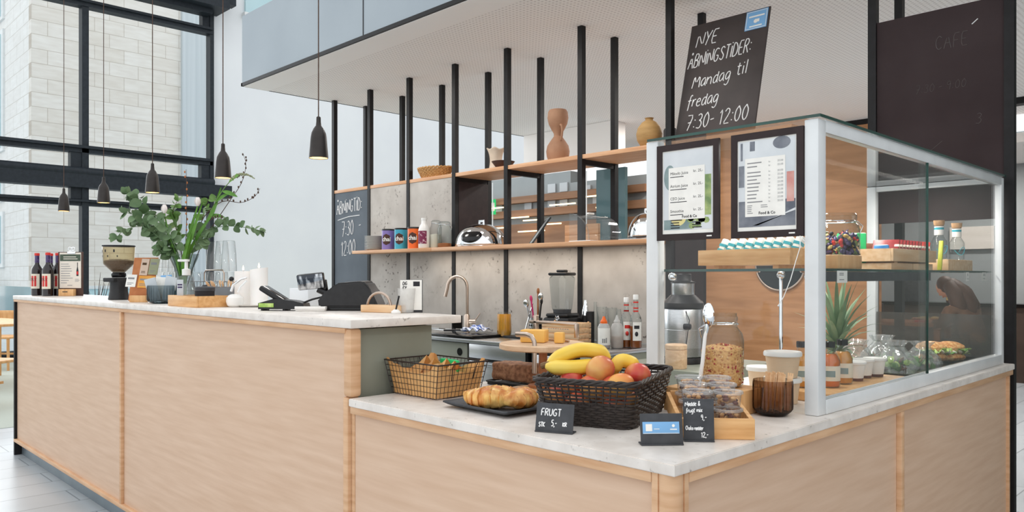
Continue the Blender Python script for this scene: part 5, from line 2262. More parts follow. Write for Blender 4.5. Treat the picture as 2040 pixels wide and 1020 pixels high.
# juicer behind the glass case
jc = thing('juicer', 'large steel juice extractor with black collar seen through the case', 'juicer', (-1.255, 1.945, .8605), .3)
m = M()
m.lathe([(.098, 0), (.098, .01), (.092, .03)], n=44)
m.build('foot', 'black_plastic', jc)
m = M()
m.lathe([(.090, .031), (.095, .035), (.095, .165), (.0935, .167), (.0935, .169), (.095, .171), (.095, .262), (.092, .268)], n=48)
m.build('body', 'steel', jc)
m = M()
m.lathe([(.098, .268), (.1, .272), (.1, .296), (.093, .302), (.06, .335)], n=48)
m.build('collar', 'black_plastic', jc)
m = M()
m.lathe([(.053, .33), (.056, .335), (.056, .392)], n=40)
m.build('feed_chute', 'steel', jc)
m = M()
m.lathe([(.06, .3925), (.06, .40), (.045, .402), (.041, .41), (.041, .436), (.036, .44)], n=40)
m.build('pusher', 'black_plastic', jc)
m = M()
m.tube([(.04, -.09, .26), (.06, -.10, .215), (.055, -.104, .17), (.045, -.10, .10)], .0022, 6)
m.box(.03, -.112, .17, .07, -.09, .20, .008)
m.build('clamp', 'gloss_black', jc)
m = M()
m.tube([(.075, .075, .03), (.09, .09, .25), (.07, .07, .30)], .009, 8)
m.build('side_arm', 'steel', jc)
tj = thing('wooden_canister', 'pale wooden canister standing before the steel juicer', 'canister', (-1.145, 1.72, .8605))
m = M()
m.lathe([(.048, 0), (.05, .004), (.05, .085), (.046, .088)], n=30)
m.build('body', 'board_wood', tj)
m = M()
m.lathe([(.05, .089), (.051, .094), (.051, .108), (.047, .112)], n=30)
m.build('lid', 'board_wood', tj)

# ================================================================ on the lower shelf (z 1.515)
LZ = 1.5155
pl0 = None
for k in range(12):
    lab = 'white plate in the shelf stack, %s' % ('topmost' if k == 11 else 'undermost' if k == 0 else ORD[k] + ' from the shelf board')
    z = LZ + k * .0105
    if pl0 is None:
        m = M()
        m.lathe([(.045, 0), (.05, .001), (.094, .009), (.095, .0103), (.093, .0105), (.05, .004), (0, .0035)], n=40)
        pl0 = tag(m.build('plate', 'white_ceramic', loc=(-4.86, 2.596, z)), lab, 'plate', 'white plates stacked on the shelf')
    else:
        o = pl0.copy()
        COL.objects.link(o)
        o.location = (-4.86, 2.596, z)
        o['label'] = lab
for lab, x, mt in (('purple chai tin next to the stack of white plates', -4.66, 'purple_tin'), ('turquoise chai tin between the purple and orange tins', -4.475, 'blue_tin'), ('orange chai tin beside the white milk bottle', -4.29, 'orange_tin')):
    t = thing('chai_tin', lab, 'tin', (x, 2.594, LZ), group='chai tins on the shelf')
    r, h = .056, .178
    m = M()
    m.lathe([(r, 0), (r, h - .012)], n=44)
    m.build('can', mt, t)
    m = M()
    m.lathe([(r + .0015, h - .0118), (r + .0015, h), (r - .004, h + .002), (0, h + .001)], n=44)
    m.build('lid', 'black_plastic', t)
    # emblem facing the counter
    a0 = -.95

    def wrap(a, z, d, a0=a0):
        return ((r + d) * math.cos(a0 + a / r), (r + d) * math.sin(a0 + a / r), z)
    m = M()
    rings = [[m.v(wrap(k / 6 * (.040 + .002 * math.cos(8 * q)) * math.cos(q), .088 + k / 6 * (.046 + .002 * math.cos(8 * q)) * math.sin(q), .0007)) for q in [2 * PI * i / 40 for i in range(40)]] for k in range(1, 7)]
    m.f(rings[0])
    for A_, B_ in zip(rings, rings[1:]):
        for i in range(40):
            m.f([A_[i], A_[(i + 1) % 40], B_[(i + 1) % 40], B_[i]])
    eb = m.build('emblem', 'tin_brown', t)
    m = M()
    cu = bpy.data.curves.new('p', 'FONT')
    cu.body = 'chai'
    cu.size = .050
    cu.align_x = 'CENTER'
    cu.resolution_u = 3
    cu.offset = .0012
    ob = bpy.data.objects.new('p', cu)
    me = bpy.data.meshes.new_from_object(ob)
    bm2 = bmesh.new()
    bm2.from_mesh(me)
    bmesh.ops.subdivide_edges(bm2, edges=[e for e in bm2.edges if e.calc_length() > .01], cuts=2)
    bm2.to_mesh(me)
    bm2.free()
    vs = [m.v(wrap(v.co.x, .074 + v.co.y, .0014)) for v in me.vertices]
    for p in me.polygons:
        m.f([vs[i] for i in p.vertices])
    bpy.data.objects.remove(ob)
    m.build('lettering', 'paper', eb)
mk = thing('milk_bottle', 'white oat milk bottle with plum label on the shelf', 'bottle', (-4.116, 2.562, LZ), -.8)
m = M()
m.lathe([(.045, 0), (.0485, .006), (.0485, .145), (.038, .180), (.024, .198), (.022, .228)], n=36)
m.build('body', 'white_ceramic', mk)
m = M()
m.grid(lambda u, v: ((.049) * math.cos(-1.35 + 1.9 * u), (.049) * math.sin(-1.35 + 1.9 * u), .035 + .105 * v), 18, 1)
mat('plum_label', (126, 40, 76), 0.6, rgb2=(206, 170, 180), scale=42, contrast=(.55, .62))
m.build('label', 'plum_label', mk)
m = M()
m.lathe([(.024, .2285), (.024, .245), (0, .246)], n=24)
m.build('cap', 'white_plastic', mk)
for lab, x, r, h, fill in (('clip top jar of flour behind the white milk bottle', -4.035, .048, .215, 'label_cream'), ('clip top jar nearly empty beside the chrome cloche', -3.925, .058, .20, None)):
    t = thing('storage_jar', lab, 'jar', (x, 2.618, LZ), .4, group='clip top jars on the shelf')
    m = M()
    m.lathe([(r - .004, .001), (r, .008), (r, h - .05), (r * .78, h - .025), (r * .78, h - .01)], n=32, cap=False)
    m.lathe([(0, .001), (r - .004, .001)], n=32, cap=False)
    m.build('glass_body', 'clear_glass', t)
    m = M()
    m.lathe([(r * .8, h - .009), (r * .84, h), (r * .6, h + .01), (0, h + .012)], n=32, cap=False)
    m.build('lid', 'clear_glass', t)
    m = M()
    m.tube([(r * .82 * math.cos(q), r * .82 * math.sin(q), h - .014) for q in [k * PI / 12 for k in range(24)]], .002, 6, True)
    m.tube([(r * .8, -.012, h - .014), (r * 1.06, -.01, h - .035), (r * 1.0, 0, h - .06), (r * 1.06, .01, h - .035), (r * .8, .012, h - .014)], .0018, 6)
    m.build('clip_wire', 'chrome', t)
    m = M()
    hh_ = .11 if fill else .035
    m.lathe([(0, .004), (r - .006, .004), (r - .003, .01), (r - .003, hh_), (0, hh_ + .006)], n=32, cap=False)
    m.build('contents', fill or 'walnut', t)


def cloche(label, loc, rz, R, H, open_rim=True, base=False):
    t = thing('roll_top_cloche', label, 'cloche', loc, rz)
    z0 = .012 if base else 0
    m = M()
    # chrome half: a closed shell, no opening cut into it
    def fn(u, v):
        a = math.radians(-200 + 210 * u)
        b = v * PI / 2
        return (R * math.cos(a) * math.cos(b) ** .8, R * .92 * math.sin(a) * math.cos(b) ** .8, z0 + .002 + H * math.sin(b))
    m.grid(fn, 26, 14)
    m.build('chrome_dome', 'chrome', t, solid=.003)
    m = M()
    def fn2(u, v):
        a = math.radians(10 + 150 * u)
        b = v * PI / 2
        return (R * .98 * math.cos(a) * math.cos(b) ** .8, R * .90 * math.sin(a) * math.cos(b) ** .8, z0 + .002 + H * .97 * math.sin(b))
    m.grid(fn2, 26, 14)
    m.build('clear_dome', 'acrylic', t)
    m = M()
    m.tube([(-.022, 0, z0 + H - .002), (-.024, 0, z0 + H + .026), (.024, 0, z0 + H + .026), (.022, 0, z0 + H - .002)], .006, 8, flat=2.0)
    m.build('handle', 'chrome', t)
    m = M()
    if base:
        m.box(-R * 1.12, -R * .85, 0, R * 1.12, R * .85, .010, .004)
        m.build('base_tray', 'steel', t)
    else:
        m.lathe([(R * 1.0, 0), (R * 1.02, .003), (R * .9, .004)], n=40, sq=(1, .92))
        m.build('base_tray', 'chrome', t)
    return t


c1 = cloche('chrome roll top cloche with dark round mouth beside storage jar', (-3.585, 2.71, LZ), 0.0, .215, .175)
m = M()
m.T = Matrix.Translation((.055, -.150, .082)) @ Matrix.Rotation(.30, 4, 'Z') @ Matrix.Rotation(.75, 4, 'X') @ Matrix.Diagonal((.092, .078, .026, 1))
m.ball((0, 0, 0), 1, 32, 10)
m.build('mouth', 'gloss_black', c1)  # black bulge on the dome, painted as the shade inside an opening
cloche('chrome and clear cloche on a black tray by the white case post', (-2.12, 2.86, LZ + .0085), 0, .14, .165, base=True)
m = M()
m.box(-2.31, 2.70, 0, -1.90, 3.03, .008, .003)
tag(m.build('black_tray', 'gloss_black', loc=(0, 0, LZ)), 'flat black tray beneath the clear cloche on the shelf', 'tray')
tb = thing('framed_card', 'black framed card leaning back on the lower shelf', 'frame', (-3.245, 2.90, LZ + .012), rot=(-.0, .62, .9))
m = M()
m.box(-.006, -.10, 0, .006, .10, .012)
m.box(-.006, -.10, .238, .006, .10, .25)
m.box(-.006, -.10, .012, .006, -.088, .238)
m.box(-.006, .088, .012, .006, .10, .238)
m.box(.002, -.088, .012, .006, .088, .238)
m.build('frame', 'gloss_black', tb)
m = M()
m.box(-.003, -.088, .012, .0015, .088, .238)
s_ = m.build('sheet', 'facade_metal', tb)
m = M()
m.box(-3.24, 2.74, 0, -2.95, 2.83, .005, .001)
tag(m.build('white_board', 'board_wood', loc=(0, 0, LZ)), 'thin pale board lying before the framed card', 'board')
be = thing('bread_bin', 'clear acrylic bread bin with curved lid on shelf', 'bread bin', (-2.45, 2.69, LZ), -PI / 2)
m = M()
prof = [(.10, 0), (.10, .02)] + [(.10 - .17 * (1 - math.cos(a)), .02 + .165 * math.sin(a)) for a in [k * PI / 20 for k in range(11)]]
P0 = [(-.18, y, z) for y, z in prof]
P1 = [(.16, y, z) for y, z in prof]
a_ = [m.v(p) for p in P0]
b_ = [m.v(p) for p in P1]
for i in range(len(a_) - 1):
    m.f([a_[i], a_[i + 1], b_[i + 1], b_[i]])
m.f(a_ + [m.v((-.18, -.07, 0))])
m.f(b_ + [m.v((.16, -.07, 0))])
m.build('cover', 'acrylic', be)
m = M()
m.tube([(-.18, y, z) for y, z in prof], .004, 6)
m.build('cover_edge', 'acrylic', be)
m = M()
m.tube([(.16, y, z) for y, z in prof], .004, 6)
m.build('cover_edge', 'acrylic', be)
m = M()
m.box(-.03, -.03, .186, .03, -.01, .2, .004)
m.build('handle', 'white_plastic', be)
m = M()
m.box(-.19, -.066, .0, .17, .12, .006, .002)
m.build('base', 'white_plastic', be)
for k in range(2):
    m = M()
    m.box(-.22, -.012, 0, .10, .012, .075, .002)
    tag(m.build('plank_box', 'oak_edge', loc=(-2.76 + .02, 2.99, LZ + k * .076)), '%s oak plank behind the clear bread bin' % ('lower', 'upper')[k], 'board', 'oak planks behind the bread bin')

# ================================================================ on the upper shelf (z 2.115)
UZ = 2.1155
wk = thing('wicker_tray', 'oval tan wicker tray on the upper shelf', 'tray', (-4.27, 2.80, UZ + .003), .15)
m = M()
for k in range(7):
    z = .010 + k * .012
    q = 1 + .05 * k
    m.tube([((.13 * q + .004 * math.sin(i * 1.9 + k)) * math.cos(2 * PI * i / 90), .085 * q * math.sin(2 * PI * i / 90), z + .004 * math.sin(i * 1.9 + k * PI)) for i in range(90)], .0085, 6, True)
m.build('weave', 'wicker_tan', wk)
m = M()
m.lathe([(0, .002), (.128, .002), (.128, .010), (0, .010)], n=40, sq=(1, .64))
m.build('bottom', 'wicker_tan', wk)
m = M()
m.tube([(.13, -.03, .07), (.175, -.025, .085), (.18, .025, .085), (.13, .03, .07)], .008, 8)
m.tube([(-.13, -.03, .07), (-.175, -.025, .085), (-.18, .025, .085), (-.13, .03, .07)], .008, 8)
m.build('handle', 'wicker_tan', wk)
sv = thing('small_vase', 'small cream vase with wavy rim on upper shelf', 'vase', (-3.56, 2.84, UZ))
m = M()
def svf(u, v):
    a = 2 * PI * u
    r = .046 + .012 * (2 * v - 1) ** 2 + (.012 * v ** 4)
    r *= 1 + .06 * math.sin(5 * a) * v ** 3
    return (r * math.cos(a), r * math.sin(a), .001 + (.172 + .006 * math.sin(5 * a) * v) * v)
m.grid(svf, 60, 20, True)
m.lathe([(0, .001), (.057, .001)], n=40, cap=False)
m.build('body', 'cream_clay', sv, solid=.003)
db = thing('clay_bowl', 'dark brown shallow bowl before the small cream vase', 'bowl', (-3.405, 2.77, UZ))
m = M()
m.lathe([(.04, 0), (.055, .004), (.075, .03), (.09, .05), (.087, .05), (.07, .03), (0, .012)], n=44)
m.build('body', 'dark_clay', db)
tv = thing('terracotta_vase', 'tall double bulb terracotta vase with handle on upper shelf', 'vase', (-2.93, 2.87, UZ))
m = M()
m.lathe([(.06, 0), (.068, .004), (.082, .05), (.086, .085), (.078, .125), (.052, .165), (.030, .195), (.030, .215), (.048, .245), (.068, .285), (.077, .33), (.072, .372), (.062, .388), (.056, .386), (.066, .33), (.05, .27), (0, .25)], n=48)
m.build('body', 'terracotta', tv)
m = M()
m.tube([(.052, -.03, .270), (.072, -.04, .262), (.080, -.04, .225), (.070, -.036, .185), (.056, -.03, .158)], [.009, .009, .0085, .008, .008], 10)
m.build('handle', 'terracotta', tv)
rv = thing('round_vase', 'ochre egg shaped vase near the leaning chalk sign', 'vase', (-2.07, 2.80, UZ))
m = M()
m.lathe([(.04, 0), (.05, .004), (.078, .05), (.084, .09), (.074, .13), (.048, .165), (.026, .178), (.024, .186), (.030, .194), (.026, .194), (.02, .184), (0, .18)], n=44)
m.build('body', 'ochre_clay', rv)
m = M()
m.lathe([(.038, 0), (.042, .004), (.042, .10), (.038, .11), (.036, .11), (.036, .02), (0, .02)], n=32)
tag(m.build('dark_cup', 'slate', loc=(-1.93, 2.83, UZ)), 'small dark grey cup between the ochre vase and post', 'cup')

# ================================================================ on the tall counter (z 1.149)
BT = TH + .0005


def along(x, y, r, d):
    """A spot r to the right and d deeper than (x, y), as one stands in front of the bar corner."""
    return (x + .699 * r - .715 * d, y + .715 * r + .699 * d)


for k, (lab, x, y) in enumerate((('red capped wine bottle second from the counter end, in front', -5.485, .12), ('red capped wine bottle at the end of the tall counter', -5.50, .21), ('red capped wine bottle third from the counter end, in front', -5.28, .14), ('red capped wine bottle just behind the third bottle', -5.335, .215))):
    t = thing('wine_bottle', lab, 'bottle', (x, y, BT), .0, group='red capped wine bottles')
    m = M()
    m.lathe([(.034, 0), (.037, .004), (.037, .175), (.033, .195), (.0155, .225), (.0145, .25)], n=32)
    m.build('glass_body', 'wine_glass', t)
    m = M()
    m.lathe([(.0152, .235), (.0152, .285), (.0165, .286), (.0165, .302), (.014, .304)], n=24)
    m.build('neck_foil', 'sweet_purple', t)
    m = M()
    m.lathe([(.0168, .2865), (.0168, .303), (.015, .3045)], n=24)
    m.build('cap', 'red_bright', t)
    m = M()
    m.grid(lambda u, v: (.0375 * math.cos(-2.0 + 2.2 * u), .0375 * math.sin(-2.0 + 2.2 * u), .05 + .105 * v), 18, 1)
    lb = m.build('label', 'label_cream', t)
    m = M()
    for i in range(3):
        m.grid(lambda u, v, i=i: (.0379 * math.cos(-1.75 + .52 * i + .36 * u), .0379 * math.sin(-1.75 + .52 * i + .36 * u), .066 + .075 * v), 5, 1)
    m.build('red_letters', 'wine_red', lb)
    m = M()
    cu = bpy.data.curves.new('p', 'FONT')
    cu.body = 'ERT'
    cu.size = .030
    cu.resolution_u = 1
    ob = bpy.data.objects.new('p', cu)
    me = bpy.data.meshes.new_from_object(ob)
    vs = [m.v((.0383 * math.cos(-1.62 + v.co.x / .038), .0383 * math.sin(-1.62 + v.co.x / .038), .105 + v.co.y)) for v in me.vertices]
    for p in me.polygons:
        m.f([vs[i] for i in p.vertices])
    bpy.data.objects.remove(ob)
    m.build('lettering', 'print_dark', lb)

cl = thing('clipboard_menu', 'clipboard wine menu standing in a small oak block', 'menu', (-5.17, .25, BT), .72)
m = M()
m.box(-.075, -.016, 0, .035, .016, .048, .002)
m.build('wood_block', 'bamboo_block', cl)
m = M()
lines(m, -.045, .0, (.026,), .006, -.0165)
m.build('block_lettering', 'print_dark', cl)
m = M()
m.box(-.10, .018, .0, .085, .023, .31, .002)
m.build('board', 'dark_clay', cl)
m = M()
m.box(-.088, .0165, .055, .07, .0178, .305)
s_ = m.build('sheet', 'paper_card', cl)
m = M()
rect(m, -.085, .245, .067, .292, .0162)
m.build('header', 'green_card', s_)
m = M()
lines(m, -.078, .01, [.09 + .0165 * k for k in range(9)], .004, .0161, jitter=.5)
lines(m, .025, .06, [.10, .108, .116], .003, .0161)
lines(m, -.03, .02, [.072], .004, .0161)
m.build('print', 'print_grey', s_)
m = M()
rect(m, .036, .14, .052, .175, .0160)
rect(m, .042, .20, .047, .235, .0160)
m.f([m.v(p) for p in ((.036, .0160, .175), (.052, .0160, .175), (.047, .0160, .205), (.042, .0160, .205))])
m.build('bottle_print', 'print_dark', s_)
m = M()
rect(m, .037, .15, .051, .172, .0158)
m.build('bottle_label_print', 'wine_red', s_)
m = M()
lines(m, -.06, .05, (.272, .258), .005, .0158)
m.build('header_print', 'paper_card', s_)
m = M()
m.box(-.03, .012, .295, .03, .024, .312, .003)
for sx in (-1, 1):
    m.tube([(sx * .012 + .012 * math.cos(q), .018, .330 + .012 * math.sin(q)) for q in [k * PI / 8 for k in range(16)]], .003, 6, True)
    m.tube([(sx * .006, .018, .31), (sx * .010, .018, .322)], .004, 6)
m.build('clip', 'chrome', cl)

gx, gy = -4.0, .20
gr = thing('coffee_grinder', 'black coffee grinder with conical bean hopper on the tall counter', 'coffee grinder', (gx, gy, BT), .5)
m = M()
m.lathe([(.055, 0), (.058, .004), (.050, .05), (.048, .10), (.054, .118), (.06, .13)], n=36)
m.box(-.05, -.07, .105, .03, .0, .13, .006)
m.build('body', 'black_plastic', gr)
m = M()
m.lathe([(.035, .131), (.04, .14), (.040, .155), (.034, .162)], n=32)
m.build('collar', 'gloss_black', gr)
m = M()
m.lathe([(.036, .163), (.078, .205), (.083, .215), (.088, .312)], n=40, cap=False)
m.build('hopper', 'hopper', gr)
m = M()
m.lathe([(.035, .164), (.076, .206), (.080, .215), (.0805, .228), (.05, .238), (0, .236)], n=40, cap=False)
m.rough(.003, 120, 1, .225)
m.build('coffee_beans', 'coffee_bean', gr)
m = M()
m.lathe([(.089, .312), (.090, .316), (.088, .320), (0, .321)], n=40, cap=False)
m.build('lid', 'print_dark', gr)
m = M()
for q in (-2.4, -1.75, -1.1):
    m.place((.0862 * math.cos(q), .0862 * math.sin(q), .286), (PI / 2, 0, q + PI / 2))
    m.box(-.004, -.008, -.001, .004, .008, .001)
    m.place((.085 * math.cos(q + .2), .085 * math.sin(q + .2), .255), (PI / 2, 0, q + .2 + PI / 2))
    m.box(-.003, -.005, -.001, .003, .005, .001)
m.build('scale_marks', 'print_dark', gr)

lh = thing('card_holder', 'leather card holder with leaflets standing in a wooden block', 'card holder', (-3.49, .135, BT), .72)
m = M()
m.box(-.02, -.05, 0, .07, -.02, .036, .002)
m.build('wood_block', 'bamboo_block', lh)
m = M()
m.T = Matrix.Rotation(-.26, 4, 'X')
m.box(-.05, -.012, .004, .085, -.006, .245, .002)
m.build('backing', 'leather', lh)
cs_ = (('pink_card', -.012, .145, .032, .237), ('sage_card', .036, .150, .088, .24), ('paper', -.078, .078, -.022, .146), ('orange_card', -.010, .075, .082, .142))
for mt, x0, z0, x1, z1 in cs_:
    m = M()
    m.T = Matrix.Rotation(-.26, 4, 'X') @ Matrix.Rotation(.04, 4, 'Y')
    m.box(x0, -.0165, z0, x1, -.0135, z1)
    c = m.build('leaflet', mt, lh)
    m = M()
    m.T = Matrix.Rotation(-.26, 4, 'X') @ Matrix.Rotation(.04, 4, 'Y')
    rect(m, x0 + .008, z0 + (z1 - z0) * .62, x1 - .012, z0 + (z1 - z0) * .76, -.017)
    lines(m, x0 + .008, x1 - .012, (z0 + .012, z0 + .02), .003, -.017)
    m.build('print', 'print_grey' if mt != 'pink_card' else 'stem_brown', c)

bw = thing('ribbed_bowl', 'grey ribbed glass tumbler bowl holding packets by the vase', 'bowl', (-3.17, .15, BT))
ribs(M(), .056, .076, .002, .092, 34, .0016).build('glass_wall', 'grey_ribbed', bw)
m = M()
m.lathe([(0, .0), (.05, 0), (.058, .006), (0, .008)], n=30, cap=False)
m.build('thick_base', 'grey_ribbed', bw)
for k in range(4):
    t = thing('paper_packet', 'pale folded packet in the ribbed bowl, %s' % ('at the front', 'at the back', 'by the leather holder', 'by the vase')[k], 'packet', (-3.17 + (-.02, .0, -.03, .03)[k], .15 + (-.03, .03, 0, .01)[k], BT + .010), rot=(.1, .15 * (k - 1.5), .7), group='packets in the ribbed bowl')
    m = M()
    m.box(-.03, -.003, 0, .03, .003, (.12, .135, .125, .13)[k], .002)
    m.build('wrapper', ('facade_metal', 'blue_card', 'paper', 'facade_metal')[k], t)

VX, VY = -3.225, .275
vs_ = thing('flower_vase', 'waisted clear glass vase holding the eucalyptus arrangement', 'vase', (VX, VY, BT))
m = M()
m.lathe([(.06, .003), (.078, .012), (.076, .03), (.050, .10), (.040, .145), (.046, .18), (.066, .225), (.076, .255)], n=44, cap=False)
m.lathe([(0, .003), (.06, .003)], n=44, cap=False)
m.build('glass_wall', 'vase_glass', vs_)
m = M()
m.lathe([(0, .005), (.058, .005), (.074, .014), (.072, .03), (.047, .10), (0, .10)], n=40, cap=False)
m.build('water', 'film', vs_)

RT, FW = Vector((.699, .715, 0)), Vector((-.715, .699, 0))
V0 = Vector((VX, VY, BT))


def bq(r, z, d=0.0):
    return V0 + RT * r + FW * d + Vector((0, 0, z))


def spline(P, n=16):
    P = [Vector(p) for p in P]
    out = []
    for i in range(n + 1):
        t = i / n * (len(P) - 1)
        k = min(int(t), len(P) - 2)
        f = t - k
        p0, p1, p2, p3 = P[max(k - 1, 0)], P[k], P[k + 1], P[min(k + 2, len(P) - 1)]
        out.append(.5 * ((2 * p1) + (p2 - p0) * f + (2 * p0 - 5 * p1 + 4 * p2 - p3) * f * f + (3 * p1 - p0 - 3 * p2 + p3) * f ** 3))
    return out


def leaf(m, base, d, nrm, L, Wd, curl=.15, n=6, shape=.5):
    d = d.normalized()
    s = d.cross(nrm).normalized()
    nn = s.cross(d)
    prev = None
    for i in range(n + 1):
        t = i / n
        w = Wd * (math.sin(PI * t ** shape)) ** .65 if 0 < i < n else Wd * .12
        p = base + d * (L * t) + nn * (curl * L * t * (1 - t) * 1.2)
        row = [m.v(p - s * w + nn * w * .25), m.v(p), m.v(p + s * w + nn * w * .25)]
        if prev:
            m.f([prev[0], prev[1], row[1], row[0]])
            m.f([prev[1], prev[2], row[2], row[1]])
        prev = row


def euca(label, pts, n, size, mt='eucalyptus', side=0):
    t = thing('eucalyptus_branch', label, 'branch', V0, group='eucalyptus branches in the glass vase')
    P = [p - V0 for p in spline([bq(*q) for q in pts], 24)]
    m = M()
    m.tube(P, [.0032 - .0022 * i / 24 for i in range(25)], 6)
    m.build('stem', 'twig' if mt == 'leaf_green' else 'eucalyptus', t)
    m = M()
    L0 = 9
    for k in range(n):
        f = L0 + (24 - L0) * k / (n - 1)
        i = min(int(f), 23)
        p = P[i].lerp(P[i + 1], f - i)
        tan = (P[i + 1] - P[i]).normalized()
        for sgn in (-1, 1):
            ax = tan.cross(Vector((random.uniform(-1, 1), random.uniform(-1, 1), random.uniform(-.5, 1)))).normalized()
            d = (ax * sgn + tan * random.uniform(.1, .8) + Vector((0, 0, random.uniform(-.35, .25)))).normalized()
            nrm = (Vector((.5, -.6, .5)) + Vector((random.uniform(-.8, .8), random.uniform(-.8, .8), random.uniform(-.6, .6)))).normalized()
            sz = size * random.uniform(.75, 1.15) * (1 - .35 * k / n)
            leaf(m, p, d, nrm, sz, sz * .42, random.uniform(-.2, .3), 8, .85)
    m.build('leaves', mt, t, sharp=60)


euca('long eucalyptus branch arching far right of the vase', [(0, .02), (.01, .2), (.09, .36), (.20, .40), (.32, .395), (.415, .375)], 14, .056)
euca('eucalyptus branch drooping low to the left over the grinder', [(0, .02, .02), (-.02, .2), (-.12, .38), (-.24, .40), (-.32, .375), (-.355, .335)], 13, .054)
euca('eucalyptus branch rising to upper left', [(.01, .02, -.02), (-.02, .22), (-.12, .42), (-.21, .52), (-.27, .565), (-.30, .57)], 13, .064)
euca('eucalyptus branch spreading left at mid height', [(0, .03), (-.03, .22, -.03), (-.14, .38, -.05), (-.23, .45, -.05), (-.30, .475, -.04)], 13, .062)
euca('short bushy eucalyptus branch above the vase mouth left', [(0, .03), (-.03, .2, -.03), (-.07, .3, -.06), (-.12, .36, -.08), (-.16, .39, -.09)], 10, .064)
euca('short eucalyptus branch hanging over the vase rim', [(0, .03), (-.01, .22, -.04), (-.03, .28, -.08), (-.06, .29, -.10), (-.08, .27, -.12)], 9, .06)
euca('upright leafy branch left of the centre', [(0, .03), (-.02, .25, .02), (-.06, .40, .04), (-.08, .48, .05), (-.05, .55, .05)], 11, .058, 'leaf_green')
euca('upright leafy branch behind the tulips', [(0, .03), (.02, .25, .03), (.06, .40, .06), (.09, .50, .06), (.11, .56, .06)], 10, .058, 'leaf_green')
euca('short leafy branch right of the vase mouth', [(0, .03), (.03, .22, -.02), (.08, .30, -.04), (.12, .33, -.05), (.15, .34, -.05)], 8, .058)
euca('leafy branch filling the front of the arrangement', [(0, .03), (.0, .22, -.05), (-.02, .33, -.10), (-.06, .40, -.12), (-.10, .45, -.12)], 10, .06)

for lab, pts, buds in (('straight budded twig rising above the bouquet', [(0, .03), (.01, .3), (.015, .5), (.012, .70)], 12), ('bare twig curving up beyond the right pendant lamp', [(0, .03), (.05, .3, .1), (.18, .52, .12), (.26, .64, .12), (.285, .74, .12), (.27, .80, .12)], 12), ('bare twig arching out to the right of the bouquet', [(0, .03), (.03, .25), (.10, .44), (.2, .53), (.30, .525), (.37, .555), (.40, .60)], 14), ('short dark twig crossing right of the tulip leaves', [(0, .03), (.03, .25), (.12, .40, -.04), (.20, .445, -.05), (.24, .43, -.05)], 8)):
    t = thing('twig', lab, 'twig', V0, group='bare twigs in the glass vase')
    P = [p - V0 for p in spline([bq(*q) for q in pts], 20)]
    m = M()
    m.tube(P, [.0026 - .0016 * i / 20 for i in range(21)], 6)
    m.build('stem', 'twig', t)
    m = M()
    for k in range(buds):
        i = int(9 + 11 * k / buds)
        q = P[i] + Vector((random.uniform(-.008, .008), random.uniform(-.008, .008), .006))
        m.ball(q, (.0042, .0042, .007), 7, 5)
    m.build('buds', 'leather' if 'straight' in lab else 'twig', t)
for lab, pts in (('white tulip leaning left above the grey holder', [(0, .03), (-.01, .22, -.06), (-.04, .36, -.09), (-.058, .46, -.10)]), ('white tulip standing right among the strap leaves', [(.01, .03), (.03, .24, -.05), (.075, .40, -.07), (.105, .50, -.08)])):
    t = thing('tulip', lab, 'tulip', V0, group='white tulips in the glass vase')
    P = [p - V0 for p in spline([bq(*q) for q in pts], 12)]
    m = M()
    m.tube(P, .004, 8)
    m.build('stem', 'blade_green', t)
    m = M()
    m.T = Matrix.Translation(P[-1])
    for k in range(6):
        a = k * PI / 3
        rr = .013 if k % 2 else .016
        m.grid(lambda u, v, a=a, rr=rr: ((rr * math.sin(PI * min(1, v * .72 + .12))) * math.cos(a + (u - .5) * 1.3), (rr * math.sin(PI * min(1, v * .72 + .12))) * math.sin(a + (u - .5) * 1.3), .045 * v), 5, 8)
    m.build('petals', 'petal', t, sharp=70)
for k, pts in enumerate(([(0, .05), (.02, .22, -.05), (.06, .36, -.07), (.10, .49, -.08)], [(.01, .05), (.03, .22, -.06), (.085, .38, -.08), (.13, .52, -.08)], [(.0, .05), (.03, .22, -.04), (.10, .36, -.05), (.17, .47, -.05), (.21, .60, -.04)], [(.0, .05), (-.01, .22, -.06), (-.04, .32, -.08), (-.055, .41, -.09)], [(.0, .05), (.02, .20, -.06), (.05, .30, -.08), (.07, .36, -.08)])):
    t = thing('strap_leaf', 'long green strap leaf, %s' % ('left of the two tall ones', 'tallest by the right tulip', 'bending right below the pendant lamp', 'short one on the left side', 'short one in the vase mouth')[k], 'leaf', V0, group='strap leaves in the glass vase')
    P = [p - V0 for p in spline([bq(*q) for q in pts], 16)]
    m = M()
    prev = None
    for i, p in enumerate(P):
        f = i / 16
        w = .010 * (math.sin(PI * min(.97, .12 + f * .86))) ** .7 * (1.35 if k == 2 and f > .7 else 1)
        row = [m.v(p - RT * w), m.v(p + FW * .004), m.v(p + RT * w)]
        if prev:
            m.f([prev[0], prev[1], row[1], row[0]])
            m.f([prev[1], prev[2], row[2], row[1]])
        prev = row
    m.build('blade', 'blade_green', t, sharp=60)
t = thing('flower_spike', 'drooping pale flower spike at the upper right of the bouquet', 'flower', V0)
P = [p - V0 for p in spline([bq(*q) for q in [(0, .03), (.05, .25, -.02), (.14, .44, -.04), (.22, .58, -.05), (.29, .655, -.05), (.345, .665, -.05), (.39, .645, -.05)]], 26)]
m = M()
m.tube(P, [.0032 - .0018 * i / 26 for i in range(27)], 6)
m.build('stem', 'leaf_green', t)
m = M()
for k in range(120):
    i = random.randint(16, 25)
    q = P[i].lerp(P[i + 1], random.random())
    s_ = (26 - i) / 10
    m.ball(q + Vector((random.uniform(-.01, .01), random.uniform(-.01, .01), random.uniform(-.008, .012))) * s_, .0042 * (.5 + .6 * s_), 6, 4)
m.build('florets', 'sage_card', t)
m = M()
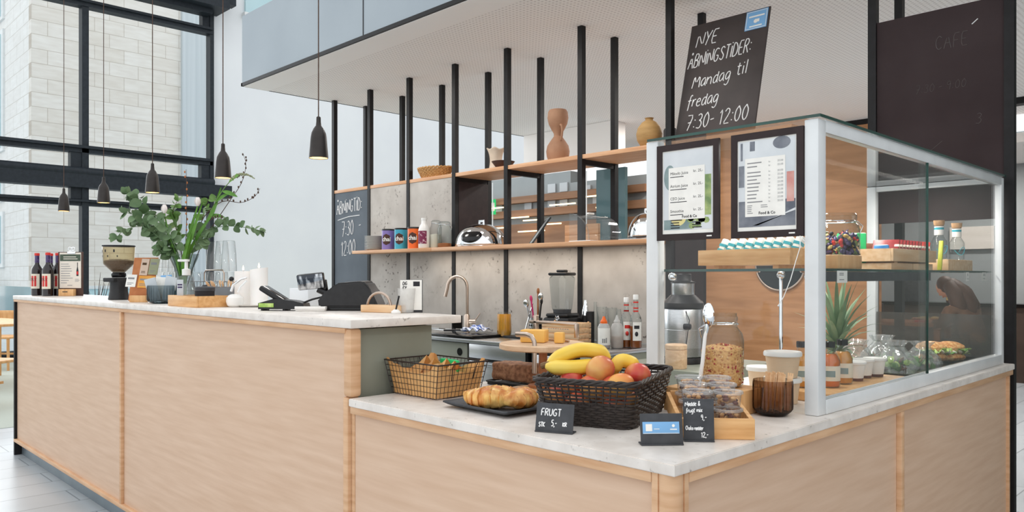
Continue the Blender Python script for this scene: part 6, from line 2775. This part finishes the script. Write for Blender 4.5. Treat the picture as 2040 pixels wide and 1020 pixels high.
for i, dz in ((11, .3), (13, -.2), (15, .4), (9, -.1)):
    leaf(m, P[i], RT * random.uniform(.3, 1) + Vector((0, 0, dz)), Vector((.5, -.6, .6)), .085, .013, .2, 8, .9)
m.build('leaves', 'blade_green', t, sharp=60)

dz = thing('soap_dispenser', 'clear pump bottle of blue hand gel in the wooden tray', 'dispenser', (-2.79, .115, BT + .0085), .75)
dz.scale = (1.2, 1.2, 1.2)
m = M()
m.box(-.030, -.02, 0, .030, .02, .112, .014)
m.build('bottle', 'plastic_clear', dz)
m = M()
m.box(-.027, -.017, .003, .027, .017, .022, .008)
m.build('gel', 'blue_card', dz)
m = M()
m.box(-.028, -.0212, .02, -.002, -.0205, .095)
lb = m.build('label', 'facade_metal', dz)
m = M()
rect(m, -.025, .072, -.006, .078, -.0215)
rect(m, -.025, .062, -.006, .068, -.0215)
m.build('print', 'sweet_purple', lb)
m = M()
m.lathe([(.016, .112), (.016, .135), (.007, .138), (.006, .165), (.012, .166), (.012, .174), (0, .175)], n=24)
m.box(-.034, -.006, .165, .0, .006, .174, .003)
m.build('pump', 'white_plastic', dz)

wt_ = thing('wooden_tray', 'long open wooden tray holding gel bottle and black jar', 'tray', (-2.80, .045, BT), .0)
m = M()
m.box(-.03, .0, 0, .30, .008, .05, .001)
m.box(-.03, .152, 0, .30, .16, .05, .001)
m.box(-.0295, .0085, 0, -.0215, .1515, .05, .001)
m.box(.292, .0085, 0, .2995, .1515, .05, .001)
m.build('sides', 'bamboo', wt_)
m = M()
m.box(-.021, .0085, 0, .2915, .1515, .008)
m.build('base', 'bamboo', wt_)
for lab, x, y in (('black lidded jar in the wooden tray on the counter', -2.605, .125),):
    t = thing('black_jar', lab, 'jar', (x, y, BT + .0085))
    m = M()
    m.lathe([(.040, 0), (.042, .004), (.042, .062)], n=36)
    m.build('body', 'print_dark', t)
    m = M()
    m.lathe([(.044, .0625), (.044, .078), (.040, .082), (.012, .084), (.010, .09), (0, .091)], n=36)
    m.build('lid', 'slate', t)
sc = thing('spoon_cup', 'grey cup of wooden spoons behind the black jar', 'cup', (-2.70, .255, BT))
m = M()
m.lathe([(.05, 0), (.062, .004), (.066, .088)], n=36, cap=False)
m.lathe([(0, .001), (.05, .001)], n=36, cap=False)
m.build('cup', 'grey_plastic', sc, solid=.003)
for k in range(10):
    a = k * .628
    t = thing('wooden_spoon', 'wooden spoon fanned in the grey cup, %s' % (ORD[k] + ' clockwise from the front'), 'spoon', (-2.70 + .02 * math.sin(a), .255 - .02 * math.cos(a), BT + .006), group='wooden spoons in the grey cup', rot=(.42 * math.cos(a) + .1, .42 * math.sin(a), 0))
    m = M()
    m.box(-.004, -.0012, 0, .004, .0012, .10)
    m.build('handle', 'pine', t)
    m = M()
    m.ball((0, 0, .108), (.011, .003, .016), 10, 6)
    m.build('bowl', 'pine', t)
sp2 = thing('sugar_pot', 'round white pot with curved chrome handle and black knob', 'pot', (-2.460, .20, BT))
m = M()
m.lathe([(.022, 0), (.033, .008), (.038, .026), (.036, .042), (.024, .054), (.012, .058), (0, .058)], n=36)
m.build('body', 'white_ceramic', sp2)
m = M()
m.tube([(-.012, -.012, .07), (-.005, -.005, .10), (.02, .02, .125), (.038, .038, .132)], [.006, .006, .005, .004], 10)
m.tube([(.010, .010, .065), (.018, .018, .09), (.038, .038, .118)], .004, 8)
m.build('handle', 'chrome', sp2)
m = M()
m.ball((-.012, -.010, .126), (.013, .011, .011), 14, 10)
m.build('knob', 'gloss_black', sp2)

gk = thing('glass_rack', 'wire rack with brass handle holding upturned glasses behind the vase', 'rack', (-3.36, .41, BT))
m = M()
for z in (.01, .06, .11):
    m.tube([(-.50, -.045, z), (.42, -.045, z), (.42, .045, z), (-.50, .045, z)], .002, 6, True)
for k in range(12):
    x = -.50 + .92 * k / 11
    m.tube([(x, -.045, .0), (x, -.045, .11)], .0018, 6)
    m.tube([(x, .045, .0), (x, .045, .11)], .0018, 6)
m.build('wires', 'grey_plastic', gk)
m = M()
m.tube([(.18, -.045, .11), (.18, -.045, .155), (.20, -.045, .17), (.40, -.045, .17), (.42, -.045, .155), (.42, -.045, .11)], .0035, 8)
m.build('handle', 'brass_steel', gk)
m = M()
m.box(-.48, -.04, .0, .40, .04, .004)
m.build('base', 'steel', gk)
gi = 0
g0 = None
for lay in range(2):
    for k, x in enumerate((-.44, -.345, -.25, -.155, -.06, .10, .195, .29, .375)):
        if lay == 1 and k in (4, 5):
            continue
        lab = 'upturned clear tumbler in the wire rack, %s row, %s from the grinder' % (('lower', 'upper')[lay], ORD[k])
        p = (-3.36 + x, .41, BT + .0045 + lay * .160)
        if g0 is None:
            g0 = thing('tumbler', lab, 'glass', p, group='upturned tumblers in the wire rack')
            m = M()
            m.lathe([(.040, 0), (.037, .08), (.031, .152), (.028, .157)], n=24, cap=False)
            m.lathe([(0, .157), (.028, .157)], n=24, cap=False)
            m.build('glass_wall', 'tumbler_glass', g0)
        else:
            dup(g0, p, 0, lab)

cp = thing('candle_plate', 'oval white plate beneath the lit pillar candles', 'plate', (-2.50, .285, BT), .1)
m = M()
m.lathe([(.10, 0), (.125, .003), (.14, .010), (.138, .0105), (.12, .006), (0, .006)], n=48, sq=(1, .72))
m.build('dish', 'white_ceramic', cp)
for lab, x, y, r, h, fz in (('shorter lit white pillar candle nearer the sugar pot', -2.556, .285, .039, .155, .0), ('taller lit white pillar candle with sloping top', -2.46, .315, .039, .166, .006)):
    t = thing('pillar_candle', lab, 'candle', (x, y, BT + .0065), group='lit white pillar candles')

    def cf(u, v, r=r, h=h, fz=fz):
        a = 2 * PI * u
        if v < .7:
            q = v / .7
            return (r * math.cos(a), r * math.sin(a), (h + fz * math.cos(a - .8)) * q)
        q = (v - .7) / .3
        rr = r * (1 - q)
        return (rr * math.cos(a), rr * math.sin(a), h + fz * math.cos(a - .8) * (1 - q) - .012 * math.sin(PI * q * .5))
    m = M()
    m.grid(cf, 40, 20, True)
    m.build('wax_body', 'wax', t, sharp=50)
    m = M()
    m.tube([(0, 0, h - .013), (.001, 0, h + .004)], .001, 5)
    m.build('wick', 'print_dark', t)
    m = M()
    m.lathe([(0, h + .002), (.0035, h + .007), (.0038, h + .011), (.0018, h + .02), (0, h + .027)], n=12)
    m.build('flame', 'flame', t)

ct_ = thing('card_terminal', 'black card terminal in its cradle on the tall counter', 'card terminal', (-2.0, .19, BT), .70)
m = M()
for i in range(1):
    prof = [(-.085, .006), (-.085, .03), (-.02, .048), (.06, .040), (.10, .030), (.105, .012), (.10, .006)]
    a_ = [m.v((x, -.045, z)) for x, z in prof]
    b_ = [m.v((x, .03, z)) for x, z in prof]
    n = len(prof)
    m.f(a_)
    m.f(list(reversed(b_)))
    for i in range(n):
        m.f([a_[i], b_[i], b_[(i + 1) % n], a_[(i + 1) % n]])
m.build('cradle', 'black_plastic', ct_)
m = M()
m.T = Matrix.Translation((-.02, .0, .055)) @ Matrix.Rotation(.55, 4, 'Y')
m.box(-.075, -.038, -.012, .05, .038, .010, .008)
m.build('handset', 'gloss_black', ct_)
m = M()
m.place((-.07, -.046, .022))
m.box(-.012, -.001, -.008, .05, .0, .008)
m.build('screen', 'lettuce', ct_)
m = M()
for x in (-.07, .02, .085):
    m.box(x - .006, -.04, 0, x + .006, .02, .0065, .002)
m.build('feet', 'black_plastic', ct_)
wd = thing('white_tray', 'small white square tray beside the card terminal', 'tray', (-1.905, .275, BT), .75)
m = M()
m.box(-.06, -.05, 0, .06, .05, .006, .003)
m.box(-.062, -.052, .006, .062, -.047, .018, .002)
m.box(-.062, .047, .006, .062, .052, .018, .002)
m.box(-.062, -.047, .006, -.057, .047, .018)
m.box(.057, -.047, .006, .062, .047, .018)
m.build('dish', 'white_ceramic', wd)

rg = thing('cash_register', 'black cash register wedge seen from its rear', 'cash register', (-1.80, .395, BT), .74)
m = M()
prof = [(-.13, .012), (-.135, .05), (-.10, .068), (-.06, .110), (.045, .118), (.062, .112), (.085, .075), (.115, .012)]
a_ = [m.v((x, -.05, z)) for x, z in prof]
b_ = [m.v((x + .01, .055, z + .004)) for x, z in prof]
n = len(prof)
m.f(a_)
m.f(list(reversed(b_)))
for i in range(n):
    m.f([a_[i], b_[i], b_[(i + 1) % n], a_[(i + 1) % n]])
bmesh.ops.bevel(m.bm, geom=m.bm.edges[:], offset=.008, segments=3, affect='EDGES', clamp_overlap=True)
m.build('body', 'black_plastic', rg)
m = M()
m.box(-.10, -.045, 0, .10, .045, .012, .004)
m.build('foot', 'gloss_black', rg)
m = M()
m.tube([(-.10, -.02, .06), (-.16, -.03, .045), (-.20, -.03, .03)], .004, 8)
m.build('cable', 'gloss_black', rg)
m = M()
m.T = Matrix.Translation((-.165, -.03, .118)) @ Matrix.Rotation(-.10, 4, 'Y') @ Matrix.Rotation(.18, 4, 'X')
m.box(-.055, -.012, -.032, .055, .012, .032, .006)
m.box(.03, .0, -.05, .06, .018, .0, .004)
d = m.build('customer_display', 'gloss_black', rg)
m = M()
m.T = Matrix.Translation((-.165, -.03, .118)) @ Matrix.Rotation(-.10, 4, 'Y') @ Matrix.Rotation(.18, 4, 'X')
m.box(-.052, -.0135, -.029, .052, -.0122, .029, .001)
m.build('screen', 'chrome_dark', d) if 'chrome_dark' in MATS else m.build('screen', mat('chrome_dark', (70, 74, 80), 0.05, 1.0, rgb2=(200, 204, 208), scale=22, stretch=(1, 1, .4), contrast=(.46, .54)), d)
m = M()
m.tube([(-.11, -.02, .07), (-.14, -.025, .085)], .012, 8)
m.build('display_arm', 'black_plastic', rg)
m = M()
m.box(-.06, -.05, 0, .10, .04, .085, .002)
tag(m.build('white_box', 'white_paint', loc=(-2.20, .41, BT), rot=(0, 0, .0)), 'plain white box between candles and cash register', 'box')

wo = thing('wooden_caddy', 'light wooden caddy with curved brass handle by the register', 'caddy', (-1.57, .385, BT), .35)
m = M()
m.box(-.09, -.03, .0, .09, -.024, .028, .002)
m.box(-.09, .024, .0, .09, .03, .028, .002)
m.box(-.09, -.0235, 0, -.084, .0235, .028)
m.box(.084, -.0235, 0, .09, .0235, .028)
m.box(-.0835, -.0235, 0, .0835, .0235, .005)
m.build('tray', 'pine', wo)
m = M()
m.tube([(-.08 + .055 * (1 - math.cos(q)), 0, .02 + .055 * math.sin(q)) for q in [k * PI / 12 for k in range(13)]], .005, 8)
m.build('handle', 'brass_steel', wo)
ck = thing('plastic_cup', 'milky plastic cup standing in the wooden caddy corner', 'cup', (-1.485, .425, BT + .0005))
m = M()
m.lathe([(.028, .001), (.034, .09), (.035, .092)], n=28, cap=False)
m.lathe([(0, .001), (.028, .001)], n=28, cap=False)
m.build('cup', 'plastic_milky', ck)
st = thing('card_stand', 'small grey printed card behind the milky cup', 'card', (-1.47, .447, BT), .75)
m = M()
m.box(-.05, 0, 0, .035, .006, .125, .001)
m.build('backing', 'slate', st)
m = M()
m.box(-.05, -.002, .01, .033, -.0002, .124)
c = m.build('sheet', 'paper', st)
m = M()
hand(m, 'DG', -.04, .105, .012, .0012, off=-.0025)
hand(m, 'EY', -.04, .088, .012, .0012, off=-.0025)
rect(m, .0, .10, .025, .118, -.0025)
m.build('lettering', 'print_dark', c)
pb = thing('pastry_brush', 'black stick brush with white foot lying by the caddy', 'brush', (-1.475, .37, BT), .6)
m = M()
m.lathe([(.018, 0), (.018, .006), (.008, .014)], n=20)
m.build('foot', 'white_ceramic', pb)
m = M()
m.tube([(0, 0, .014), (.012, .0, .065)], .0035, 8)
m.build('handle', 'gloss_black', pb)

# ================================================================ pendant lamps over the tall counter
m = M()
m.box(-5.6, .19, 4.6, -1.3, .23, 4.64)
tag(m.build('lighting_track', 'black_steel'), 'black lighting track above the row of pendant lamps', 'track')
lp = None
for k, (x, lab) in enumerate(((-1.757, 'black pendant lamp nearest the register end of the counter'), (-2.605, 'black pendant lamp hanging right of the bouquet'), (-3.489, 'black pendant lamp hanging left of the bouquet'), (-4.308, 'black pendant lamp above the coffee grinder'), (-5.165, 'black pendant lamp above the clipboard menu'))):
    if lp is None:
        lp = thing('pendant_lamp', lab, 'lamp', (x, .21, 1.742), group='black pendant lamps over the tall counter')
        m = M()
        m.lathe([(.0365, .0), (.0368, .006), (.031, .078), (.028, .096), (.020, .113), (.011, .125), (.009, .14), (.0085, .157), (.006, .16)], n=40, cap=False)
        m.lathe([(.0345, .0), (.0365, .0)], n=40, cap=False)
        m.lathe([(.0345, .0), (.029, .078), (.02, .10), (0, .104)], n=40, cap=False)
        m.build('lamp_shade', 'lamp_shell', lp)
        m = M()
        m.lathe([(0, .0015), (.0338, .0015), (.0338, .008), (0, .008)], n=32)
        m.build('bulb', 'lamp_glow', lp)
        m = M()
        m.tube([(0, 0, .158), (0, 0, 2.86)], .0022, 6)
        m.build('cord', 'twig', lp)
    else:
        dup(lp, (x, .21, 1.742), None, lab)

# ================================================================ beyond the counters
def wood_chair(label, loc, rz):
    t = thing('wooden_chair', label, 'chair', loc, rz, group='light wooden chairs by the window')
    for x in (-.2, .2):
        for y in (-.2, .2):
            m = M()
            m.tube([(x * 1.06, y * 1.08, 0), (x, y, .44 if y < 0 else .46)], [.016, .02], 10)
            if y > 0:
                m.tube([(x, y, .46), (x * 1.02, y * 1.18, .80)], [.018, .016], 10)
            m.build('leg', 'ply_chair', t)
    m = M()
    m.box(-.23, -.23, .43, .23, .22, .46, .012)
    m.build('seat', 'ply_chair', t)
    m = M()
    m.grid(lambda u, v: ((u - .5) * .48, .225 + .03 * (1 - (2 * u - 1) ** 2), .62 + .18 * v), 12, 4)
    m.build('backrest', 'ply_chair', t, solid=.018)
    m = M()
    m.box(-.2, -.02, .2, .2, 0, .225)
    m.build('stretcher', 'ply_chair', t)
    return t


ch = wood_chair('light wooden chair nearest the end of the tall counter', (-8.2, .30, .004), 2.2)
dup(ch, (-11.75, 1.15, .004), .8, 'light wooden chair beyond the far table')
tb = thing('wooden_table', 'light wooden table by the window behind the counter end', 'table', (-10.2, .75, .004), .2)
m = M()
m.box(-.75, -.4, .71, .75, .4, .74, .006)
m.build('table_top', 'ply_chair', tb)
for x in (-.68, .68):
    for y in (-.33, .33):
        m = M()
        m.box(x - .025, y - .025, 0, x + .025, y + .025, .71)
        m.build('leg', 'ply_chair', tb)

m = M()
m.place((0, 0, 0), (PI / 2, 0, 0))
m.lathe([(0, 0), (.30, 0), (.30, .02), (0, .02)], n=64)
rm = thing('wall_mirror', 'round dark mirror on the oak wall seen through the case', 'mirror', (-3.40, 7.245, 1.43))
m.build('glass', 'mirror_dark', rm)
m = M()
m.tube([(.305 * math.cos(q), -.012, .305 * math.sin(q)) for q in [k * PI / 32 for k in range(64)]], .012, 8, True)
m.build('rim', 'brass_steel', rm)
ex = thing('exit_sign', 'green and white exit sign hanging beyond the posts', 'sign', (-7.35, 6.3, 2.18), .78)
m = M()
m.box(-.07, -.01, 0, .07, .01, .22)
m.build('panel', 'exit_green', ex)
m = M()
rect(m, .0, .05, .05, .17, -.0105)
m.f([m.v(p) for p in ((-.06, -.0105, .11), (-.02, -.0105, .15), (-.02, -.0105, .07))])
m.build('figure', 'paper', ex)
kc = thing('kitchen_counter', 'dark topped counter along the kitchen wall behind the person', 'counter', (-2.6, 9.55, 0))
m = M()
m.box(-.9, 0, .91, 3.5, .44, .95)
m.build('top', 'gloss_black', kc)
m = M()
m.box(-.9, .03, 0, 3.5, .44, .9095)
m.build('body', 'counter_brown', kc)
sb = thing('soap_bottle', 'amber pump bottle on the dark kitchen counter', 'bottle', (-2.28, 9.62, .9505))
m = M()
m.lathe([(.055, 0), (.06, .01), (.06, .13), (.02, .16), (.016, .19)], n=24)
m.build('body', 'nut_dark', sb)
m = M()
m.lathe([(.061, .03), (.061, .1)], n=24, cap=False)
m.build('label', 'sweet_gold', sb)
m = M()
m.tube([(0, 0, .19), (0, 0, .24), (-.05, 0, .235)], .008, 8)
m.build('pump', 'gloss_black', sb)
m = M()
m.box(-3.05, 9.95, .9, -2.66, 9.99, 1.35, .004)
tag(m.build('wall_screen', 'slate'), 'dark grey screen on the kitchen wall', 'screen')
dk = thing('dining_table', 'low brown wooden table in the kitchen beyond the case', 'table', (-2.45, 8.05, 0), .1)
m = M()
m.box(-.75, -.35, .74, .60, .3, .78, .005)
m.build('table_top', 'walnut', dk)
for x in (-.68, .53):
    for y in (-.28, .24):
        m = M()
        m.box(x - .03, y - .03, 0, x + .03, y + .03, .74)
        m.build('leg', 'walnut', dk)
jg = thing('jug', 'tall grey jug on the brown wooden table', 'jug', (-2.60, 7.95, .7805))
m = M()
m.lathe([(.06, 0), (.065, .01), (.05, .15), (.035, .22), (.04, .26), (.03, .28)], n=24)
m.build('body', 'slate', jg)
m = M()
m.tube([(.045, 0, .2), (.09, 0, .19), (.09, 0, .09), (.055, 0, .06)], .008, 8)
m.build('handle', 'slate', jg)
rc = thing('red_tray', 'red and yellow food tray in front of the leaning person', 'tray', (-2.02, 7.95, .7805), .3)
m = M()
m.box(-.14, -.09, 0, .14, .09, .02, .004)
m.build('tray', 'red_bright', rc)
m = M()
m.ball((-.05, 0, .04), (.06, .05, .025), 12, 8)
m.ball((.06, .01, .04), (.05, .05, .025), 12, 8)
m.build('food', 'sweet_gold', rc)


def skin_body(name, verts, edges, radii, mt, parent, root=0, sub=2):
    me = bpy.data.meshes.new(name)
    me.from_pydata(verts, edges, [])
    o = bpy.data.objects.new(name, me)
    COL.objects.link(o)
    o.parent = parent
    me.materials.append(MATS[mt])
    md = o.modifiers.new('skin', 'SKIN')
    md.use_smooth_shade = True
    for i, r in enumerate(radii):
        sv_ = me.skin_vertices[0].data[i]
        sv_.radius = (r, r * .9) if isinstance(r, float) else r
        sv_.use_root = i == root
    sb_ = o.modifiers.new('sub', 'SUBSURF')
    sb_.levels = sb_.render_levels = sub
    return o


sl = thing('stool', 'black stool under the seated person in the kitchen', 'stool', (-1.52, 7.86, 0))
m = M()
m.lathe([(.17, .44), (.18, .45), (.18, .475), (.17, .48)], n=30)
m.build('seat', 'gloss_black', sl)
for k in range(4):
    m = M()
    a = k * PI / 2 + .4
    m.tube([(.12 * math.cos(a), .12 * math.sin(a), .44), (.17 * math.cos(a), .17 * math.sin(a), 0)], .012, 8)
    m.build('leg', 'gloss_black', sl)
pr_ = thing('person', 'person with long dark brown hair seated and leaning over the brown table', 'person', (-1.52, 7.86, 0), 2.75)
# local frame: faces +x, seated and leaning forward over the table
V = [(0, 0, .56), (.05, 0, .70), (.12, 0, .84), (.20, 0, .96), (.26, 0, 1.03), (.31, 0, 1.08),
     (.18, -.17, .93), (.24, -.22, .74), (.46, -.17, .80), (.55, -.15, .82),
     (.18, .17, .93), (.26, .22, .74), (.48, .16, .80), (.58, .13, .82),
     (.04, -.10, .55), (.42, -.12, .54), (.40, -.12, .10), (.52, -.13, .035),
     (.04, .10, .55), (.42, .12, .54), (.36, .12, .10), (.48, .13, .035)]
E_ = [(0, 1), (1, 2), (2, 3), (3, 4), (4, 5), (3, 6), (6, 7), (7, 8), (8, 9), (3, 10), (10, 11), (11, 12), (12, 13), (0, 14), (14, 15), (15, 16), (16, 17), (0, 18), (18, 19), (19, 20), (20, 21)]
Rr = [.10, .10, .105, .10, .05, .048, .05, .042, .036, .03, .05, .042, .036, .03, .08, .06, .042, .038, .08, .06, .042, .038]
skin_body('body', V, E_, Rr, 'skin', pr_)
m = M()
m.place((.37, 0, 1.13), (0, .75, 0))
m.ball((0, 0, .03), (.078, .070, .105), 22, 16)
m.ball((.082, 0, .02), (.016, .011, .018), 10, 8)
m.ball((.070, 0, -.03), (.010, .022, .006), 10, 6)
for s_ in (-1, 1):
    m.ball((.066, s_ * .027, .045), (.010, .012, .008), 10, 8)
    m.ball((-.005, s_ * .070, .02), (.014, .008, .024), 10, 8)
m.build('head', 'skin', pr_)
m = M()
m.place((.350, 0, 1.155), (0, .75, 0))
m.ball((-.012, 0, .035), (.092, .088, .112), 22, 16)
m.place()
for s_ in (-1, 1):
    m.tube([(.30, s_ * .03, 1.19), (.20, s_ * .07, 1.10), (.13, s_ * .10, .96), (.12, s_ * .11, .80)], [.075, .085, .08, .03], 12)
m.tube([(.32, 0, 1.20), (.18, 0, 1.12), (.09, 0, .98), (.06, 0, .82)], [.08, .09, .085, .03], 12)
m.build('hair', 'hair', pr_, sharp=70)
VT = [(.0, 0, .54), (.05, 0, .70), (.12, 0, .84), (.20, 0, .955), (.18, -.17, .93), (.235, -.215, .76), (.36, -.19, .78), (.18, .17, .93), (.255, .215, .76), (.38, .185, .78)]
skin_body('blouse', VT, [(0, 1), (1, 2), (2, 3), (3, 4), (4, 5), (5, 6), (3, 7), (7, 8), (8, 9)], [.15, .145, .15, .13, .075, .064, .052, .075, .064, .052], 'blouse', pr_)
VP = [(0, 0, .56), (.05, -.10, .55), (.42, -.12, .545), (.40, -.12, .14), (.05, .10, .55), (.42, .12, .545), (.36, .12, .14)]
skin_body('trousers', VP, [(0, 1), (1, 2), (2, 3), (0, 4), (4, 5), (5, 6)], [.15, .105, .076, .056, .105, .076, .056], 'dark_cloth', pr_)
for s_ in (-1, 1):
    m = M()
    hx, hy, hz = (.575, -.148, .815) if s_ < 0 else (.605, .127, .815)
    m.ball((hx, hy, hz), (.042, .036, .016), 12, 8)
    for k in range(4):
        y = hy + (-.026 + .0175 * k)
        L = (.055, .066, .062, .048)[k]
        m.tube([(hx + .03, y, hz), (hx + .03 + L * .55, y, hz + .004), (hx + .03 + L, y, hz - .014)], [.009, .0085, .007], 8)
    m.tube([(hx - .01, hy - s_ * .03, hz), (hx + .02, hy - s_ * .055, hz - .006), (hx + .045, hy - s_ * .058, hz - .012)], [.010, .009, .007], 8)
    m.build('hand', 'skin', pr_)
